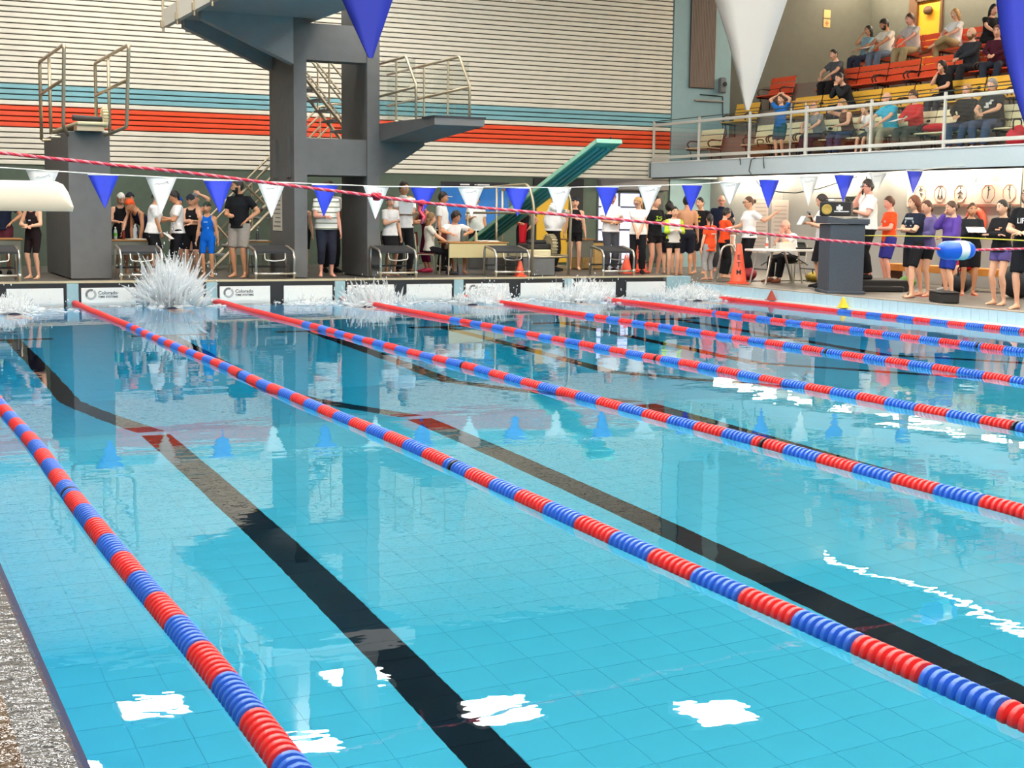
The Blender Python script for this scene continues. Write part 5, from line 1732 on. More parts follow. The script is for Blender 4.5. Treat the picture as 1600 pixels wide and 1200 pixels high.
papers(4.0, 1.98, 1.09, 0.34, 0.22, 3, 'white papers at the front edge of the pier table')
papers(6.45, 2.15, 1.07, 0.4, 0.22, 2, 'white papers lying on the small tower table')
papers(11.2, 1.3, 1.08, 0.5, 0.26, 4, 'loose white papers spread on the desk')
papers(16.3, -4.4, ZR + 1.45, 0.3, 0.22, 2, 'white papers on the sloping lectern top')
tb = thing('plastic_box', 'clear plastic box of yellow tags on the white table', 'box', (17.25, -1.0, 0.99), -0.3)
MB().bevbox((0, 0, 0.015), (0.36, 0.24, 0.03), 0.006).build('bottom', mat('box_clear', (226, 222, 210), 0.3), tb)
for (x, y, w_, d_) in ((0, -.12, .36, .012), (0, .12, .36, .012), (-.18, 0, .012, .24), (.18, 0, .012, .24)):
    MB().bevbox((x, y, 0.07), (w_, d_, 0.14), 0.003).build('side', mat('box_clear', (226, 222, 210), 0.3), tb)
MB().ell((0, 0, 0.10), (0.15, 0.09, 0.06), 10, 6).build('tags', mat('tags_yellow', (214, 200, 110), 0.6), tb, True)
lp = thing('laptop', 'flat black laptop lying on the white table', 'laptop', (17.65, -1.05, 0.99), -0.2)
MB().bevbox((0, 0, 0.012), (0.36, 0.26, 0.022), 0.006).build('base', m_blk, lp)
MB().bevbox((0, 0, 0.03), (0.36, 0.26, 0.010), 0.003).build('lid', m_blk, lp)

# white moulded board on its stand over the near pool corner
wbd = thing('moulded_board', 'thick white moulded plastic board with rounded end on a post', 'board', (-0.95, -19.4, ZL))
mb = MB()
rr = []
for (z, hx, hy, c) in ((1.695, 0.700, 0.30, 0.03), (1.715, 0.705, 0.305, 0.03), (1.78, 0.69, 0.285, 0.06), (1.815, 0.675, 0.265, 0.09), (1.828, 0.65, 0.24, 0.1)):
    pts = []
    for (sx, sy, a0) in ((1, 1, 0), (-1, 1, PI / 2), (-1, -1, PI), (1, -1, 3 * PI / 2)):
        for q in range(5):
            a = a0 + PI / 2 * q / 4
            pts.append((sx * (hx - c) + c * math.cos(a), sy * (hy - c) + c * math.sin(a), z - 0.055))
    rr.append(pts)
n = len(rr[0])
mb.add([p for r in rr for p in r], [(i * n + k, i * n + (k + 1) % n, (i + 1) * n + (k + 1) % n, (i + 1) * n + k) for i in range(4) for k in range(n)] + [tuple(range(n - 1, -1, -1)), tuple(4 * n + k for k in range(n))])
smooth_angle(mb.build('moulding', mat('moulded_white', (200, 192, 172), 0.3), wbd), 40)
MB().tube([(-0.42, 0, 0.0), (-0.42, 0, 1.65)], 0.045, 10).build('post', m_chrome, wbd, True)
MB().lathe([(0.25, 0), (0.25, 0.03), (0.05, 0.05)], (-0.42, 0, 0), 16).build('foot', m_chrome, wbd)
# ================================================================== WHO IS THERE
CAMF, LFT, RGT, AWAY = -28, -112, 64, 152
WHT, BLK, NVY, ORG, DGR = (238, 236, 234), (30, 29, 32), (30, 36, 56), (240, 84, 42), (62, 62, 66)
Pn = person
# ---- far deck, from the pier side along the pool end
Pn('D1', 'person in navy T-shirt with hand on hip behind the end table', 1.62, 2.75, ZF, 1.70, CAMF + 10, 'tan', 'dark', 'short', 'm', la='hip', ra='side', top=('tee', NVY), bottom=('shorts', (90, 40, 52)), shoes=('shoe', BLK))
Pn('D2', 'swimmer in black knee suit with arms folded, beside the concrete pier', 1.97, 0.95, ZF, 1.52, CAMF - 15, 'fair', 'lightbrown', 'short', 'f', la='belly', ra='belly', hyaw=-.5, top=('suit', (38, 26, 28)), cap=(206, 206, 208))
Pn('D3', 'swimmer in black suit with white cap behind the pier table', 3.86, 2.85, ZF, 1.62, CAMF + 20, 'fair', 'dark', 'tied', 'f', la='low', ra='front', hpitch=.45, hyaw=.3, top=('suit', BLK), cap=(240, 238, 230))
Pn('D4', 'swimmer with goggles pushed up on black cap, hand to face', 4.15, 3.45, ZF, 1.62, CAMF + 40, 'olive', 'dark', 'tied', 'f', la='chin', ra='side', top=('suit', (48, 30, 28)), cap=(40, 44, 54), goggles='up')
Pn('D5', 'swimmer with orange cap leaning over the pier table', 4.42, 2.72, ZF, 1.66, CAMF - 40, 'tan', 'brown', 'short', 'f', lean=.75, la=(.16, .36, .74, .8, -.4, .2), ra=(.16, .36, .74, .8, -.4, .2), hpitch=-.1, top=('suit', (28, 32, 60)), cap=(240, 96, 50))
Pn('D6', 'woman in white T-shirt and black skirt writing, above the splash', 4.18, 1.30, ZF, 1.66, RGT, 'tan', 'dark', 'tied', 'f', lean=.14, la='hold', ra='low', hpitch=.35, top=('tee', WHT), bottom=('skirt', BLK), rh='grip', lh='grip')
Pn('D7', 'person in white T-shirt and black trousers facing the woman writing', 4.72, 1.55, ZF, 1.66, LFT + 20, 'tan', 'black', 'short', 'f', la='hold', ra='hold', hpitch=.3, top=('tee', WHT), bottom=('pants', BLK))
Pn('D8', 'swimmer in black suit and dark cap with arms crossed', 5.16, 2.3, ZF, 1.60, CAMF, 'fair', 'brown', 'short', 'f', la='belly', ra='cross', hpitch=.3, top=('suit', BLK), cap=(52, 56, 66), goggles='up')
Pn('D8b', 'swimmer with bright blue cap standing behind the crossed arms', 5.10, 3.15, ZF, 1.56, CAMF - 30, 'fair', 'brown', 'short', 'f', top=('suit', NVY), cap=(40, 90, 190))
Pn('D8c', 'swimmer with grey cap and one arm raised to the head', 5.50, 3.45, ZF, 1.63, CAMF, 'fair', 'grey', 'short', 'm', la='head', ra='side', bottom=('trunks', NVY), cap=(120, 122, 124))
Pn('D9', 'young swimmer in bright blue suit with dark green cap', 5.20, 1.1, ZF, 1.44, CAMF - 2, 'tan', 'dark', 'short', 'f', la='side', ra='side', top=('suit', (14, 96, 196)), cap=(52, 66, 54), goggles='up')
Pn('D10', 'bearded man in black polo shirt and grey shorts, hand on hip', 5.76, 0.85, ZF, 1.88, CAMF - 12, 'tan', 'black', 'crop', 'm', 1.06, la='hip', ra='front', hyaw=-.9, top=('polo', (26, 27, 31)), bottom=('shorts', (150, 141, 133)), beard=True, rh='grip')
Pn('D11', 'heavy man in white polo with green stripes and dark capri trousers', 7.50, 0.85, ZF, 1.86, CAMF + 20, 'pink', 'brown', 'short', 'm', 1.18, la='side', ra='front', hpitch=.25, top=('polo', 'STRIPE'), bottom=('capri', (40, 42, 54)), rh='grip')
Pn('D12', 'dark skinned man in white shirt half behind the tower column', 8.20, 2.78, ZF, 1.93, CAMF + 30, 'dark', 'black', 'crop', 'm', 1.05, la='side', ra='front', top=('polo', WHT), bottom=('pants', BLK), shoes=('shoe', BLK))
Pn('D12b', 'person in dark clothes hidden behind the striped polo man', 7.72, 3.2, ZF, 1.58, CAMF, 'fair', 'grey', 'bun', 'f', top=('tank', BLK), bottom=('shorts', BLK))
Pn('D13', 'girl in white T-shirt and black skirt holding a stopwatch', 8.90, 1.0, ZF, 1.62, CAMF + 42, 'fair', 'brown', 'pony', 'f', 0.95, la='side', ra='hold', hyaw=-.35, top=('tee', WHT), bottom=('skirt', BLK), rh='grip')
Pn('D14', 'tall official in white polo hugging a white clipboard', 9.36, 1.45, ZF, 1.92, CAMF + 20, 'tan', 'dark', 'short', 'm', 1.04, la='cross', ra='cross', hyaw=.35, top=('polo', WHT), bottom=('pants', BLK), shoes=('shoe', BLK))
Pn('D15', 'blond person in grey shirt reaching out behind the tall official', 10.12, 3.15, ZF, 1.64, RGT, 'tan', 'blond', 'pony', 'f', la='front', ra='front', top=('tee', (140, 136, 130)), bottom=('pants', (44, 46, 52)))
Pn('D16', 'woman in maroon patterned leggings and pink shoes bending', 10.36, 2.55, ZF, 1.62, LFT + 25, 'tan', 'brown', 'short', 'f', lean=.22, la='post', ra='post', top=('tank', (120, 34, 70)), bottom=('capri', (104, 24, 62)), shoes=('shoe', (232, 70, 110)))
Pn('D17', 'man in white polo shirt standing before the blue poster', 10.98, 3.3, ZF, 1.74, RGT - 15, 'tan', 'dark', 'short', 'm', 1.04, la='low', ra='side', top=('polo', WHT), bottom=('pants', BLK), shoes=('shoe', BLK))
Pn('D18', 'long haired girl in white top seated on the maroon chair', 10.05, 1.72, ZF, 1.62, 68, 'fair', 'lightbrown', 'long', 'f', .95, sit=.44, la='lap', ra='lap', top=('tee', (226, 218, 204)), bottom=('leggings', BLK), shoes=('shoe', DGR))
Pn('D19', 'dark haired boy in white T-shirt seated behind the desk', 10.78, 2.12, ZF, 1.72, CAMF + 20, 'tan', 'dark', 'bushy', 'm', sit=.44, lean=.15, la='table', ra='table', hyaw=.5, hpitch=.15, top=('tee', WHT), bottom=('shorts', (120, 96, 70)))
Pn('D20', 'woman in white polo behind the steel rails, face behind a pennant', 12.46, 4.75, ZF, 1.72, CAMF, 'tan', 'brown', 'short', 'f', 1.15, la='side', ra='hold', top=('polo', WHT), bottom=('pants', BLK), shoes=('shoe', BLK))
Pn('D21', 'swimmer in black suit with red towel under the green springboard', 13.50, 4.3, ZF, 1.66, CAMF, 'tan', 'dark', 'tied', 'f', la='hip', ra='front', top=('suit', BLK), rh='grip')
Pn('D22', 'large man in loose white polo behind the springboard wheel', 13.52, 2.75, ZF, 1.80, RGT - 8, 'pink', 'lightbrown', 'short', 'm', 1.34, la='fwd', ra='fwd', top=('polo', WHT), bottom=('pants', BLK), shoes=('shoe', BLK))
Pn('D23', 'swimmer in black tank top and shorts with goggles on cap', 14.2, 3.0, ZF, 1.68, CAMF, 'fair', 'dark', 'tied', 'f', 1.0, la='side', ra='side', top=('tank', BLK), bottom=('trunks', BLK), cap=(34, 36, 42), goggles='up')
Pn('D24', 'man in white shirt and grey trousers, hands joined by the door', 14.53, 1.9, ZF, 1.78, CAMF + 25, 'tan', 'brown', 'short', 'm', 1.1, la='belly', ra='belly', top=('polo', WHT), bottom=('pants', (74, 76, 82)), shoes=('shoe', BLK))
Pn('D25', 'woman in white blouse with glasses and blond ponytail', 14.76, 1.05, ZF, 1.70, CAMF - 4, 'fair', 'blond', 'pony', 'f', 1.06, la='low', ra='low', hpitch=.4, hyaw=-.5, top=('blouse', (240, 234, 226)), bottom=('pants', BLK), shoes=('shoe', BLK), glasses=True)
Pn('D26', 'tall youth in black T-shirt with lime lettering', 15.62, 1.8, ZR + .02, 1.86, CAMF + 35, 'fair', 'dark', 'crop', 'm', .95, la='front', ra='side', hyaw=.3, top=('tee', (24, 26, 28)), bottom=('short_shorts', BLK))
Pn('D27', 'smiling girl in white shirt with lime yellow sleeves', 15.70, 1.1, ZR + .02, 1.62, CAMF + 10, 'fair', 'dark', 'tied', 'f', .97, lean=.08, la='hold', ra='hold', top=('long', 'RAGLAN'), bottom=('short_shorts', BLK))
Pn('D27b', 'bushy haired person hidden behind the bare back', 17.0, 3.4, ZR + .02, 1.74, AWAY, 'fair', 'black', 'bushy', 'f', top=('tee', BLK), bottom=('shorts', BLK))
Pn('D28', 'shirtless youth with bare back and dark patterned board shorts', 16.93, 2.5, ZR + .02, 1.88, AWAY + 5, 'tan', 'black', 'short', 'm', 1.0, la='front', ra='side', bottom=('boardshorts', (36, 38, 50)))
Pn('D29', 'youth in black T-shirt with gold print by the grey wall', 17.76, 3.2, ZR + .02, 1.86, CAMF - 25, 'fair', 'black', 'crop', 'm', la='side', ra='back', hyaw=-.3, top=('tee', BLK), bottom=('shorts', (40, 40, 46)))
Pn('D30', 'bald man in navy polo standing against the grey wall', 19.15, 4.4, ZR + .02, 1.94, CAMF - 6, 'pink', 'grey', 'bald', 'm', 1.06, la='back', ra='back', top=('polo', NVY), bottom=('pants', (60, 60, 66)), glasses=True)
Pn('D31', 'child in orange T-shirt and grey leggings by the pool corner', 16.25, 0.45, ZR + .02, 1.46, AWAY + 40, 'fair', 'dark', 'pony', 'f', .97, hyaw=-.6, la='side', ra='side', top=('long_tee', ORG), bottom=('capri', (166, 164, 162)))
Pn('D32', 'child in orange T-shirt and black trousers facing the wall', 17.10, 1.15, ZR + .02, 1.60, RGT + 20, 'fair', 'dark', 'short', 'm', .97, la='front', ra='hold', hpitch=.2, top=('tee', ORG), bottom=('pants', BLK), rh='grip')
Pn('D33', 'woman in white shirt with glasses and bun, arm stretched out', 17.30, 0.45, ZR + .02, 1.86, LFT + 14, 'fair', 'brown', 'bun', 'f', 1.02, la=(.30, -.42, 1.40, .3, -1, -.4), ra=(.10, .33, 1.10, .6, -.5, -.6), hyaw=-.05, top=('tee', WHT), bottom=('pants', BLK), shoes=('shoe', BLK), glasses=True)
Pn('D33b', 'child in white shirt partly behind the woman in glasses', 17.80, 1.9, ZR + .02, 1.36, LFT, 'fair', 'dark', 'short', 'm', la='side', ra='side', top=('long_tee', WHT), bottom=('pants', (150, 148, 140)))
# ---- right deck
Pn('D34', 'balding official in white shirt seated at the white table', 17.9, -0.32, ZR, 1.84, LFT + 30, 'pink', 'lightbrown', 'ring', 'm', 1.1, sit=.44, lean=.22, la='chin', ra='chin', hpitch=.15, top=('tee', WHT), bottom=('pants', BLK), shoes=('shoe', (120, 70, 50)))
Pn('D35', 'woman in white shirt and black skirt speaking into a microphone', 17.15, -2.42, ZR, 1.92, LFT + 5, 'fair', 'dark', 'bob', 'f', .98, la='hold', ra='mic', hpitch=.25, top=('tee', WHT), bottom=('skirt', BLK), shoes=('shoe', BLK), rh='grip', lh='grip')
Pn('D36', 'tall official in white polo standing behind the lectern', 17.45, -3.45, ZR + .22, 1.98, LFT + 6, 'pink', 'dark', 'short', 'm', 1.12, la='hold', ra='chin', top=('polo', WHT), bottom=('pants', BLK), shoes=('shoe', BLK), glasses=True)
Pn('D37', 'young person in orange T-shirt and blue shorts by the bench', 18.85, -2.45, ZR + .03, 1.86, LFT + 4, 'pink', 'brown', 'short', 'm', 1.0, la='front', ra='front', top=('long_tee', ORG), bottom=('shorts', (52, 52, 130)))
Pn('D38', 'long haired girl in navy printed T-shirt, arms crossed, black shorts', 16.58, -5.83, ZR, 1.86, LFT + 22, 'fair', 'auburn', 'bob', 'f', 1.02, la='cross', ra='cross', hyaw=-.15, top=('tee', (34, 38, 52)), bottom=('shorts', BLK), shoes=('flip', (90, 60, 50)), stride=.10)
Pn('D39', 'girl half hidden between the navy T-shirt and the purple hoodie', 17.08, -5.60, ZR, 1.78, LFT + 20, 'fair', 'brown', 'tied', 'f', la='front', ra='front', top=('hoodie', (112, 100, 150)), bottom=('trunks', BLK), shoes=('flip', (200, 90, 80)))
Pn('D40', 'girl in purple hoodie and royal blue shorts, hand at mouth', 17.09, -6.25, ZR, 1.77, LFT + 8, 'fair', 'brown', 'bun', 'f', 1.08, la='belly', ra='chin', hpitch=.1, top=('hoodie', (92, 66, 148)), bottom=('shorts', (38, 58, 150)))
Pn('D41', 'seated swimmer in red shorts on the wall bench', 19.45, -4.15, ZR, 1.66, LFT + 20, 'fair', 'brown', 'short', 'm', sit=.46, lean=.5, la='knee', ra='knee', top=('tee', BLK), bottom=('shorts', (196, 30, 46)), shoes=('shoe', (190, 188, 186)))
Pn('D42', 'girl in open dark hoodie reading a white clipboard', 18.25, -5.47, ZR, 1.75, CAMF - 2, 'tan', 'brown', 'tied', 'f', 1.08, la='hold', ra='hold', top=('hoodie', (38, 40, 44)), bottom=('shorts', BLK), shoes=('flip', (236, 110, 96)))
Pn('D43', 'barefoot girl in black hoodie and short purple shorts', 16.58, -8.01, ZR, 1.78, LFT + 26, 'fair', 'dark', 'pony', 'f', 1.0, la='cross', ra='cross', hyaw=-.1, top=('hoodie', BLK), bottom=('short_shorts', (98, 84, 140)))
Pn('D43b', 'dark haired person behind the black hoodie, near the wall', 18.9, -6.2, ZR, 1.98, AWAY - 40, 'fair', 'black', 'short', 'm', la='side', ra='side', top=('tee', BLK), bottom=('pants', BLK))
Pn('D44', 'barefoot youth in black T-shirt with white capitals, hands joined', 16.10, -9.05, ZR, 1.98, LFT + 40, 'fair', 'black', 'crop', 'm', la='belly', ra='belly', top=('tee', (26, 26, 28)), bottom=('shorts', (28, 28, 32)))

# ---- gallery
GX = {0: 19.62, 1: 20.47, 2: 21.32, 3: 22.42}
def seated(key, label, row, y, H=1.74, **k):
    return Pn(key, label, GX[row] + k.pop('dx', 0), y, TZ[row], H, k.pop('face', -90), k.pop('skin', 'fair'), k.pop('hair', 'brown'), k.pop('style', 'short'), k.pop('sex', 'm'), k.pop('fat', 1.06), sit=k.pop('sit', .45), vox=.0225, **k)
Pn('G1', 'boy in blue T-shirt standing at the gallery rail, hands on head', 19.0, 1.77, TZ[0], 1.52, -70, 'fair', 'brown', 'short', 'm', .95, la='head', ra='head', top=('tee', (38, 104, 176)), bottom=('shorts', (40, 84, 96)), vox=.0225)
seated('G2', 'man in grey checked shirt on the cream bench, forearms on knees', 0, 1.02, lean=.35, la='knee', ra='knee', hair='grey', style='ring', top=('tee', (136, 140, 140)), bottom=('jeans', (36, 42, 60)), shoes=('shoe', BLK))
seated('G3', 'woman in brown sleeveless top on the cream bench, hand at temple', 0, 0.0, sex='f', lean=.3, la='lap', ra='temple', hair='blond', style='bob', top=('tank', (96, 64, 52)), bottom=('jeans', (44, 58, 90)), shoes=('shoe', BLK))
seated('G4', 'child leaning forward between the brown top and the blue polo', 0, -0.80, 1.40, lean=.4, la='knee', ra='chin', hair='lightbrown', style='short', top=('tee', WHT), bottom=('shorts', (60, 62, 60)), shoes=('shoe', BLK), sit=.46)
seated('G5', 'man in turquoise blue polo and khaki trousers on the cream bench', 0, -1.45, 1.80, lean=.2, la='knee', ra='knee', hair='dark', style='ring', top=('polo', (50, 172, 206)), bottom=('pants', (158, 152, 128)), shoes=('shoe', (60, 54, 46)))
seated('G6', 'person in red shirt holding papers beside the turquoise polo', 0, -2.25, 1.76, lean=.15, la='lap', ra='lap', hair='brown', top=('long', (196, 40, 44)), bottom=('pants', (74, 74, 66)), shoes=('shoe', BLK))
seated('G7', 'blond woman in black top and jeans on the cream bench', 0, -3.72, 1.80, face=-70, sex='f', la='lap', ra='lap', hair='blond', style='bob', top=('long', BLK), bottom=('jeans', (62, 76, 104)), shoes=('shoe', BLK))
seated('G8', 'heavy man in black T-shirt with white print and jeans', 0, -4.50, 1.88, face=-80, fat=1.2, lean=.12, la='lap', ra='lap', hair='grey', top=('tee', (40, 42, 46)), bottom=('jeans', (66, 80, 108)), shoes=('shoe', BLK))
seated('G10', 'dark haired woman in black top on the yellow bench, hand at chin', 1, -2.20, 1.72, sex='f', lean=.25, la='lap', ra='chin', hair='dark', style='long', top=('tee', BLK), bottom=('jeans', (40, 44, 58)), shoes=('shoe', BLK))
seated('G11', 'man in black jacket on the yellow bench, chin on folded hands', 1, 1.10, 1.82, lean=.42, la='chin', ra='chin', hair='dark', style='crop', top=('jacket', (42, 44, 48)), bottom=('jeans', (40, 42, 52)), shoes=('shoe', BLK))
seated('G12', 'man in charcoal shirt on the orange bench, leaning on his knees', 2, 2.60, 1.82, lean=.25, la='knee', ra='knee', hair='dark', style='crop', top=('tee', (82, 84, 90)), bottom=('pants', BLK), shoes=('shoe', BLK))
seated('G13', 'bald man with beard in dark jacket on the orange bench', 2, -1.95, 1.84, la='lap', ra='lap', hair='lightbrown', style='ring', beard=True, top=('jacket', (54, 56, 62)), bottom=('pants', (46, 46, 50)), shoes=('shoe', BLK))
seated('G14', 'woman in maroon top on the orange bench beside the bald man', 2, -2.70, 1.76, face=-60, sex='f', la='lap', ra='lap', hair='auburn', style='bob', top=('long', (74, 30, 44)), bottom=('jeans', (48, 54, 66)), shoes=('shoe', BLK))
seated('G15', 'woman in pale blue top on the top step, leaning to the beard', 3, 2.95, 1.68, sex='f', fat=1.1, tilt=.12, la='lap', ra='chin', hair='black', style='long', skin='tan', top=('tee', (140, 176, 190)), bottom=('jeans', (46, 52, 70)), shoes=('shoe', DGR))
seated('G16', 'bearded man in white T-shirt and faded jeans on the top step', 3, 2.15, 1.84, fat=1.18, lean=.12, la='knee', ra='knee', hair='dark', beard=True, hpitch=.3, hyaw=-.3, skin='tan', top=('tee', (238, 230, 214)), bottom=('jeans', (104, 118, 136)), shoes=('shoe', DGR))
seated('G17', 'man in pale striped shirt and khaki trousers on the top step', 3, 1.20, 1.86, lean=.18, la='knee', ra='knee', hair='brown', skin='pink', top=('polo', (196, 188, 184)), bottom=('pants', (160, 146, 110)), shoes=('shoe', (96, 70, 46)))
seated('G18', 'blond woman in white T-shirt with crossed legs on the top step', 3, -0.20, 1.76, sex='f', la='lap', ra='lap', hair='blond', style='bob', cross=True, top=('tee', (232, 230, 226)), bottom=('capri', (170, 152, 110)), shoes=('shoe', (120, 70, 44)))
seated('G19', 'person in black top turned aside on the top step', 3, -1.25, 1.70, face=-10, lean=.2, la='lap', ra='knee', hair='black', style='bob', sex='f', top=('tee', BLK), bottom=('pants', BLK), shoes=('shoe', BLK))
run_jobs()

# ---- prints and lettering on the clothes
m_lime = mat('print_lime', (170, 200, 40), 0.7); m_gold = mat('print_gold', (226, 180, 70), 0.7); m_logo = mat('print_pale', (214, 214, 210), 0.7)
print_on('D2', .30, .02, [(0, 0, .05, .022)], m_logo)
print_on('D1', .36, .07, [(0, 0, .07, .02)], mat('print_teal', (120, 190, 190), 0.7))
print_on('D8', .34, .0, [(0, 0, .04, .02)], m_logo)
print_on('D9', .36, .0, [(-.04, 0, .02, .025), (-.015, 0, .02, .025), (.01, 0, .02, .025), (.035, 0, .02, .025)], mat('print_sky', (150, 190, 230), 0.7))
print_on('D26', .33, .02, [(-.06, .05, .05, .018), (-.06, .01, .018, .08), (0.0, .03, .03, .03), (.05, .04, .05, .014), (-.02, -.03, .15, .03), (.06, .0, .05, .03)], m_lime, front=.155)
print_on('D29', .32, 0.0, [(.0, .07, .03, .09), (.04, .05, .04, .03), (-.03, -.02, .05, .06), (.03, -.04, .04, .05), (-.06, -.07, .03, .04)], m_gold, front=.155)
print_on('D31', .30, 0.0, [(0, 0, .17, .022)], m_logo, back=True, front=.15)
print_on('D32', .34, .06, [(0, 0, .10, .035)], m_logo, front=.155)
print_on('D37', .34, .07, [(0, 0, .06, .018), (.01, -.02, .04, .01)], m_logo, front=.155)
print_on('D38', .41, 0.0, [(0, .02, .20, .035), (0, -.04, .22, .05), (0, -.10, .15, .02)], mat('print_palegrey', (176, 186, 186), 0.7), front=.16)
print_on('D42', .34, 0.0, [(0, 0, .12, .05), (.02, -.06, .08, .02)], mat('print_lilac', (150, 150, 190), 0.7), front=.165)
print_on('D43', .34, .06, [(-.03, -.01, .09, .022), (.02, .02, .05, .018)], mat('print_salmon', (236, 168, 130), 0.7), front=.165)
print_on('D44', .34, .0, [(-.09, 0, .012, .075), (-.07, -.032, .03, .012), (-.035, 0, .013, .075), (-.012, 0, .012, .075), (.003, .032, .03, .012), (0.0, .002, .024, .012), (.03, 0, .012, .075), (.05, .032, .03, .012), (.05, .002, .024, .012), (.05, -.032, .03, .012)], m_ink, front=.155)
print_on('G8', .34, 0.0, [(0, 0, .06, .12), (.06, .05, .05, .05), (-.05, -.03, .06, .06), (.09, .09, .05, .03)], m_logo, front=.19)
print_on('D33', .36, .07, [(0, 0, .06, .012)], m_inkg, front=.15)
print_on('D17', .36, .07, [(0, 0, .06, .012)], m_inkg, front=.155)
# name badge on the pale white polo, lanyards skipped where the photo shows none
print_on('G16', .30, .0, [(0, 0, .04, .07)], mat('print_darkgreen', (60, 66, 58), 0.7), front=.18)

# ---- things in hands (each a thing of its own)
def held(name, label, cat, key, side, off=(0, 0, 0), rz=None):
    I = PEOPLE[key]
    p = I[side]
    return thing(name, label, cat, (p[0] + off[0], p[1] + off[1], p[2] + off[2]), I['face'] if rz is None else rz)
m_watch = mat('stopwatch_black', (36, 36, 40), 0.4); m_red = mat('red_button', (200, 40, 40), 0.4)
for key, sd, lab in (('D10', 'r', 'small dark stopwatch in the bearded man\'s hand'), ('D11', 'r', 'white stopwatch in the striped polo man\'s hand'), ('D13', 'r', 'dark stopwatch in the hand of the girl in black skirt'), ('D24', 'r', 'dark stopwatch in the joined hands by the glazed door'), ('D25', 'l', 'small dark stopwatch in the hand of the woman in white blouse'), ('D6', 'l', 'dark stopwatch in the hand of the woman writing')):
    t = held('stopwatch', lab, 'stopwatch', key, sd)
    MB().lathe([(0.028, -0.008), (0.032, 0), (0.028, 0.008)], (0, 0, 0), 12, 0, Matrix.Rotation(PI / 2, 3, 'X')).build('case', m_watch if 'white' not in lab else m_ink, t)
    MB().lathe([(0.007, 0.03), (0.007, 0.045)], (0, 0, 0), 8).build('button', m_red, t)
def board(key, side, off, size, tilt, lab, rgb=(232, 232, 230), name='clipboard', rz=None, clip=True):
    t = held(name, lab, 'clipboard' if clip else 'paper', key, side, off, rz)
    R_ = Matrix.Rotation(-tilt, 3, 'X')
    MB().bevbox((0, 0, 0), (size[0], 0.006, size[1]), 0.002, 0, R_).build('board' if clip else 'sheet', mat('board_%d_%d_%d' % rgb, rgb, 0.6), t)
    if clip:
        c = R_ @ Vector((0, -0.008, size[1] / 2 - 0.02))
        MB().bevbox(c, (0.09, 0.012, 0.03), 0.003, 0, R_).build('clip', m_chrome, t)
    return t
I14 = PEOPLE['D14']
p = I14['world'](I14['tp'](.33, .235)[0])
t = thing('clipboard', 'white clipboard against the tall official\'s chest', 'clipboard', (p[0], p[1], p[2]), I14['face'])
MB().bevbox((0, 0, 0), (0.30, 0.008, 0.26), 0.002).build('board', mat('board_white', (214, 216, 218), 0.6), t)
MB().bevbox((0, -0.008, 0.11), (0.1, 0.012, 0.03), 0.003).build('clip', m_chrome, t)
board('D6', 'r', (0.10, -0.05, 0.02), (0.26, 0.2), 0.9, 'white sheet on a board held low by the woman writing', (238, 236, 232))
board('D35', 'l', (-0.12, 0.0, 0.06), (0.28, 0.2), 0.5, 'white paper held by the woman with the microphone', (226, 230, 236), 'paper_sheet', None, False)
board('D42', 'r', (-0.02, -0.06, 0.05), (0.34, 0.24), 1.15, 'white clipboard held by the girl in open hoodie')
board('D33', 'r', (-0.05, 0.0, 0.03), (0.2, 0.14), 1.3, 'white note pad in the hand of the woman with glasses', (236, 236, 240), 'note_pad', None, False)
board('G16', 'l', (-0.10, 0.1, 0.06), (0.26, 0.3), 1.3, 'white programme on the knees of the bearded spectator', (236, 232, 226), 'programme', None, False)
board('G6', 'l', (-0.06, 0.06, 0.05), (0.22, 0.3), 1.3, 'white paper in the hands of the red shirted spectator', (236, 236, 236), 'paper_sheet', None, False)
mc = held('microphone', 'black microphone with grey mesh head held by the woman', 'microphone', 'D35', 'r', (0, 0, 0.02))
Rm = Matrix.Rotation(0.45, 3, 'X')
MB().lathe([(0.014, -0.14), (0.018, 0.02), (0.022, 0.06)], (0, 0, 0), 10, 0, Rm).build('handle', m_blk, mc, True)
MB().ell(Rm @ Vector((0, 0, 0.09)), (0.036, 0.036, 0.042), 10, 7).build('mesh_head', mat('mic_mesh', (150, 152, 156), 0.4, metal=.5), mc, True)
m2 = held('microphone', 'dark hand microphone held by the official at the lectern', 'microphone', 'D36', 'r', (0, 0, 0.02))
MB().lathe([(0.014, -0.10), (0.018, 0.04), (0.022, 0.07)], (0, 0, 0), 10).build('handle', m_blk, m2, True)
MB().ell((0, 0, 0.09), (0.032, 0.032, 0.036), 10, 7).build('mesh_head', mat('mic_mesh', (150, 152, 156), 0.4, metal=.5), m2, True)
tw2 = held('towel', 'red towel hanging from the hand of the swimmer under the springboard', 'towel', 'D21', 'r', (0, 0, 0.02))
vs = []; fs = []
for i in range(7):
    for j in range(5):
        a = (j - 2) * .05
        vs.append((a * (1 - .04 * i), .02 * math.sin(j * 2.1 + i * .5), -.075 * i))
        vs.append((a * (1 - .04 * i), .02 * math.sin(j * 2.1 + i * .5) + .015, -.075 * i))
for i in range(6):
    for j in range(4):
        a = (i * 5 + j) * 2; b = a + 2; c = a + 10; d = c + 2
        fs += [(a, b, d, c), (a + 1, c + 1, d + 1, b + 1)]
for i in range(6):
    for j in (0, 4):
        a = (i * 5 + j) * 2; c = a + 10
        fs.append((a, c, c + 1, a + 1))
MB().add(vs, fs).build('cloth', cmat((214, 40, 52)), tw2, True)
MB().bbox(-.09, .09, -.022, .036, -.47, -.44).build('hem_band', cmat((150, 26, 40)), tw2)
bt = held('drink_bottle', 'light blue bottle held at the waist by the lime lettered youth', 'bottle', 'D26', 'l', (0, 0, -0.04))
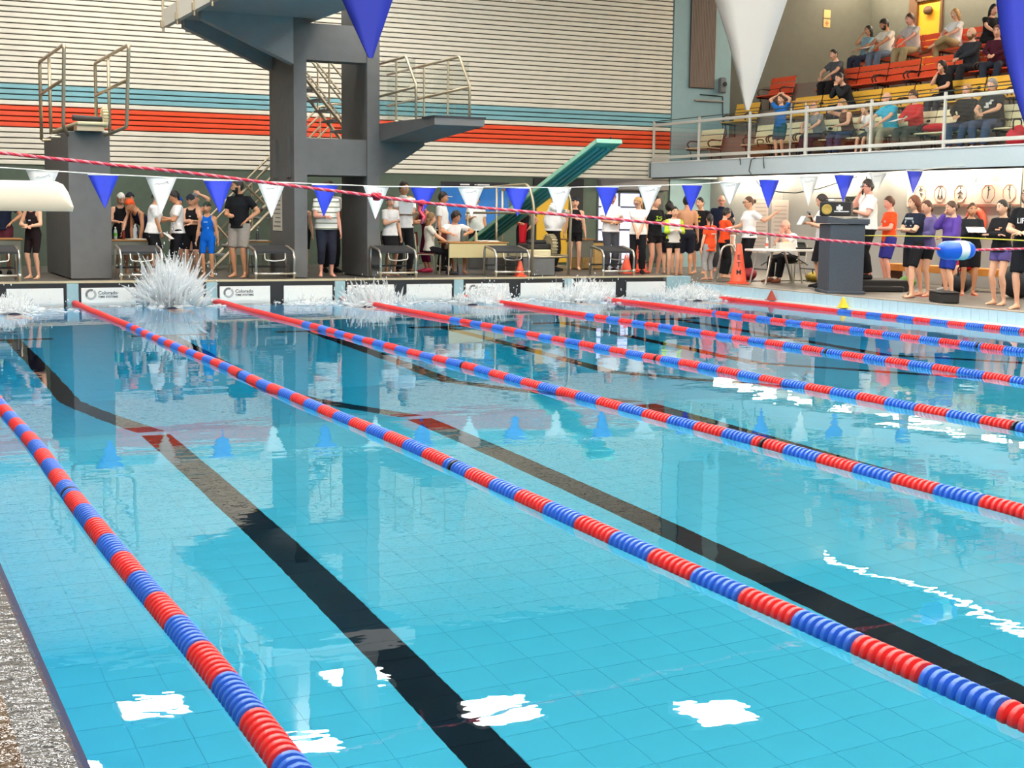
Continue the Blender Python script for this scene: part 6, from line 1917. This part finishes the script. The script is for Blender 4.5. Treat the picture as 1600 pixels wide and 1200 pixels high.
MB().lathe([(0.034, -.1), (0.036, -.08), (0.036, .06), (0.02, .1)], (0, 0, 0), 12).build('body', mat('bottle_skyblue', (110, 190, 214), 0.3), bt, True)
MB().lathe([(0.02, .1), (0.02, .13)], (0, 0, 0), 10).build('cap', m_red, bt)
jk = thing('red_jacket', 'red jacket lying over the cream bench beside the red shirt', 'jacket', (19.55, -2.95, 3.50), 0.3)
MB().ell((0, 0, 0.06), (0.22, 0.32, 0.10), 12, 8).build('cloth', cmat((190, 34, 44)), jk, True)
MB().tube(bend([(0.1, -0.2, 0.08), (-0.12, -0.3, 0.06), (-0.25, -0.28, -0.2)], 0.08), 0.05, 8).build('sleeve', cmat((190, 34, 44)), jk, True)
bk = bag(20.0, 0.35, TZ[0] + .0, (0.4, 0.5, 0.5), (66, 44, 40), 'brown rucksack on the gallery floor behind the checked shirt', 'rucksack')
bag(20.62, 1.85, TZ[1], (0.3, 0.4, 0.42), (44, 46, 52), 'dark backpack beside the black jacket on the yellow row', 'backpack', (196, 198, 200))
bag(19.35, -5.4, TZ[0] + .02, (0.4, 0.4, 0.45), (204, 40, 56), 'bright red bag on the gallery floor beside the heavy man')
bag(19.3, 3.0, TZ[0] + .0, (0.5, 0.7, 0.42), (120, 74, 40), 'tan brown bag on the gallery floor behind the boy')
# ================================================================== LANE ROPES
m_dred = mat('float_red', (216, 48, 48), 0.35)
m_dblue = mat('float_blue', (48, 100, 196), 0.35)
m_dblk = mat('float_black', (24, 24, 28), 0.4)
m_cabl = mat('lane_cable', (60, 60, 66), 0.5)
def disc_profile():
    return [(0.016, -0.0245), (0.0575, -0.0245), (0.0600, -0.021), (0.0600, -0.004), (0.0575, -0.001), (0.029, 0.0), (0.029, 0.023), (0.016, 0.0245)]
def disc_mesh(n, m):
    mb = MB().lathe(disc_profile(), (0, 0, 0), n, 0, Matrix.Rotation(PI / 2, 3, 'X'))
    me = bpy.data.meshes.new('float_disc'); me.from_pydata(mb.v, [], mb.f); me.materials.append(m)
    me.polygons.foreach_set('use_smooth', [True] * len(mb.f))
    me.set_sharp_from_angle(angle=math.radians(24))
    return me
DM = {m.name: disc_mesh(20, m) for m in (m_dred, m_dblue, m_dblk)}
PITCH, SEG = 0.050, 0.40
phase = {0: -21.73 - SEG, 1: -20.66, 2: -18.27 + SEG, 3: -14.42, 4: -11.84, 5: -10.0, 6: -9.0}
ROPEL = ['nearest to the near deck edge', 'second from the near deck edge', 'third from the near deck edge', 'fourth from the near deck edge', 'third from the gallery side', 'second from the gallery side', 'along the gallery side rim']
for k in range(7):
    x = k * 2.5 - (0.0 if k < 6 else 0.05)
    t = thing('lane_rope', 'red and blue lane rope, ' + ROPEL[k], 'lane rope', (x, 0, 0), 0, 'lane ropes across the pool')
    MB().tube([(0, -0.03, 0.01), (0, YN + 0.02, 0.01)], 0.006, 6).build('cable', m_cabl, t)
    MB().lathe([(0.03, 0), (0.03, 0.03), (0.012, 0.05)], (0, -0.012, 0.01), 8, 0, Matrix.Rotation(PI / 2, 3, 'X')).build('end_hook', m_chrome, t)
    pos = []
    y = -0.25
    while y > YN + 0.3:
        # the line snakes and sags a little between the lanes
        px = 0.012 * math.sin(y * 1.1 + k) ; pz = 0.002 + 0.004 * math.sin(y * 2.3 + 2 * k)
        if k == 1 and y < -16:
            px -= 0.085 * min(1, (-16 - y) / 6.5) ** 1.5      # this one bows towards the deck
        if y > -5.5:
            m = m_dred
        else:
            m = m_dblue if math.floor((y - phase[k]) / SEG) % 2 else m_dred
        if abs(y + 17.6) < 0.03 or abs(y + 11.9) < 0.03:
            m = m_dblk
        pos.append((px, y, pz, m)); y -= PITCH
    def score(p):
        uv = cam_uv((x + p[0], p[1], p[2]))
        return uv[2] if uv and -20 < uv[0] < 1620 and -20 < uv[1] < 1220 else 1e9
    keyed = sorted(range(len(pos)), key=lambda i: score(pos[i]))
    solo = set(keyed[:300])
    far = {}
    for i, (px, py, pz, m) in enumerate(pos):
        if i in solo:
            o = link('float_disc', DM[m.name], t, loc=(px, py, pz))
        else:
            far.setdefault(m.name, []).append((px, py, pz))
    mb = MB(); ms = []
    for mi, (nm, L) in enumerate(far.items()):
        ms.append(MATS[nm])
        for c in L:
            mb.lathe(disc_profile()[1:-1], c, 12, mi, Matrix.Rotation(PI / 2, 3, 'X'))
    if mb.v:
        o = mb.build('float_discs', ms, t, True); o['kind'] = 'stuff'
        o.data.set_sharp_from_angle(angle=math.radians(38))

# ================================================================== PENNANT LINES
m_pb = mat('pennant_blue', (50, 68, 206), 0.45, noise=0.06, nscale=8)
m_pw = mat('pennant_white', (232, 232, 228), 0.5, noise=0.03, nscale=8)
m_cord = mat('cord_white', (232, 230, 222), 0.6)
m_mark = mat('pennant_mark', (196, 196, 200), 0.6)
def pennant(x, y, ztop, wd, h, blue, label, group, rz=0.0, sway=0.0, curl=0.02, mark=True, seed=0):
    t = thing('pennant', label, 'pennant', (x, y, ztop), rz, group)
    n = 8; vs = []; fs = []
    for i in range(n + 1):
        s_ = i / n; hw = wd / 2 * (1 - s_) + 0.004
        for j in range(5):
            u = -1 + j / 2
            yy = curl * math.sin(2.2 * s_ + u * 1.6 * (1 - s_) + seed) * (0.3 + s_)
            for d in (0.0, 0.003):
                vs.append((u * hw + sway * s_, yy + d, -h * s_))
    for i in range(n):
        for j in range(4):
            a = (i * 5 + j) * 2; b = a + 2; c = a + 10; d = c + 2
            fs += [(a, b, d, c), (a + 1, c + 1, d + 1, b + 1)]
        for j, fl in ((0, 0), (4, 1)):
            a = (i * 5 + j) * 2; c = a + 10
            fs.append((a, c, c + 1, a + 1) if not fl else (a, a + 1, c + 1, c))
    MB().add(vs, fs).build('cloth', m_pb if blue else m_pw, t, True)
    MB().bbox(-wd / 2, wd / 2, -0.004, 0.007, -0.012, 0.008).build('hem', m_cord, t)
    if not blue and mark:
        # pale sponsor mark: a faint line of script running into a small peak
        f = 1.0
        zz = -0.17 * h
        pts = [(-.26, -.02), (-.16, .015), (-.08, -.015), (0, .015), (.08, 0.0), (.14, .05), (.18, .02), (.23, .07), (.28, 0.0)]
        mb = MB()
        hw = wd * (1 - 0.17)
        P = [(p[0] * hw, -0.012 + 0.0, zz + p[1] * h * 1.2) for p in pts]
        mb.tube([(q[0], curl * math.sin(2.2 * .17 + q[0] / (hw / 2) * 1.6 + seed) * .47 - 0.004, q[2]) for q in P], 0.006, 4)
        mb.build('mark', m_mark, t)
    return t
FT = [(1.43, 1.69), (2.27, 1.70), (3.1, 1.63), (3.94, 1.65), (4.76, 1.59), (5.61, 1.61), (6.45, 1.58), (7.25, 1.67), (8.07, 1.64), (8.91, 1.65), (9.69, 1.62), (10.6, 1.67), (11.43, 1.69), (12.29, 1.77), (13.08, 1.89), (13.91, 1.84), (14.78, 1.89), (15.58, 1.97), (16.35, 2.17), (17.24, 2.16)]
SX = [-3.0, 0.86, 2.17, 3.94, 6.58, 9.7, 12.27, 14.73, 17.25, 19.97]
SZ = [2.42, 2.25, 2.19, 2.14, 2.09, 2.13, 2.23, 2.42, 2.59, 2.86]
OVER = ['at the pier end of the line', 'before the broad pier', 'over the women in white T-shirts', 'beside the bearded man', 'before the stair', 'over the striped polo', 'beside the tower fin', 'next to the tall official', 'before the blue poster', 'crossing the green springboard', 'before the large man in polo', 'before the man in grey trousers', 'before the lime lettered youth', 'over the shirtless youth', 'over the orange children', 'by the woman with the bun', 'over the seated official', 'above the radio', 'behind the lectern official', 'over the navy printed T-shirt']
cordp = thing('pennant_line', 'thin white cord of pennants across the far end of the pool', 'cord', (0, -5, 2.1))
MB().tube([(a, 0, b - 2.1) for a, b in zip(SX, SZ)], 0.009, 6).build('cord', m_cord, cordp, True)
for sx_, z_, zb_ in ((-3.0, 2.42, ZL), (19.97, 2.86, ZR)):
    MB().tube([(sx_, 0, z_ - 2.1), (sx_, 0, zb_ - 2.1)], 0.03, 8).build('post', m_chrome, cordp)
for i, (x, zt) in enumerate(FT):
    zs = float(np.interp(x, SX, SZ)) - 0.004
    blue = i % 2 == 1
    pennant(x, -5, zs, 0.44, max(0.34, zs - zt), blue, '%s pennant on the far line, %s' % ('blue' if blue else 'white', OVER[i]), 'pennants on the far line', random.uniform(-.12, .12), random.uniform(-.02, .02), 0.012, True, i)
cordn = thing('pennant_line', 'thin white cord of pennants across the near end, above the view', 'cord', (0, -23.72, 2.5))
NXs = [-3.0, -0.32, 0.52, 1.33, 2.2, 5, 10, 17.2]
NZs = [2.66, 2.55, 2.48, 2.40, 2.36, 2.3, 2.34, 2.6]
MB().tube([(a, 0, b - 2.5) for a, b in zip(NXs, NZs)], 0.006, 6).build('cord', m_cord, cordn, True)
for sx_, z_, zb_ in ((-3.0, 2.66, ZL), (17.2, 2.6, ZR)):
    MB().tube([(sx_, 0, z_ - 2.5), (sx_, 0, zb_ - 2.5)], 0.03, 8).build('post', m_chrome, cordn)
pennant(-0.31, -23.72, 2.54, 0.44, 0.54, True, 'large blue pennant hanging close before the diving tower', 'pennants on the near line', 0.0, 0.02, 0.02, True, 1)
pennant(0.52, -23.72, 2.48, 0.45, 0.54, False, 'large white pennant hanging close before the gallery wall', 'pennants on the near line', 0.05, 0.02, 0.02, True, 4)
pennant(1.315, -23.72, 2.40, 0.45, 0.55, True, 'large blue pennant hanging close at the frame edge', 'pennants on the near line', 0.40, 0.0, 0.03, True, 2)
pennant(2.17, -23.72, 2.36, 0.45, 0.55, False, 'large white pennant past the blue one, out of view', 'pennants on the near line', 0.1, 0.0, 0.02, True, 5)

# ================================================================== ROPES WITH A FLOAT
m_rope = mat('rope_red', (214, 40, 66), 0.6); m_rope2 = mat('rope_pink_white', (232, 132, 146), 0.6)
rp = thing('recall_rope', 'red and white twisted rope stretched across the pool with a knot', 'rope', (0, -17.6, 1.5))
RX = [-2.2, -0.35, 0.74, 1.82, 2.22, 3.87, 5.54, 6.6, 6.75, 6.9, 7.47, 9.5, 12.5, 16.2]
RZ = [2.20, 2.02, 1.93, 1.82, 1.775, 1.665, 1.535, 1.472, 1.465, 1.464, 1.475, 1.53, 1.68, 2.0]
def rope_pts(x0, x1, ph, step=0.011, r=0.0045):
    out = []; x = x0
    while x < x1:
        z = float(np.interp(x, RX, RZ)) - 1.5
        a = 2 * PI * x / 0.075 + ph
        out.append((x, r * math.cos(a), z + r * math.sin(a))); x += step
    return out
for ph, m, nm in ((0, m_rope, 'strand'), (2 * PI / 3, m_rope, 'strand'), (4 * PI / 3, m_rope2, 'white_strand')):
    MB().tube(rope_pts(-2.2, 16.2, ph, 0.0125), 0.0068, 5, cap=False).build(nm, m, rp, True)
kx, kz = 2.0, float(np.interp(1.93, RX, RZ)) - 1.5
MB().tube([(1.90 + 0.02 * math.sin(a * 2) + 0.05 * (a / 10), 0.018 * math.cos(a), kz + 0.018 * math.sin(a)) for a in np.linspace(0, 10, 24)], 0.009, 6).build('knot', m_rope, rp, True)
kz2 = float(np.interp(2.24, RX, RZ)) - 1.5
for dx, m in ((0.0, m_rope), (0.016, m_rope2), (0.034, m_rope)):
    MB().tube([(2.225 + dx * .6, 0, kz2 + .01), (2.215 + dx * .7, 0.012, kz2 - .05), (2.24 + dx * .5, -.008, kz2 - .09), (2.228 + dx * .6, 0.006, kz2 - .135)], 0.0055, 6).build('tail', m, rp, True)
MB().ell((2.235, 0, kz2), (0.03, 0.02, 0.02), 10, 6).build('knot', m_rope, rp, True)
for x_, z_, zb_ in ((-2.2, 2.2, ZL), (16.2, 2.0, ZR)):
    MB().tube([(x_, 0, z_ - 1.5 + .03), (x_, 0, zb_ - 1.5)], 0.035, 8).build('post', m_chrome, rp)
fb = thing('rope_float', 'blue barrel float with white band threaded on the red rope', 'float', (6.755, -17.6, 1.463))
Rx = Matrix.Rotation(PI / 2, 3, 'Y')
m_fb = mat('float_barrel_blue', (34, 92, 206), 0.3); m_fw = mat('float_barrel_white', (236, 236, 230), 0.35)
MB().lathe([(0.016, -0.168), (0.03, -0.166), (0.056, -0.15), (0.071, -0.118), (0.0745, -0.08), (0.0745, 0.08), (0.071, 0.118), (0.056, 0.15), (0.03, 0.166), (0.016, 0.168)], (0, 0, 0), 24, 0, Rx).build('barrel', m_fb, fb, True)
MB().lathe([(0.0745, -0.005), (0.0765, -0.003), (0.0765, 0.078), (0.0745, 0.08)], (0, 0, 0), 24, 0, Rx).build('band', m_fw, fb, True)
yr = thing('deck_rope', 'thin yellow rope strung from the lectern before the swimmers', 'rope', (16.45, -4.6, 1.3))
MB().tube([(0, 0.05, 0.05), (-0.42, -0.7, 0.06), (-0.52, -2.4, 0.085), (-0.56, -3.6, 0.075), (-0.72, -5.2, 0.06), (-0.74, -7.4, 0.06)], 0.012, 6).build('rope', mat('rope_yellow', (206, 192, 70), 0.6), yr, True)
MB().ell((0, 0.05, 0.07), (0.03, 0.035, 0.03), 8, 6).build('knot', mat('rope_yellow', (206, 192, 70), 0.6), yr, True)
MB().tube([(-0.74, -7.4, 0.09), (-0.74, -7.4, ZR - 1.3)], 0.03, 8).build('post', m_chrome, yr)

# ================================================================== SWIMMERS AND SPLASHES
def spray_mat(name, alpha, rgb=(240, 244, 246)):
    m = bpy.data.materials.new(name); m.use_nodes = True
    n = m.node_tree; n.nodes.clear()
    o = n.nodes.new('ShaderNodeOutputMaterial'); mx = n.nodes.new('ShaderNodeMixShader'); t = n.nodes.new('ShaderNodeBsdfTransparent')
    d = n.nodes.new('ShaderNodeBsdfDiffuse'); d.inputs['Color'].default_value = (*lin(rgb), 1)
    tr = n.nodes.new('ShaderNodeBsdfTranslucent'); tr.inputs['Color'].default_value = (*lin(rgb), 1)
    ad = n.nodes.new('ShaderNodeMixShader'); ad.inputs[0].default_value = 0.5
    n.links.new(d.outputs[0], ad.inputs[1]); n.links.new(tr.outputs[0], ad.inputs[2])
    mx.inputs[0].default_value = alpha
    n.links.new(t.outputs[0], mx.inputs[1]); n.links.new(ad.outputs[0], mx.inputs[2]); n.links.new(mx.outputs[0], o.inputs['Surface'])
    MATS[name] = m
    return m
m_mist = spray_mat('spray_mist', 0.42); m_foam = spray_mat('spray_foam', 0.62); m_drop = spray_mat('spray_drop', 0.85)
def splash(x, y, rx, ry, hgt, nsp, ndr, seed, label, lean_x=0.0, foam_h=0.10, core=0.0):
    rg = np.random.default_rng(seed)
    t = thing('water_splash', label, 'splash', (x, y, 0), 0, None)
    t['kind'] = 'stuff'
    # churned foam: many small lumps lying on the surface, thickest in the middle
    mb = MB()
    for q in range(int(230 * rx)):
        a = rg.uniform(0, 2 * PI); rr_ = min(1.25, abs(rg.normal()) * .55)
        cx, cy_ = rx * rr_ * math.cos(a), ry * rr_ * math.sin(a)
        k = max(.15, 1 - rr_ * .8)
        mb.ell((cx, cy_, foam_h * .5 * k * rg.uniform(0, 1) ** 2), (rg.uniform(.03, .11), rg.uniform(.02, .07), foam_h * k * rg.uniform(.08, .35)), 7, 5, 0, Matrix.Rotation(rg.uniform(-.6, .6), 3, 'Z'))
    mb.v = [(v[0] + .02 * math.sin(41 * v[1] + 37 * v[2]), v[1] + .02 * math.sin(37 * v[0] + 31 * v[2]), max(-0.02, v[2] + .012 * math.sin(53 * v[0]) * math.sin(47 * v[1]))) for v in mb.v]
    mb.v = [(v[0], min(v[1], -y - .06), v[2]) for v in mb.v]
    o = mb.build('foam', m_foam, t, True); o['kind'] = 'stuff'
    # spikes of spray thrown outwards
    sp_ = MB()
    for q in range(nsp):
        a = rg.uniform(0, 2 * PI)
        el = rg.uniform(.35, 1.45)
        L = hgt * rg.uniform(.35, 1.0) * (0.55 + .5 * math.sin(el))
        b = (rx * .35 * rg.normal() * .6, ry * .35 * rg.normal() * .6, -0.01)
        d = (math.cos(a) * math.cos(el) * rx * 1.3 + lean_x, math.sin(a) * math.cos(el) * ry * 1.0, math.sin(el))
        ln = math.sqrt(sum(c * c for c in d)); d = [c / ln for c in d]
        pts = [(b[0] + d[0] * L * s_, b[1] + d[1] * L * s_, max(b[2], b[2] + d[2] * L * s_ - .25 * L * s_ * s_ * (1 - d[2]))) for s_ in (0, .3, .6, .85, 1)]
        w_ = rg.uniform(.012, .035) * (.6 + hgt)
        sp_.tube(pts, [w_ * 1.2, w_, w_ * .75, w_ * .4, .002], 5)
    if nsp:
        sp_.v = [(v[0], min(v[1], -y - .06), v[2]) for v in sp_.v]
        o = sp_.build('spray', m_mist, t, True); o['kind'] = 'stuff'
    if core > 0:
        # dense plume: a sheaf of fine streaks that leave the middle nearly upright
        c_ = MB()
        for q in range(int(420 * core)):
            a = rg.uniform(0, 2 * PI); r0_ = abs(rg.normal()) * .30
            L = hgt * (.25 + .55 * rg.uniform(0, 1)) * math.exp(-r0_ * .9)
            bx_, by_ = r0_ * rx * math.cos(a), r0_ * ry * math.sin(a)
            sp = .55 * r0_ + .12 * rg.normal()
            e = (bx_ + L * sp * math.cos(a) * 1.5 + lean_x * L, by_ + L * sp * math.sin(a), L)
            w_ = rg.uniform(.012, .03)
            m_ = (bx_ + (e[0] - bx_) * .45, by_ + (e[1] - by_) * .45, L * .58)
            c_.tube([(bx_, by_, 0), m_, e], [w_ * 1.3, w_, .003], 5)
        c_.v = [(v[0], min(v[1], -y - .06), v[2]) for v in c_.v]
        o = c_.build('plume', m_mist, t, True); o['kind'] = 'stuff'
    dp = MB()
    for q in range(ndr):
        a = rg.uniform(0, 2 * PI); rr_ = min(1.15, abs(rg.normal()) * .6)
        z_ = abs(rg.normal()) * hgt * .42
        r_ = rg.uniform(.004, .013)
        dp.ell((rx * rr_ * math.cos(a) + lean_x * z_, min(ry * rr_ * math.sin(a), -y - .08), z_), (r_, r_, r_ * rg.uniform(1, 2.2)), 6, 4)
    if ndr:
        o = dp.build('droplets', m_drop, t, True); o['kind'] = 'stuff'
    return t
LN = ['sixth', 'fifth', 'fourth', 'third', 'second', 'first']
splash(1.20, -1.9, .85, .9, .36, 110, 240, 11, 'low white splash of the sixth lane from the gallery side', foam_h=.2, core=.5)
splash(3.98, -1.2, .78, .55, 1.05, 330, 600, 12, 'tall bursting white splash before the pier table block', foam_h=.26, core=1.35)
splash(7.70, -1.5, 1.0, .9, .5, 170, 300, 13, 'arching splash under the striped polo man and tower fin', -.2, .24, .8)
splash(6.55, -1.3, .7, .6, .22, 30, 90, 21, 'low foam beside the arching splash near the tower', foam_h=.10)
splash(9.90, -1.5, .95, .9, .42, 150, 300, 14, 'white splash of the third lane before the cream desk', .1, .24, .8)
splash(11.95, -1.5, 1.0, .9, .52, 170, 340, 15, 'splash with a tall spike of the second lane by the small cone', .15, .26, .8)
splash(14.45, -1.6, 1.05, .9, .42, 170, 360, 16, 'broad white splash of the first lane at the pool corner', .2, .26, .8)
for k, (x, yf) in enumerate(((1.25, -1.6), (3.9, -.9), (7.2, -1.4), (9.3, -1.4), (11.6, -1.2), (14.2, -1.4))):
    I = Pn('SW%d' % k, 'swimmer face down in the water of the %s lane from the gallery' % LN[k], x, yf, -0.10, 1.74, 0, 'fair', 'brown', 'short', 'm', .98, la=(.10, .05, 2.05, .8, .2, 0), ra=(.10, .05, 2.05, .8, .2, 0), hpitch=-.2, bottom=('trunks', NVY), cap=((210, 40, 40), (230, 230, 230), (30, 60, 150), (40, 40, 46), (230, 230, 230), (200, 170, 50))[k], vox=.0225)
    I['obj'].rotation_euler = (PI / 2, 0, 0)
run_jobs()
